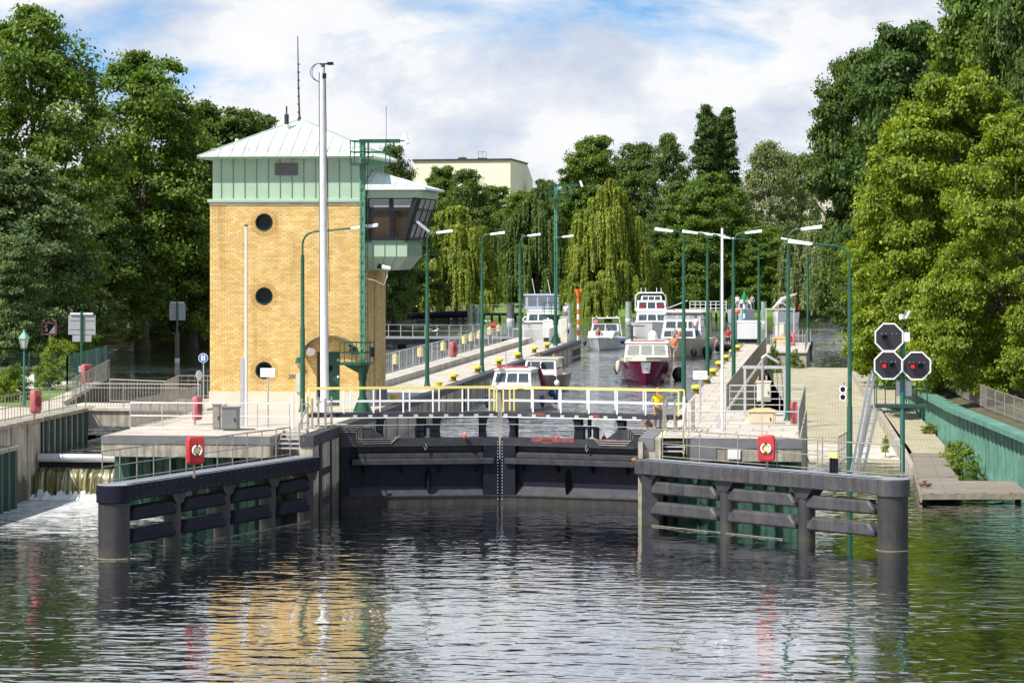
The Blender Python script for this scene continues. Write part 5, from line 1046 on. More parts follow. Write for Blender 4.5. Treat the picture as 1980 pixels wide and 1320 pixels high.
g = thing('sign_pile', 'red brown pile with a white foot carrying the sign in the left basin', 'pile', (pp.x, pp.y, 0)); MB().cyl((pp.x, pp.y, -1), (pp.x, pp.y, 3.75), .16, n=12).build('pile', mk('pile_brown', (.11, .055, .045), .6), g, smooth=True); MB().cyl((pp.x, pp.y, 1.5), (pp.x, pp.y, 1.95), .17, n=12).build('foot_band', white_dull, g)
p = D(95.5, 165, 3.0); zc = ZD(635, 165); g = thing('limit_sign', 'red framed sign with S and an arrow field, half covered by leaves', 'sign', p); MB().cyl(p, V((p.x, p.y, zc)), .05, n=8).build('post', galv_light, g)
bd = MB().box((p.x - .45, p.y - .1, zc - .36), (p.x + .45, p.y - .06, zc + .36)).build('panel', mk('sign_red', (.55, .14, .17), .5), g); MB().box((p.x - .36, p.y - .106, zc - .26), (p.x + .36, p.y - .101, zc + .27)).build('black_field', dark, bd); text_mesh('S', .5, (p.x - .17, p.y - .107, zc), (1, 0, 0), (0, 0, 1), 'letter', white, bd)
b = MB(); b.extr([(p.x - .02, p.y - .107, zc - .26), (p.x + .36, p.y - .107, zc - .26), (p.x + .36, p.y - .107, zc + .22)], (0, -.004, 0)); b.build('arrow_field', white, bd)
p = D(50, 130, ZQ); g = thing('white_board', 'weathered white board leaning in the planting beside the lantern', 'board', p); MB().cbox(p + V((-.1, .6, .75)), (.62, .05, .66)).build('board', white, g); MB().bar(p + V((-.1, .65, 0)), p + V((-.1, .65, .8)), .06).build('stake', wood, g)
def mesh_fence(a, e, hh, n, label):
    a, e = V(a), V(e); g = thing('wire_fence', label, 'fence', a); fm = mk('fence_green', (.015, .08, .065), .5)
    for k in range(n + 1): c = a.lerp(e, k / n); MB().bar(c, c + V((0, 0, hh)), .07).build('post', fm, g)
    b = MB(); L_ = (e - a).length
    for z in np.arange(.1, hh, .2): b.bar(a + V((0, 0, z)), e + V((0, 0, z)), .012)
    for s in np.arange(0, L_, .12): c = a.lerp(e, s / L_); b.bar(c, c + V((0, 0, hh)), .007)
    b.build('wire_mesh', fm, g)
mesh_fence((-41.5, 126, ZQ), (-36.3, 133.5, ZQ), 1.9, 4, 'green wire mesh fence in front of the bushes on the left bank'); mesh_fence((-36.3, 133.5, ZQ), (-37.9, 147, ZQ), 1.7, 4, 'green wire mesh fence running back along the water on the left')
mesh_fence((-37.6, 104.5, ZQ), (-33.9, 107.2, ZQ), 1.3, 2, 'low green wire mesh fence at the left picture edge')
# ------------------------------------------------------------------ people
def skinned(name, joints, edges, mat, parent, root=0):
    me = bpy.data.meshes.new(name); me.from_pydata([j[0] for j in joints], edges, []); me.update()
    o = bpy.data.objects.new(name, me); COL.objects.link(o); o.parent = parent; me.materials.append(mat)
    o.modifiers.new('skin', 'SKIN').use_smooth_shade = True
    sv = me.skin_vertices[0].data if me.skin_vertices else None
    if sv is None:
        bmm = bmesh.new(); bmm.from_mesh(me); bmm.verts.layers.skin.verify(); bmm.to_mesh(me); bmm.free(); sv = me.skin_vertices[0].data
    for i, j in enumerate(joints):
        r = j[1]; sv[i].radius = r if isinstance(r, tuple) else (r, r); sv[i].use_root = (i == root)
    s = o.modifiers.new('smooth', 'SUBSURF'); s.levels = 1; s.render_levels = 1
    bpy.context.view_layer.update()
    m2 = bpy.data.meshes.new_from_object(o.evaluated_get(bpy.context.evaluated_depsgraph_get())); o.modifiers.clear(); o.data = m2; m2.name = name
    return o
def person(loc, rz, label, top, legs, pose='stand', hair=hairb, shirt=True, sleeves=False, longlegs=False, arm=(0, 0), scale=1.0, hat=None):
    g = thing('person', label, 'person', loc, None, rz); g.scale = (scale,) * 3
    if pose == 'stand':
        pz = .93; pel = V((0, 0, pz)); ch = V((0, -.01, 1.27)); nk = V((0, 0, 1.46)); hd = V((0, -.02, 1.585)); tp = V((0, .0, 1.68)); kn = [V((s * .10, -.03, .50)) for s in (-1, 1)]; an = [V((s * .11, .02, .085)) for s in (-1, 1)]; fy = -.15
    elif pose == 'sit':
        pz = .10; pel = V((0, 0, pz)); ch = V((0, -.04, .43)); nk = V((0, -.06, .62)); hd = V((0, -.09, .74)); tp = V((0, -.07, .84)); kn = [V((s * .15, -.40, .16 + .1)) for s in (-1, 1)]; an = [V((s * .15, -.46, -.20)) for s in (-1, 1)]; fy = -.16
    else:   # crouching / knees drawn up
        pz = .14; pel = V((0, 0, pz)); ch = V((0, -.12, .44)); nk = V((0, -.18, .60)); hd = V((0, -.24, .71)); tp = V((0, -.22, .81)); kn = [V((s * .17, -.38, .46)) for s in (-1, 1)]; an = [V((s * .14, -.36, .07)) for s in (-1, 1)]; fy = -.15
    J = [(pel, (.135, .10)), (ch, (.155, .105)), (nk, .055), (hd, (.078, .095)), (tp, .065), (hd + V((0, -.105, -.005)), .016)]
    E = [(0, 1), (1, 2), (2, 3), (3, 4), (3, 5)]
    armj = []
    for k, s in enumerate((-1, 1)):
        sh = nk + V((s * .175, .01, -.075)); el = sh + V((s * .065, .02 - .10 * arm[k], -.26 + .08 * arm[k])); wr = el + V((s * -.02, -.07 - .17 * arm[k], -.22 + .22 * arm[k])); ha = wr + (wr - el).normalized() * .07
        i = len(J); J += [(sh, .058), (el, .041), (wr, .029), (ha, (.036, .02))]; E += [(1, i), (i, i + 1), (i + 1, i + 2), (i + 2, i + 3)]; armj.append((sh, el, wr))
        dr = (wr - el).normalized()
        for f in range(4):
            j = len(J); p = ha + dr * .03 + V((0, (f - 1.5) * .018, 0)); J += [(p + dr * (.035 + .008 * (1 if f in (1, 2) else 0)), .009), (p + dr * .055 + V((-s * .012, -.004, -.006)), .008)]; E += [(i + 3, j), (j, j + 1)]
        j = len(J); J += [(wr + dr * .05 + V((0, -.035, 0)), .010)]; E += [(i + 2, j)]
    legj = []
    for k, s in enumerate((-1, 1)):
        hp = pel + V((s * .095, 0, -.05)); i = len(J); J += [(hp, .088), (kn[k], .056), (an[k], .038), (an[k] + V((0, fy, -.045)), (.036, .028))]; E += [(0, i), (i, i + 1), (i + 1, i + 2), (i + 2, i + 3)]; legj.append((hp, kn[k], an[k]))
    body = skinned('body', J, E, skin, g)
    b = MB()
    for s in (-1, 1): b.sph(hd + V((s * .032, -.088, .012)), .011, 6, 4)
    b.build('eyes', steel, g, world=False); MB().bar(hd + V((-.022, -.092, -.045)), hd + V((.022, -.092, -.045)), .01).build('mouth', mk('lips', (.35, .12, .10), .6), g, world=False)
    b = MB()
    for s in (-1, 1): b.sph(hd + V((s * .083, .01, 0)), (.014, .025, .035), 6, 5)
    b.build('ears', skin, g, world=False)
    hm = MB(); hm.sph(hd + V((0, .025, .055)), (.095, .105, .085), 12, 8); hm.build('cap' if hat else 'hair', hat or hair, g, world=False, smooth=True)
    if shirt:
        J2 = [(pel + V((0, 0, .03)), (.15, .115)), (ch, (.172, .122)), (nk + V((0, 0, -.04)), .085)]; E2 = [(0, 1), (1, 2)]
        for sh, el, wr in armj:
            i = len(J2); q = sh.lerp(el, .95 if sleeves else .5); J2 += [(sh, .07), (q, .055)]; E2 += [(1, i), (i, i + 1)]
        skinned('shirt', J2, E2, top, g)
    J3 = [(pel + V((0, 0, .06)), (.145, .112))]; E3 = []
    for hp, k_, a_ in legj:
        i = len(J3); J3 += [(hp, .10), (hp.lerp(k_, .9 if not longlegs else 1), .072)]; E3 += [(0, i), (i, i + 1)]
        if longlegs: J3.append((k_.lerp(a_, .93), .056)); E3.append((i + 1, i + 2))
    skinned('trousers' if longlegs else 'shorts', J3, E3, legs, g)
    return g

# ------------------------------------------------------------------ boats (bow at the origin, pointing to -y; y runs aft)
def hull_parts(g, L, B, zf, zm, mat, deckm, draft=.35, stripe=None, full=.5, n=14):
    st = []
    for i in range(n + 1):
        t = i / n; half = max(.02, B / 2 * min(1., (t / .5)) ** full); half *= 1 - .06 * max(0, t - .6) / .4
        wl = half * (.45 + .45 * min(1, t / .4)); z = zm + (zf - zm) * (1 - t) ** 2
        rake = .10 * L * (1 - min(1, t / .5)) ** 2
        y = t * L
        st.append([(-half, y, z), (-wl * 1.0, y + rake * .7, .12), (-wl * .72, y + rake, -draft * .6), (0, y + rake * 1.1, -draft), (wl * .72, y + rake, -draft * .6), (wl, y + rake * .7, .12), (half, y, z)])
    b = MB(); b.loft(st, caps=False, closed=False); b.face(st[-1]); o = b.build('hull', mat, g, world=False, smooth=True)
    b = MB(); b.loft([[(s[0][0] * .97, s[0][1] + .03, s[0][2] - .04), (0, s[0][1] + .03, s[0][2] - .0), (s[-1][0] * .97, s[-1][1] + .03, s[-1][2] - .04)] for s in st], caps=False, closed=False); b.build('deck', deckm, g, world=False)
    b = MB(); b.tube([s[0] for s in st], .04, 6); b.tube([s[-1] for s in st], .04, 6); b.build('rubbing_strake', stripe or deckm, o, world=False)
    return st
def frus(y0, y1, w0, w1, z0, z1, rf=.3, rb=.1):
    lo = [(-w0 / 2, y0, z0), (w0 / 2, y0, z0), (w0 / 2, y1, z0), (-w0 / 2, y1, z0)]; hi = [(-w1 / 2, y0 + rf, z1), (w1 / 2, y0 + rf, z1), (w1 / 2, y1 - rb, z1), (-w1 / 2, y1 - rb, z1)]
    return lo, hi
def pane(b, q, u0, u1, v0, v1, off=.012):
    q = [V(p) for p in q]; nrm = (q[1] - q[0]).cross(q[3] - q[0]).normalized()
    f = lambda u, v: q[0].lerp(q[1], u).lerp(q[3].lerp(q[2], u), v)
    b.extr([f(u0, v0) + nrm * off, f(u1, v0) + nrm * off, f(u1, v1) + nrm * off, f(u0, v1) + nrm * off], -nrm * off * .9)
def cabin(g, fr_, mat, fw=3, sw=3, v=(.2, .82), name='cabin', gm=None, roof=None, over=.08):
    lo, hi = fr_; c = MB().loft([lo, hi]).build(name, mat, g, world=False, bevel=.03)
    fq = [lo[0], lo[1], hi[1], hi[0]]
    for i in range(fw): w_ = MB(); pane(w_, fq, .05 + i * .9 / fw + .02, .05 + (i + 1) * .9 / fw - .02, *v); w_.build('window', gm or glass, c, world=False)
    for q in ([lo[1], lo[2], hi[2], hi[1]], [lo[3], lo[0], hi[0], hi[3]]):
        for i in range(sw): w_ = MB(); pane(w_, q, .05 + i * .9 / sw + .02, .05 + (i + 1) * .9 / sw - .02, *v); w_.build('window', gm or glass, c, world=False)
    if roof:
        z = hi[0][2]; MB().loft([[(p[0] * 1.06, p[1] + (-over if i < 2 else over), z + dz) for i, p in enumerate(hi)] for dz in (.002, .06)] + [[(p[0] * .85, p[1] + (.15 if i < 2 else -.15), z + .12) for i, p in enumerate(hi)]]).build('cabin_roof', roof, g, world=False)
    return c
def bowrail(g, st, k0, k1, h, mat=None):
    b = MB()
    for side in (0, -1):
        pts = [V(st[i][side]) * 1 for i in range(k0, k1)]; pts = [V((p.x * .93, p.y + .05, p.z)) for p in pts]
        b.tube([p + V((0, 0, h)) for p in pts], .016, 5)
        for p in pts[::2]: b.tube([p, p + V((0, 0, h))], .012, 5)
    b.build('pulpit_rail', mat or alu, g, world=False)
def fender(g, x, y, z, mat, r=(.12, .12, .3)):
    b = MB(); b.sph((x, y, z), r, 12, 10); b.tube([(x, y, z + r[2] * .95), (x * .97, y, z + r[2] + .35)], .012, 5); b.build('fender', mat, g, world=False, smooth=True)
def boat(name, label, px, wl, yaw):
    return thing(name, label, 'boat', G(px, wl, ZW), None, yaw)
# white cabin cruiser close to the gate
g = boat('motor_boat', 'white motor cruiser with a red hatch and blue fenders close behind the gate', 968, 800, R(-5))
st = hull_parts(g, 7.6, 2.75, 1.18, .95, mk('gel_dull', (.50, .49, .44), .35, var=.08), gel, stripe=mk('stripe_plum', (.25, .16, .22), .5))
cabin(g, frus(.9, 3.0, 1.3, 1.1, 1.02, 1.32, .35), gel, 0, 2, (.25, .75), 'foredeck_trunk', dark)
cabin(g, frus(2.5, 5.1, 2.1, 1.8, 1.0, 1.98, .5, .25), gel, 3, 2, (.42, .86), 'wheelhouse', roof=gel)
MB().loft([[(-.95, 4.9, 2.10), (.95, 4.9, 2.10), (.95, 5.2, 2.10), (-.95, 5.2, 2.10)], [(-1.2, 5.5, 1.05), (1.2, 5.5, 1.05), (1.2, 6.1, 1.05), (-1.2, 6.1, 1.05)]]).build('maroon_hood', canvas_red, g, world=False)
MB().box((-.55, 3.4, 2.105), (.55, 4.2, 2.16)).build('roof_hatch', mk('hatch_red', (.45, .05, .09), .5), g, world=False)
b = MB(); b.tube([(-.35, 3.0, 2.10), (-.35, 3.0, 2.7)], .03); b.tube([(.65, 4.4, 2.10), (.65, 4.4, 2.6)], .03); b.tube([(.45, 4.4, 2.62), (.65, 4.4, 2.55), (.85, 4.4, 2.62)], .04); b.tube([(-.35, 3.0, 2.7), (-.35, 3.0, 2.95)], .015); b.build('horn_and_light', galv_light, g, world=False)
MB().box((-.75, 2.75, 2.105), (-.5, 3.0, 2.25)).build('searchlight', orange, g, world=False)
bowrail(g, st, 1, 7, .45)
for x, y, z in ((-1.3, 3.2, .45), (1.38, 3.3, .5)): fender(g, x * 1.04, y, z, navy, (.13, .13, .36))
fender(g, 1.5, 5.5, .75, navy, (.17, .17, .2)); fender(g, 1.52, 6.4, .5, navy, (.12, .12, .36))
# wooden cruiser behind it
g = boat('motor_boat', 'small brown hulled boat with a white cabin behind the white cruiser', 1037, 758, R(-2))
st = hull_parts(g, 7, 2.3, .95, .8, mk('varnished_brown', (.13, .115, .085), .35), gel, stripe=mk('stripe_pink', (.45, .24, .2), .5))
cabin(g, frus(1.5, 4.4, 1.9, 1.7, .85, 1.75, .35, .2), gel, 2, 2, (.4, .88), 'wheelhouse'); MB().box((-1.0, 1.8, 1.76), (1.0, 4.4, 1.83)).build('cabin_roof', gel_cream, g, world=False)
fender(g, 1.0, 1.2, .45, white, (.16, .16, .19)); b = MB(); b.cyl((.15, 1.62, 1.45), (.15, 1.52, 1.45), .13, n=16); b.build('spare_light', steel, g, world=False)
M_ = Matrix.Rotation(R(-2), 4, 'Z')
p0 = Vector(g.location)
person(p0 + M_ @ V((-.45, 4.7, .42)), R(5), 'person with dark hair standing behind the cabin roof of the brown boat, at left', cloth['black'], cloth['black'], scale=.95)
person(p0 + M_ @ V((.35, 4.8, .36)), R(-5), 'person with fair skin behind the cabin roof of the brown boat, at right', cloth['grey'], cloth['blue'], hair=mk('fair_hair', (.35, .2, .08), .7), shirt=False, scale=.93)
# burgundy barge yacht
g = boat('motor_yacht', 'burgundy hulled yacht with a white wheelhouse coming up the lock', 1249, 741, R(3))
hullw = 3.35
st = hull_parts(g, 10.5, hullw, 1.35, 1.1, burg, gel_cream, full=.36, stripe=gel_cream)
b = MB(); b.loft([[(x * 1.005, y - .02, z + dz) for x, y, z in ([s[0] for s in st][::-1] + [s[-1] for s in st])[::1]] for dz in (-.02, .22)], caps=False, closed=False); b.build('bulwark', gel_cream, g, world=False)
cabin(g, frus(2.6, 7.5, 2.75, 2.5, 1.15, 2.3, .25, .2), gel, 3, 4, (.38, .88), 'wheelhouse', mk('clear_pane', (.30, .31, .28), .08, spec=.8), roof=gel)
MB().box((-1.0, 2.85, 2.425), (1.1, 2.95, 2.47)).build('red_roof_stripe', red, g, world=False)
b = MB(); b.bar((-.9, 4, 2.4), (-.9, 4, 3.3), .12); b.bar((-1.2, 4, 3.3), (-.1, 4, 3.3), .06); b.build('mast', steel_grey, g, world=False); MB().sph((.35, 4.5, 2.65), (.3, .3, .38), 14, 10).build('radar_dome', gel, g, world=False, smooth=True)
b = MB(); b.loft([[(-.3, .02, 1.25), (.3, .02, 1.25), (.22, .1, .6), (-.22, .1, .6)], [(-.3, -.06, 1.25), (.3, -.06, 1.25), (.2, .05, .62), (-.2, .05, .62)]]); b.build('stem_plate', alu, g, world=False)
b = MB(); b.bar((0, -.1, 1.0), (0, .02, .6), .10); b.bar((-.18, -.08, .66), (.18, -.08, .66), .09); b.build('anchor', galv_light, g, world=False)
bowrail(g, st, 1, 9, .62); fender(g, 1.95, 4.2, .35, black, (.42, .42, .48)); fender(g, -1.75, 3.6, .85, gel_cream, (.16, .16, .38)); fender(g, -1.85, 4.3, .7, black, (.13, .13, .36))
for k in range(2): MB().box((-.9 + k * 1.4, 1.6, 1.5), (-.6 + k * 1.4, 1.7, 1.6)).build('bow_light', white, g, world=False)
person(Vector(g.location) + V((1.45, 3.6, 1.12)), R(-15), 'person in an orange top standing on the side deck of the burgundy yacht', cloth['orange'], cloth['grey'], hair=mk('grey_hair', (.25, .22, .18), .7), scale=1.0)
# cream yacht with canvas hood
g = boat('motor_yacht', 'cream yacht with a canvas hood and big black fender behind the burgundy yacht', 1302, 693, R(-5))
st = hull_parts(g, 11, 3.5, 1.5, 1.2, gel_cream, gel, full=.4, stripe=gel)
cabin(g, frus(2.5, 5.5, 2.6, 2.4, 1.3, 2.1, .2), gel, 2, 2, (.25, .8), 'fore_cabin'); cabin(g, frus(4.2, 8.5, 3.0, 2.7, 1.3, 2.72, .35), gel, 3, 3, (.55, .9), 'wheelhouse')
cabin(g, frus(4.6, 9, 2.9, 2.5, 2.73, 3.3, .3, .1), mk('hood_clear', (.35, .36, .38), .2), 3, 3, (.1, .8), 'hood_windows', mk('hood_pane', (.24, .25, .27), .1)); MB().loft([[(-1.5, 4.6, 3.25), (1.5, 4.6, 3.25), (1.55, 9.3, 3.2), (-1.5, 9.3, 3.2)], [(-1.2, 5, 3.42), (1.2, 5, 3.42), (1.25, 9, 3.4), (-1.2, 9, 3.4)]]).build('canvas_roof', canvas, g, world=False)
for s in (-1, 1): MB().loft([[(s * 1.45, 7.6, 1.4), (s * 1.6, 7.6, 1.4), (s * 1.6, 9.2, 1.4), (s * 1.45, 9.2, 1.4)], [(s * 1.38, 7.8, 3.3), (s * 1.55, 7.8, 3.3), (s * 1.55, 9.3, 3.3), (s * 1.38, 9.3, 3.3)]]).build('canvas_curtain', canvas, g, world=False)
bowrail(g, st, 1, 9, .6); fender(g, 1.9, 4.5, .35, black, (.38, .38, .48)); fender(g, 1.3, 1.5, .4, black, (.25, .25, .3))
q = Vector(g.location)
person(q + V((.0, 1.7, 1.46)), R(8), 'person in a grey top sitting on the foredeck of the cream yacht', cloth['grey'], cloth['grey'], 'sit')
person(q + V((.55, 2.0, 1.46)), R(-10), 'sunbathing person with bare shoulders on the foredeck of the cream yacht', cloth['red'], cloth['orange'], 'crouch', shirt=False)
person(q + V((1.45, 3.2, 1.35)), R(-8), 'person in a pale top and jeans on the side deck of the cream yacht', cloth['white'], cloth['blue'], longlegs=True)
person(q + V((-.25, 4.9, 2.3)), R(0), 'person in a red cap behind the windscreen of the cream yacht', cloth['grey'], cloth['grey'], hat=cloth['red'], scale=.7)
# white flybridge cruiser
g = boat('motor_yacht', 'white flybridge cruiser with maroon side curtains farthest along the queue', 1262, 656, R(5))
st = hull_parts(g, 11.5, 3.6, 1.55, 1.2, gel, gel, full=.42)
cabin(g, frus(2.6, 7.5, 2.9, 2.6, 1.4, 2.35, .6), gel, 3, 3, (.2, .75), 'saloon', roof=gel); cabin(g, frus(4.6, 8, 2.7, 2.5, 2.45, 3.3, .3), gel, 3, 2, (.2, .85), 'flybridge', glass)
b = MB(); b.box((-1.1, 4.66, 2.62), (-.55, 4.7, 3.0)); b.build('maroon_curtain', canvas_red, g, world=False); MB().box((.5, 4.66, 2.62), (1.15, 4.7, 3.0)).build('maroon_curtain', canvas_red, g, world=False)
b = MB(); b.tube([(-1.4, 6.2, 2.4), (-1.4, 5.9, 3.75), (-1.1, 5.8, 4.0), (1.0, 5.8, 4.0), (1.3, 5.9, 3.75), (1.5, 6.4, 2.4)], .07, 8); b.build('targa_arch', gel, g, world=False); MB().box((-1.2, 5.7, 3.96), (1.1, 7.4, 4.05)).build('hardtop', gel, g, world=False)
cabin(g, frus(4.9, 5.3, 1.9, 1.8, 3.3, 3.75, .2, .05), gel, 3, 0, (.15, .85), 'upper_windscreen', glass)
for x in (-.9, -.5, .5, .9): MB().tube([(x, 6, 4.05), (x, 6.05, 4.45)], .03, 6).build('aerial', gel, g, world=False)
bowrail(g, st, 1, 8, .6)
# white sports boat
g = boat('sports_boat', 'white open sports boat with a roll bar and people, left of the queue', 1157, 677, R(-4))
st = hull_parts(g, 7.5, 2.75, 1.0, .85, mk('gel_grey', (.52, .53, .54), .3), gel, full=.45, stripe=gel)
cabin(g, frus(.8, 4.2, 2.0, 2.1, .95, 1.45, .9, 0), gel, 0, 2, (.3, .7), 'foredeck', glassd)
cabin(g, frus(3.4, 3.9, 2.3, 2.1, 1.4, 2.0, .35, .05), mk('screen_clear', (.5, .52, .52), .1), 2, 1, (.1, .9), 'windscreen', glass)
b = MB(); b.tube([(-1.2, 4.6, 1.0), (-1.15, 4.5, 2.4), (1.0, 4.5, 2.45), (1.2, 4.6, 1.0)], .06, 8); b.build('roll_bar', gel, g, world=False)
for x in (-.85, .05, .8): MB().sph((x, 4.5, 2.52), .07).build('roof_light', gel, g, world=False)
fender(g, 1.5, 3.0, .6, navy, (.19, .19, .22)); fender(g, -1.5, 2.6, .5, navy, (.15, .15, .25))
q = Vector(g.location); person(q + V((-.55, 4.2, .85)), R(5), 'person in a red top steering the white sports boat', mk('cloth_pinkred', (.5, .18, .2), .8), cloth['grey'], scale=.98)
person(q + V((-.15, 1.3, 1.05)), R(20), 'sunbathing person sitting on the foredeck of the white sports boat', cloth['black'], cloth['black'], 'crouch', shirt=False)
gb = thing('bicycle', 'folded bicycle lying on the foredeck of the sports boat', 'bicycle', q + V((.6, 1.75, 1.42)))
for x in (-.15, .3):
    b = MB(); b.tube([(x + .24 * cos(a), -.05, .18 + .24 * sin(a)) for a in np.linspace(0, 2 * pi, 17)], .02, 6); b.build('wheel', black, gb, world=False)
b = MB(); b.tube([(-.15, 0, .18), (.05, 0, .45), (.3, 0, .18)], .018, 6); b.tube([(-.15, 0, .18), (.1, 0, .2), (.05, 0, .45)], .018, 6); b.build('frame', mk('bike_green', (.1, .4, .25), .4), gb, world=False)
b = MB(); b.bar((.05, -.1, .5), (.05, .1, .5), .03); b.build('saddle', black, gb, world=False)
# moored cruiser at the left
g = boat('motor_yacht', 'white cruiser with a grey blue canvas top moored behind the left quay end', 1052, 662, R(8))
st = hull_parts(g, 11, 3.7, 1.7, 1.4, gel, gel, full=.42, stripe=steel)
cabin(g, frus(2.2, 6.5, 2.9, 2.6, 1.6, 2.6, .5), gel, 3, 3, (.2, .75), 'saloon', roof=gel); cabin(g, frus(3.6, 8.2, 2.9, 2.9, 2.72, 3.9, .3, .1), canvas_blue, 3, 3, (.25, .9), 'canvas_enclosure', mk('hood_dark', (.12, .14, .16), .15), roof=canvas_blue)
b = MB(); b.tube([(-.6, 5, 4.0), (-.85, 5, 5.4)], .03, 6); b.build('aerial', gel, g, world=False); b = MB(); b.tube([(.75, 5, 4.0), (.5, 5, 5.3)], .03, 6); b.build('aerial', gel, g, world=False)
b = MB(); b.tube([(-1.5 + .22 * cos(a), 1.9, 1.9 + .22 * sin(a)) for a in np.linspace(0, 2 * pi, 17)], .06, 8); b.build('lifebuoy', white, g, world=False, smooth=True)
bowrail(g, st, 1, 9, .65); fender(g, 2.05, 2.2, .9, navy, (.24, .24, .28))
person(Vector(g.location) + V((1.62, 2.6, 1.62)), R(-10), 'blond person in a white top standing on the deck of the moored cruiser', cloth['white'], cloth['blue'], hair=mk('blond_hair', (.6, .42, .16), .7), scale=.98)
# boats beyond the right quay
g = boat('motor_boat', 'distant pale blue grey boat crowded with people beyond the right quay', 1436, 628, R(4))
st = hull_parts(g, 8, 2.9, 1.7, 1.4, mk('hull_bluegrey', (.42, .47, .55), .4), gel, full=.45); cabin(g, frus(2, 5, 2.2, 1.9, 1.4, 2.4, .4), gel, 3, 2, name='wheelhouse', roof=canvas); bowrail(g, st, 1, 8, .6)
q = Vector(g.location)
for k, (x, y, c) in enumerate(((-.6, 1.5, 'white'), (.3, 1.8, 'orange'), (.9, 3, 'grey'))): person(q + V((x, y, 1.5)), R(10 - 10 * k), 'passenger in %s on the distant blue grey boat' % ('a white top', 'an orange top', 'a grey top')[k], cloth[c], cloth['blue'], scale=.95)
g = boat('sailing_boat', 'distant small sailing boat with a lowered boom behind the pier head', 1505, 630, R(-8))
st = hull_parts(g, 7, 2.4, 1.6, 1.3, gel, gel, full=.5, stripe=mk('red_strake', (.4, .04, .03), .5)); b = MB(); b.tube([(-1.0, 1, 1.6), (1.3, 4, 3.3)], .07, 8); b.build('boom', galv_light, g, world=False); MB().tube([(-.8, 1.2, 1.75), (0, 2.3, 2.7), (1.2, 3.9, 3.2)], [.08, .22, .1], 8).build('furled_sail', canvas, g, world=False); bowrail(g, st, 1, 8, .5)
b = MB(); b.box((1.1, 6.6, 1.5), (1.13, 6.9, 2.2)); b.build('ensign', cloth['red'], g, world=False)
# dinghy
p = G(1397, 683, ZW); g = thing('rubber_dinghy', 'dark rubber dinghy with a person in red beside the right quay', 'dinghy', p, None, R(-12))
b = MB(); b.tube([(-.6, 3.4, .3), (-.68, 1.2, .32), (-.4, .3, .42), (0, .05, .48), (.4, .3, .42), (.68, 1.2, .32), (.6, 3.4, .3)], .26, 10); b.build('tube', black, g, world=False, smooth=True); MB().box((-.5, .6, .1), (.5, 3.3, .25)).build('floor', steel_grey, g, world=False)
MB().box((-.18, 3.3, .2), (.18, 3.65, .95)).build('outboard', black, g, world=False); MB().box((-.45, 1.9, .25), (.45, 2.2, .5)).build('seat', wood, g, world=False)
person(p + V((.35, 1.9, .25)), R(-5), 'person in a red top standing in the dark rubber dinghy', cloth['red'], cloth['black'], scale=1.0)
person(p + V((-.45, 1.2, .42)), R(15), 'person with bare arms sitting at the bow of the dark rubber dinghy', cloth['grey'], cloth['grey'], 'crouch', shirt=False)
# people at the gate
gp = D(1272, 108.6, ZQ); person(V((gp.x, gp.y, 2.86)), R(25), 'person in a yellow vest standing at the right end of the gate', cloth['yellow'], mk('cloth_tan', (.35, .22, .14), .8), hair=mk('ginger_hair', (.45, .22, .08), .7), arm=(.25, .1), scale=.98)
gp = D(1251, 108.9, ZQ); person(V((gp.x, gp.y, 2.66)), R(60), 'person in black trousers sitting on the gate beside the yellow vest', cloth['grey'], cloth['black'], 'sit', shirt=False, longlegs=True, arm=(.5, .6))
g = thing('toolbag', 'small dark gear bag lying on the gate beside the sitting person', 'bag', D(1233, 108.9, 2.62)); MB().cbox((0, 0, .1), (.3, .2, .18)).build('bag_body', black, g, world=False, bevel=.04); MB().tube([(-.1, 0, .18), (-.07, 0, .3), (.07, 0, .3), (.1, 0, .18)], .015, 6).build('handle', black, g, world=False); MB().box((-.13, -.65, 2.3 - 2.62), (.13, .65, .005)).build('base_plate', steel_grey, g, world=False)
g2 = thing('gate_bearing', 'dark bearing block at the right hinge of the gate under the people', 'bearing', (-7.45, 108.75, 2.2)); MB().box((-7.75, 108.4, 2.3), (-7.12, 109.3, 2.85)).build('block', steel_grey, g2, bevel=.03); MB().cyl((-7.4, 108.6, 2.85), (-7.4, 108.6, 2.95), .12).build('pin', steel, g2)
gp = D(1475, 123, ZQ); person(V((gp.x, gp.y, 3.02)), R(-40), 'person in dark clothes leaning over the railing by the davit frame', cloth['black'], cloth['black'], longlegs=True, arm=(.5, .5))
# ducks and gulls
def duck(p, rz, label):
    g = thing('duck', label, 'duck', p, None, rz)
    J = [(V((0, .0, .12)), (.085, .08)), (V((0, .14, .13)), (.05, .045)), (V((0, .21, .17)), (.02, .012)), (V((0, -.10, .15)), (.055, .06)), (V((0, -.13, .23)), .03), (V((0, -.15, .28)), .038), (V((0, -.20, .275)), .018), (V((0, -.235, .27)), (.02, .008))]
    skinned('body', J, [(0, 1), (1, 2), (0, 3), (3, 4), (4, 5), (5, 6), (6, 7)], mk('duck_brown', (.12, .075, .045), .8, var=.5, vs=25), g)
    b = MB()
    for s in (-1, 1): b.sph((s * .075, .04, .14), (.025, .13, .05), 10, 6)
    b.build('wings', mk('duck_wing', (.17, .11, .07), .8, var=.4, vs=20), g, world=False, smooth=True); b = MB(); b.bar((-.03, 0, 0), (-.03, 0, .06), .015); b.bar((.03, 0, 0), (.03, 0, .06), .015); b.build('legs', orange, g, world=False)
duck(G(1784, 942, .4), R(50), 'brown duck resting on the jetty corner, left of the two'); duck(G(1793, 943, .4), R(-60), 'brown duck resting on the jetty corner, right of the two')
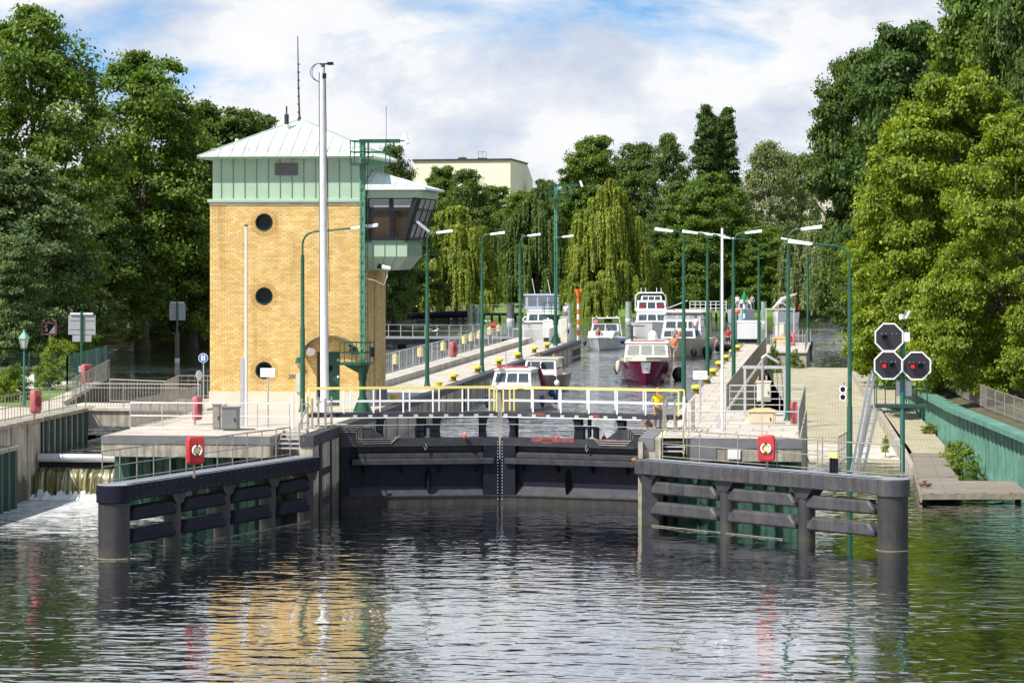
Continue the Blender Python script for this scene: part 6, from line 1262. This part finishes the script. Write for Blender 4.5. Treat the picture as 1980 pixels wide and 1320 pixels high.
def gull(p, rz, label):
    g = thing('gull', label, 'gull', p, None, rz); J = [(V((0, 0, 0)), (.07, .06)), (V((0, .2, .02)), (.03, .02)), (V((0, .3, .03)), (.04, .008)), (V((0, -.14, .03)), .045), (V((0, -.2, .05)), .035), (V((0, -.26, .04)), .01)]
    skinned('body', J, [(0, 1), (1, 2), (0, 3), (3, 4), (4, 5)], white, g); b = MB()
    for s in (-1, 1): b.loft([[(s * x, y0, z), (s * x, y1, z), (s * x, y1, z + .012), (s * x, y0, z + .012)] for x, y0, y1, z in ((.04, -.08, .09, .02), (.28, -.12, .06, .13), (.58, 0, .07, .06))])
    b.build('wings', mk('gull_grey', (.55, .57, .6), .7), g, world=False)
gull(D(840, 190, ZD(640, 190)), R(40), 'white gull flying low in front of the pontoon walkway'); gull(D(942, 260, ZD(622, 260)), R(-50), 'white gull flying over the water near the pale dolphin piles')
# ------------------------------------------------------------------ foliage
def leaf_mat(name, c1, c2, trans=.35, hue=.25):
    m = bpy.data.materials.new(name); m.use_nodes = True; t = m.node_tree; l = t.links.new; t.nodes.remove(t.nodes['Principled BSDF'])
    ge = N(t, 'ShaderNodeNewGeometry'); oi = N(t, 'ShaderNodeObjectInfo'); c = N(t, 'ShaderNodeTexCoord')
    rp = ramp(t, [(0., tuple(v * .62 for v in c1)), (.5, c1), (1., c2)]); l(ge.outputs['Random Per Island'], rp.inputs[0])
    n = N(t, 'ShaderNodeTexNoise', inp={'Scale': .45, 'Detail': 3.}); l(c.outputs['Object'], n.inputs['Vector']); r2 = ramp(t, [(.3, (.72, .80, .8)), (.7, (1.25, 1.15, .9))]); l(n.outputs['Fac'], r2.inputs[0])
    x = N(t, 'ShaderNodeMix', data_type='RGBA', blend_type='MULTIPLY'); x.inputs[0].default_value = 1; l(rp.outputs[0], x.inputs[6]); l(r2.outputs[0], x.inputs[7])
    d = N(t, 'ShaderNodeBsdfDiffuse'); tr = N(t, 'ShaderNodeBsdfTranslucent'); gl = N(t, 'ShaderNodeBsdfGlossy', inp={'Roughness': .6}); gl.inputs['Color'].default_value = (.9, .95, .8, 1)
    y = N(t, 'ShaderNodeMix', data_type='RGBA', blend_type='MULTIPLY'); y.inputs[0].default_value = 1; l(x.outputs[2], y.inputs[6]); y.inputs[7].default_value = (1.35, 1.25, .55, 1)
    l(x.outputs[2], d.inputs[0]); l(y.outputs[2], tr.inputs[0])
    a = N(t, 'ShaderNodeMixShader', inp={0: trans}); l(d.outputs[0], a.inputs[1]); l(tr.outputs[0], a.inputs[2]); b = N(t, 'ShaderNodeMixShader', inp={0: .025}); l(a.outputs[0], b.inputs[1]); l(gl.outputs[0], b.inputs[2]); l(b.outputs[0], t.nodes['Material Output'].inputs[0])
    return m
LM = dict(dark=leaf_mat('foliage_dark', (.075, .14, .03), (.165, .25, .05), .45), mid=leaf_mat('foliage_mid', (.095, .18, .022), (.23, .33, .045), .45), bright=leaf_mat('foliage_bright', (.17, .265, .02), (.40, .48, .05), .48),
          silver=leaf_mat('foliage_silver', (.15, .20, .07), (.30, .36, .17)), willow=leaf_mat('foliage_willow', (.20, .275, .03), (.44, .50, .075), .45), poplar=leaf_mat('foliage_poplar', (.06, .125, .026), (.12, .21, .04), .4),
          grey=leaf_mat('foliage_greygreen', (.10, .165, .06), (.22, .30, .12)), lime=leaf_mat('foliage_lime', (.17, .24, .02), (.34, .40, .04), .4), birch=leaf_mat('foliage_birch', (.085, .15, .032), (.19, .26, .055), .4))
def cards(name, C, Nn, S, asp=.62, axis=None, rng=None):
    n = len(C); rng = rng or np.random.default_rng(1)
    if axis is None: axis = rng.normal(size=(n, 3))
    u = np.cross(Nn, axis); u /= np.linalg.norm(u, axis=1)[:, None] + 1e-9; v = np.cross(Nn, u); v /= np.linalg.norm(v, axis=1)[:, None] + 1e-9
    S = S[:, None]; P = np.stack([C - v * S, C + u * S * asp - v * S * .1, C + v * S, C - u * S * asp - v * S * .1], 1).reshape(-1, 3)
    me = bpy.data.meshes.new(name); me.vertices.add(4 * n); me.vertices.foreach_set('co', P.astype(np.float32).ravel()); me.loops.add(4 * n); me.loops.foreach_set('vertex_index', np.arange(4 * n, dtype=np.int32))
    me.polygons.add(n); me.polygons.foreach_set('loop_start', np.arange(0, 4 * n, 4, dtype=np.int32)); me.update(calc_edges=True); me.validate(); return me
def unit(a): return a / (np.linalg.norm(a, axis=1)[:, None] + 1e-9)
def trunk_mesh(name, H, r, tips, rng, lean=0):
    b = MB(); top = V((lean, 0, H * .8)); pts = [V((0, 0, -.6)), V((0, 0, .3)), V((lean * .2 + rng.normal() * .15, rng.normal() * .15, H * .25)), V((lean * .5 + rng.normal() * .25, rng.normal() * .2, H * .5)), top]
    b.tube(pts, [r * 1.35, r, r * .82, r * .5, r * .12], 9)
    for q in tips:
        q = V(q); s = pts[2].lerp(pts[3], rng.random()) if q.z < H * .7 else pts[3].lerp(top, rng.random() * .5); m = s.lerp(q, .5) + V((0, 0, -.06 * (q - s).length)); b.tube([s, m, q], [r * .36, r * .22, r * .06], 6)
    o = b.build(name, None, None, smooth=True); me = o.data; bpy.data.objects.remove(o); return me
ARCH = {}
def broad(key, H, Rr, seed, nb=26, nc=11, nl=135, size=.23, base=.12, prof=1.0, open_=0., clump=.62, top=.62, bl=(.34, .55)):
    rng = np.random.default_rng(seed); blobs = []
    for k in range(nb):
        z = base + (1 - base) * ((k + rng.random()) / nb); e = max(.12, (1 - abs((z - top * .72) / (1.02 - top * .72 if z > top * .72 else top * .72 + .32)) ** 2.2)) ** .6
        rad = Rr * e * prof; a = rng.random() * 2 * pi if k else 0; a = k * 2.399 + rng.normal() * .5; q = rad * (.25 + .55 * sqrt(rng.random()))
        blobs.append((np.array([q * cos(a), q * sin(a), z * H * .93]), rad * rng.uniform(*bl) + .45))
    C, Nn = [], []
    for c, r in blobs:
        for j in range(nc):
            d = rng.normal(size=3); d[2] = d[2] * .8 + .25; d /= np.linalg.norm(d)
            cc = c + d * r * rng.uniform(.55, 1.0) * np.array([1, 1, .8]); m = int(nl * rng.uniform(.5, 1.4) * (1 - open_ * rng.random())); w = clump * rng.uniform(.6, 1.35) * (.6 + .4 * r / 2.5)
            p = cc + rng.normal(size=(m, 3)) * w * np.array([.66, .66, .30]); C.append(p); Nn.append(unit(rng.normal(size=(m, 3)) * .75 + unit(p - c - np.array([0, 0, -.3 * r])) * .8 + np.array([0, 0, .6])))
    C = np.concatenate(C); Nn = unit(np.concatenate(Nn)); C[:, 2] = np.clip(C[:, 2], .1, None)
    me = cards('crown_' + key, C, Nn, size * rng.uniform(.6, 1.35, len(C)), rng=rng)
    ARCH[key] = (me, trunk_mesh('trunk_' + key, H, .028 * H ** .95, [b[0] for b in blobs if b[0][2] > .2 * H][:16], rng), max(Rr * .98, np.percentile(np.hypot(C[:, 0], C[:, 1]), 97)), float(np.percentile(C[:, 2], 99.7)))
def willow(key, H, Rr, seed, lobes=84, strands=30, size=.2):
    rng = np.random.default_rng(seed); C, Nn, A = [], [], []
    for k in range(lobes):
        f = (k + .5) / lobes; zt = H * (1 - .80 * f ** 1.1) * rng.uniform(.88, 1.04); e = sqrt(max(.05, 1 - (zt / (H * 1.06)) ** 2.4)); rr = Rr * e * rng.uniform(.45, 1.0) * (.35 + .65 * min(1, f * 4)); a = k * 2.399 + rng.normal() * .3
        lx, ly = rr * cos(a), rr * sin(a); spread = rng.uniform(.55, 1.15); ls = rng.uniform(.22, .5) * H
        for s in range(strands):
            b = rng.random() * 2 * pi; q = spread * sqrt(rng.random()); ln = min(zt - .15, ls * rng.uniform(.35, 1.1)); m = max(8, int((ln + q) / .12)); t = np.linspace(0, 1, m); arch = np.clip(t * 3.2, 0, 1); h = q * np.sin(arch * pi / 2)
            z = zt + .35 * spread * np.sin(np.clip(t * 2.4, 0, 1) * pi) * (1 - q / spread * .5) - ln * np.clip(t - .12, 0, 1) ** 1.15; sw = rng.normal() * .22
            C.append(np.stack([lx + h * cos(b) + .25 * (lx / (Rr)) * t + sw * t + rng.normal(size=m) * .05, ly + h * sin(b) + .25 * (ly / Rr) * t + rng.normal(size=m) * .05, z + rng.normal(size=m) * .05], 1))
            nn = np.tile([lx / Rr + cos(b) * .7, ly / Rr + sin(b) * .7, .45], (m, 1)) + rng.normal(size=(m, 3)) * .6; Nn.append(unit(nn)); A.append(rng.normal(size=(m, 3)) * .35 + np.array([0, 0, 1]))
    C = np.concatenate(C); Nn = np.concatenate(Nn); A = np.concatenate(A); C[:, 2] = np.clip(C[:, 2], .05, None)
    me = cards('crown_' + key, C, Nn, size * rng.uniform(.55, 1.3, len(C)), .45, axis=A, rng=rng)
    ARCH[key] = (me, trunk_mesh('trunk_' + key, H * .9, .42, [(Rr * .5 * cos(a), Rr * .5 * sin(a), H * .7) for a in np.linspace(0, 5.5, 8)], rng), float(np.percentile(np.hypot(C[:, 0], C[:, 1]), 98)), float(np.percentile(C[:, 2], 99.8)))
broad('oak', 20, 6.5, 11, nb=46, nc=11, nl=250, size=.17, clump=.7, bl=(.26, .42))
broad('ash', 22, 6.0, 23, nb=30, nc=12, nl=210, size=.165, base=.16, open_=.3, clump=.85)
broad('lime', 17, 6.0, 37, nb=38, nc=14, nl=230, size=.155, base=.05, top=.5, clump=.7)
broad('maple', 17, 7.5, 41, nb=62, nc=9, nl=430, size=.135, base=.03, top=.5, clump=.62, bl=(.22, .34))
broad('wispy', 16, 5.5, 53, nb=32, nc=10, nl=190, size=.15, base=.1, open_=.45, clump=.85)
broad('poplar', 24, 2.3, 61, nb=56, nc=8, nl=190, size=.18, base=.04, top=.6, clump=.66)
broad('birch', 18, 4.2, 67, nb=32, nc=10, nl=200, size=.15, base=.08, open_=.3, clump=.75)
broad('bush', 3.2, 2.2, 71, nb=10, nc=10, nl=130, size=.10, base=.05, top=.4, clump=.46)
broad('shrub', 1.5, 1.0, 73, nb=8, nc=9, nl=70, size=.06, base=.03, top=.4, clump=.28)
willow('willow', 12.5, 5.4, 83); willow('willow_tall', 14.5, 6.0, 89, 100, 30)
GRP = None
def tree(key, lm, px, d, ty, wpx, zb, label, cat='tree', name=None, rz=None, bk=None, group=None, top=None):
    cm, tm, R0, H0 = ARCH[key]; p = D(px, d, zb); H = ZD(ty, d) - zb if top is None else top; rad = wpx / 2 * d / F
    rz = random.uniform(0, 6.28) if rz is None else rz
    g = thing(name or ('tree' if cat == 'tree' else cat), label, cat, p, group, rz)
    sx, sz = rad / R0, H / H0
    key_m = cm.name + lm
    me = bpy.data.meshes.get(key_m)
    if me is None: me = cm.copy(); me.name = key_m; me.materials.clear(); me.materials.append(LM[lm])
    o = bpy.data.objects.new('crown' if cat == 'tree' else 'foliage', me); COL.objects.link(o); o.parent = g; o.scale = (sx, sx, sz)
    tk = tm.name + (bk.name if bk else 'bark'); t2 = bpy.data.meshes.get(tk)
    if t2 is None: t2 = tm.copy(); t2.name = tk; t2.materials.clear(); t2.materials.append(bk or bark)
    o = bpy.data.objects.new('trunk' if cat == 'tree' else 'stems', t2); COL.objects.link(o); o.parent = g; o.scale = ((sx + sz) / 2,) * 2 + (sz,)
    return g
T_ = tree
# left bank
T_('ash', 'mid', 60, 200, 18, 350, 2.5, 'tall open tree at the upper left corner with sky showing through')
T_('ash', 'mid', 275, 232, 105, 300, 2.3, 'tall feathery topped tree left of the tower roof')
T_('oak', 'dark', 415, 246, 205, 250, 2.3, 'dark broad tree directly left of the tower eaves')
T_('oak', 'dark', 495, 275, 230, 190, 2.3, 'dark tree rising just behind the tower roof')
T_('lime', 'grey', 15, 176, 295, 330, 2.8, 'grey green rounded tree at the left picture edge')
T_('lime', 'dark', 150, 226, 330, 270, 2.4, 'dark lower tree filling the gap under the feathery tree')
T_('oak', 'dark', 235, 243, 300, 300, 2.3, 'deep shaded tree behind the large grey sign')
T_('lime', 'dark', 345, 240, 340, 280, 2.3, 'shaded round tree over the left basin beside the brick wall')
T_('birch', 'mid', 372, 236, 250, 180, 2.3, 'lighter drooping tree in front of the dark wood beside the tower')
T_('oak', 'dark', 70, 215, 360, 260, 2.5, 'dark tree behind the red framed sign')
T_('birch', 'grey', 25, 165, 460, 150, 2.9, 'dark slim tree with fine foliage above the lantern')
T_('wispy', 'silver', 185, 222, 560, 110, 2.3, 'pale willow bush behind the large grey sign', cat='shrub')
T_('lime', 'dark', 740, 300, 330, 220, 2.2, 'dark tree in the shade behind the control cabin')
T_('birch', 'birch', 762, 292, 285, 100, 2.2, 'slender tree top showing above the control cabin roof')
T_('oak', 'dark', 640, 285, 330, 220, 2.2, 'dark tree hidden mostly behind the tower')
for i, (px, d, ty, w, lm, lab) in enumerate(((250, 232, 632, 80, 'lime', 'bright yellow green bush at the water edge of the left basin'), (200, 226, 650, 70, 'lime', 'low yellow green bush left at the basin edge'), (300, 238, 650, 70, 'bright', 'bright bush at the basin edge below the dark trees'), (372, 240, 622, 80, 'mid', 'green bush at the waterline beside the tower wall'), (110, 150, 655, 70, 'bright', 'light green bush by the wire fence on the left bank'), (140, 185, 640, 100, 'mid', 'green bush under the large grey sign'), (90, 138, 700, 60, 'bright', 'yellow green planting beside the footbridge'), (28, 129, 705, 70, 'mid', 'leafy planting in front of the wire fence at the left'), (8, 127, 725, 50, 'bright', 'yellowish planting at the left picture edge'), (340, 236, 590, 70, 'dark', 'dark bush overhanging the left basin'))):
    T_('bush', lm, px, d, ty, w, 2.2 if d > 200 else 2.95, lab, cat='bush')
# far bank
T_('willow', 'willow', 878, 328, 402, 176, 1.9, 'weeping willow with yellow green curtains right of the cabin')
T_('willow_tall', 'willow', 1176, 329, 352, 166, 1.9, 'tall weeping willow right of the lattice mast')
T_('willow', 'willow', 1262, 334, 500, 80, 2.0, 'low weeping willow hanging to the water behind the white yachts')
T_('willow', 'willow', 1150, 322, 545, 90, 1.8, 'small weeping willow dipping into the water by the channel pole')
T_('willow_tall', 'birch', 1040, 352, 362, 150, 2.4, 'dull green drooping tree between the two willows')
T_('willow', 'birch', 985, 362, 420, 90, 2.6, 'dark drooping tree above the sunny lawn')
T_('willow', 'birch', 800, 331, 470, 110, 2.0, 'shaded drooping willow beside the tower')
T_('birch', 'birch', 905, 378, 330, 110, 3.0, 'birch with a pale leaning stem in front of the cream building', bk=bark_pale)
T_('oak', 'mid', 858, 392, 325, 100, 3.2, 'small round crowned tree in front of the cream building')
T_('birch', 'mid', 962, 405, 362, 110, 3.2, 'feathery green tree below the right part of the cream building'); T_('oak', 'mid', 1012, 398, 372, 110, 3.2, 'round green tree at the right corner of the cream building')
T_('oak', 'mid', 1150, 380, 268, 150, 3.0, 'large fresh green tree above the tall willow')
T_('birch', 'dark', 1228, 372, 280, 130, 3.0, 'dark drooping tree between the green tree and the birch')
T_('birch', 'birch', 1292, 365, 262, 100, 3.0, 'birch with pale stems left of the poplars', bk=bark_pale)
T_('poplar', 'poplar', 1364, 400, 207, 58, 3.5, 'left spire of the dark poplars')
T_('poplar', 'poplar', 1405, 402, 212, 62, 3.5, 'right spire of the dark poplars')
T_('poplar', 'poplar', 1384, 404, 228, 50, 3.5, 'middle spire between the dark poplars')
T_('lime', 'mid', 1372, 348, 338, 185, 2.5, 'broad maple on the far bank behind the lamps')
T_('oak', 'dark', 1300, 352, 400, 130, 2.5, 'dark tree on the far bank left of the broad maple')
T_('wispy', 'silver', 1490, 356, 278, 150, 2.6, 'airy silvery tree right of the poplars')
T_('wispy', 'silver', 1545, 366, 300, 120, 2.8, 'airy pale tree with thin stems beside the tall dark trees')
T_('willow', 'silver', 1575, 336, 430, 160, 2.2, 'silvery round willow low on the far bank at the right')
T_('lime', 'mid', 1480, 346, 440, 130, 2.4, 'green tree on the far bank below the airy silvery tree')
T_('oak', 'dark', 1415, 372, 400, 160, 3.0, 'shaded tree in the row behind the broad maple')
T_('oak', 'dark', 1075, 400, 400, 170, 3.2, 'distant dark tree behind the dull drooping tree'); T_('oak', 'dark', 950, 420, 420, 160, 3.2, 'distant dark tree under the cream building')
T_('oak', 'dark', 1055, 470, 350, 90, 4.0, 'distant dark tree top right of the cream building')
for px, d, ty, w, lm, lab in ((935, 352, 572, 60, 'dark', 'dark low hedge bush on the far lawn at left'), (975, 372, 560, 60, 'dark', 'dark bush at the back of the sunny lawn'), (1290, 336, 575, 60, 'dark', 'dark bush on the far bank behind the white yachts'), (1325, 338, 570, 60, 'mid', 'green bush beside the distant landing stage'), (1425, 340, 572, 60, 'dark', 'dark bush behind the distant blue grey boat'), (1610, 338, 560, 100, 'dark', 'dark bush at the far right shore'), (1530, 342, 575, 80, 'mid', 'low green bush on the right far shore')):
    T_('bush', lm, px, d, ty, w, 2.2, lab, cat='bush')
# right bank
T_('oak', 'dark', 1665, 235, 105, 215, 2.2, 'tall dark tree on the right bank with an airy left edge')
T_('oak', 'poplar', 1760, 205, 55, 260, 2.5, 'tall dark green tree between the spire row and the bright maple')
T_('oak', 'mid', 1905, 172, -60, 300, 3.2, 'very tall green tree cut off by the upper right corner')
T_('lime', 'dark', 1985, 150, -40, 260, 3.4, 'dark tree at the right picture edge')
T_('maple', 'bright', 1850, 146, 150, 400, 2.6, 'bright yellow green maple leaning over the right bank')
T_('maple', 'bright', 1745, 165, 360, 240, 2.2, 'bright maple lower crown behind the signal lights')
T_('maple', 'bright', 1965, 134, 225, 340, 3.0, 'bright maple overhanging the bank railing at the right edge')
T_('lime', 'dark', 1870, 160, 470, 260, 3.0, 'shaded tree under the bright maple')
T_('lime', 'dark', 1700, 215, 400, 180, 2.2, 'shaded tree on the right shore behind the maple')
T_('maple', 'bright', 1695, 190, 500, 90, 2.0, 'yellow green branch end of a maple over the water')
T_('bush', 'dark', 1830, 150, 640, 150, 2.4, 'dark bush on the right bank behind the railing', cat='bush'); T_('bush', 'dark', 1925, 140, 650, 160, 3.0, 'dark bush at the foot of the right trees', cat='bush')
for px, d, hh, w, lm, z, lab in ((1862, 124, 1.6, 70, 'bright', -.1, 'tall weeds growing between the jetty and the turquoise wall'), (1838, 130, 1.0, 50, 'bright', .1, 'low weeds along the foot of the turquoise wall'), (1888, 120, 1.0, 40, 'mid', -.1, 'green weeds at the inner corner of the jetty'), (1800, 140, .5, 50, 'lime', .8, 'yellowish weeds on the towpath edge'), (1672, 181, 1.1, 30, 'lime', 2.3, 'yellow flowering weeds at the top of the slipway'), (1712, 134, .8, 20, 'bright', .3, 'small weeds growing on the slipway kerb'), (1538, 182, 1.4, 34, 'mid', 2.0, 'green weeds at the top left of the slipway'), (1497, 178, 2.2, 26, 'mid', 1.9, 'leafy young shrub behind the railing at the slipway top')):
    T_('shrub', lm, px, d, 0, w, z, lab, cat='weeds', name='weeds', top=hh)
# ------------------------------------------------------------------ buildings behind the trees
facade = mk('cream_render', (.72, .655, .53), .85, var=.05, vs=.3)
a, e = D(798, 455, 3), D(987, 450, 3); f_ = V((636 / F * .97, 1, 0)).normalized(); f_ = V((0, 1, 0))
g = thing('apartment_block', 'cream windowless apartment block rising behind the trees', 'building', (a + e) / 2); zt = ZD(310, 452)
far = e + f_ * 33
b = MB(); pts = [a, e, far, a + f_ * 33]; b.extr(pts, (0, 0, zt - 3 - 2.4)); b.build('lower_walls', facade, g)
b = MB(); q0 = [p + V((0, 0, zt - 5.4)) for p in pts]; q1 = [a + V((0, 0, zt - 3)), e + V((0, 0, zt - 3)), e + f_ * 24 + V((0, 0, zt - 3)), a + f_ * 24 + V((0, 0, zt - 3))]; b.loft([q0, q1]); b.build('upper_walls', facade, g)
b = MB(); b.bar(a + V((0, -.1, zt - 2.9)), e + V((0, -.1, zt - 2.9)), .4, .25); b.bar(e + V((.05, 0, zt - 2.9)), e + f_ * 24 + V((.05, 0, zt - 2.9)), .3, .25); b.build('roof_edge', steel_grey, g)
c = D(899, 454, zt); b = MB(); b.box((c.x - 1, c.y - .5, zt), (c.x + .2, c.y + .7, zt + .5)); b.build('roof_box', steel_grey, g); b = MB(); b.tube([c + V((0, .3, 1.2)), c + V((-.12, -.05, 1.22)), c + V((-.15, -.15, 1.22))], [.25, .5, .6], 16); b.bar(c + V((-.3, 0, 0)), c + V((-.1, 0, 1.2)), .12); b.build('satellite_dish', galv_light, g, smooth=True)
c = D(932, 454, zt); b = MB(); b.box((c.x - .7, c.y, zt), (c.x + .7, c.y + 1, zt + .45)); b.build('chimney', steel_grey, g)
b = MB()
for x in (-.6, 0, .6): b.bar(c + V((x, .3, .4)), c + V((x, .3, 1.4)), .05)
b.bar(c + V((-.6, .3, 1.4)), c + V((.6, .3, 1.4)), .05); b.build('flue_frame', steel, g)
def house(px, d, w, top, label, col):
    p = D(px, d, 3.5); zt = ZD(top, d); g = thing('house', label, 'building', p); MB().box(tuple(p + V((-w / 2, 0, 0))), (p.x + w / 2, p.y + 10, zt)).build('walls', col, g)
    MB().loft([[(p.x - w / 2 - .4, p.y - .4, zt), (p.x + w / 2 + .4, p.y - .4, zt), (p.x + w / 2 + .4, p.y + 10.4, zt), (p.x - w / 2 - .4, p.y + 10.4, zt)], [(p.x - w / 2 + 1.5, p.y + 4, zt + 2), (p.x + w / 2 - 1.5, p.y + 4, zt + 2), (p.x + w / 2 - 1.5, p.y + 6, zt + 2), (p.x - w / 2 + 1.5, p.y + 6, zt + 2)]]).build('roof', mk('roof_tile_grey', (.25, .22, .22), .8), g)
    for z in np.arange(5, zt - 1.5, 3):
        for x in np.arange(-w / 2 + 1.2, w / 2 - .8, 2.6):
            f = MB().box((p.x + x - .55, p.y - .05, z), (p.x + x + .55, p.y - .002, z + 1.5)).build('window', white_dull, g); MB().box((p.x + x - .47, p.y - .058, z + .08), (p.x + x + .47, p.y - .051, z + 1.42)).build('pane', glassd, f)
house(975, 432, 6, 432, 'pale house with windows glimpsed between the drooping trees left of the lattice mast', mk('house_white', (.62, .60, .56), .8)); house(1545, 440, 14, 372, 'pale pinkish house glimpsed through the airy silvery trees', mk('house_pink', (.60, .52, .46), .8))
p = D(1503, 372, 3.7); g = thing('park_bench', 'distant red park bench on the far bank', 'bench', p)
MB().cbox(p + V((0, 0, .5)), (2.2, .5, .08)).build('seat', red, g); MB().cbox(p + V((0, .25, .8)), (2.2, .06, .5)).build('backrest', red, g)
for x in (-.9, .9): MB().cbox(p + V((x, 0, .23)), (.1, .4, .46)).build('leg', red, g)
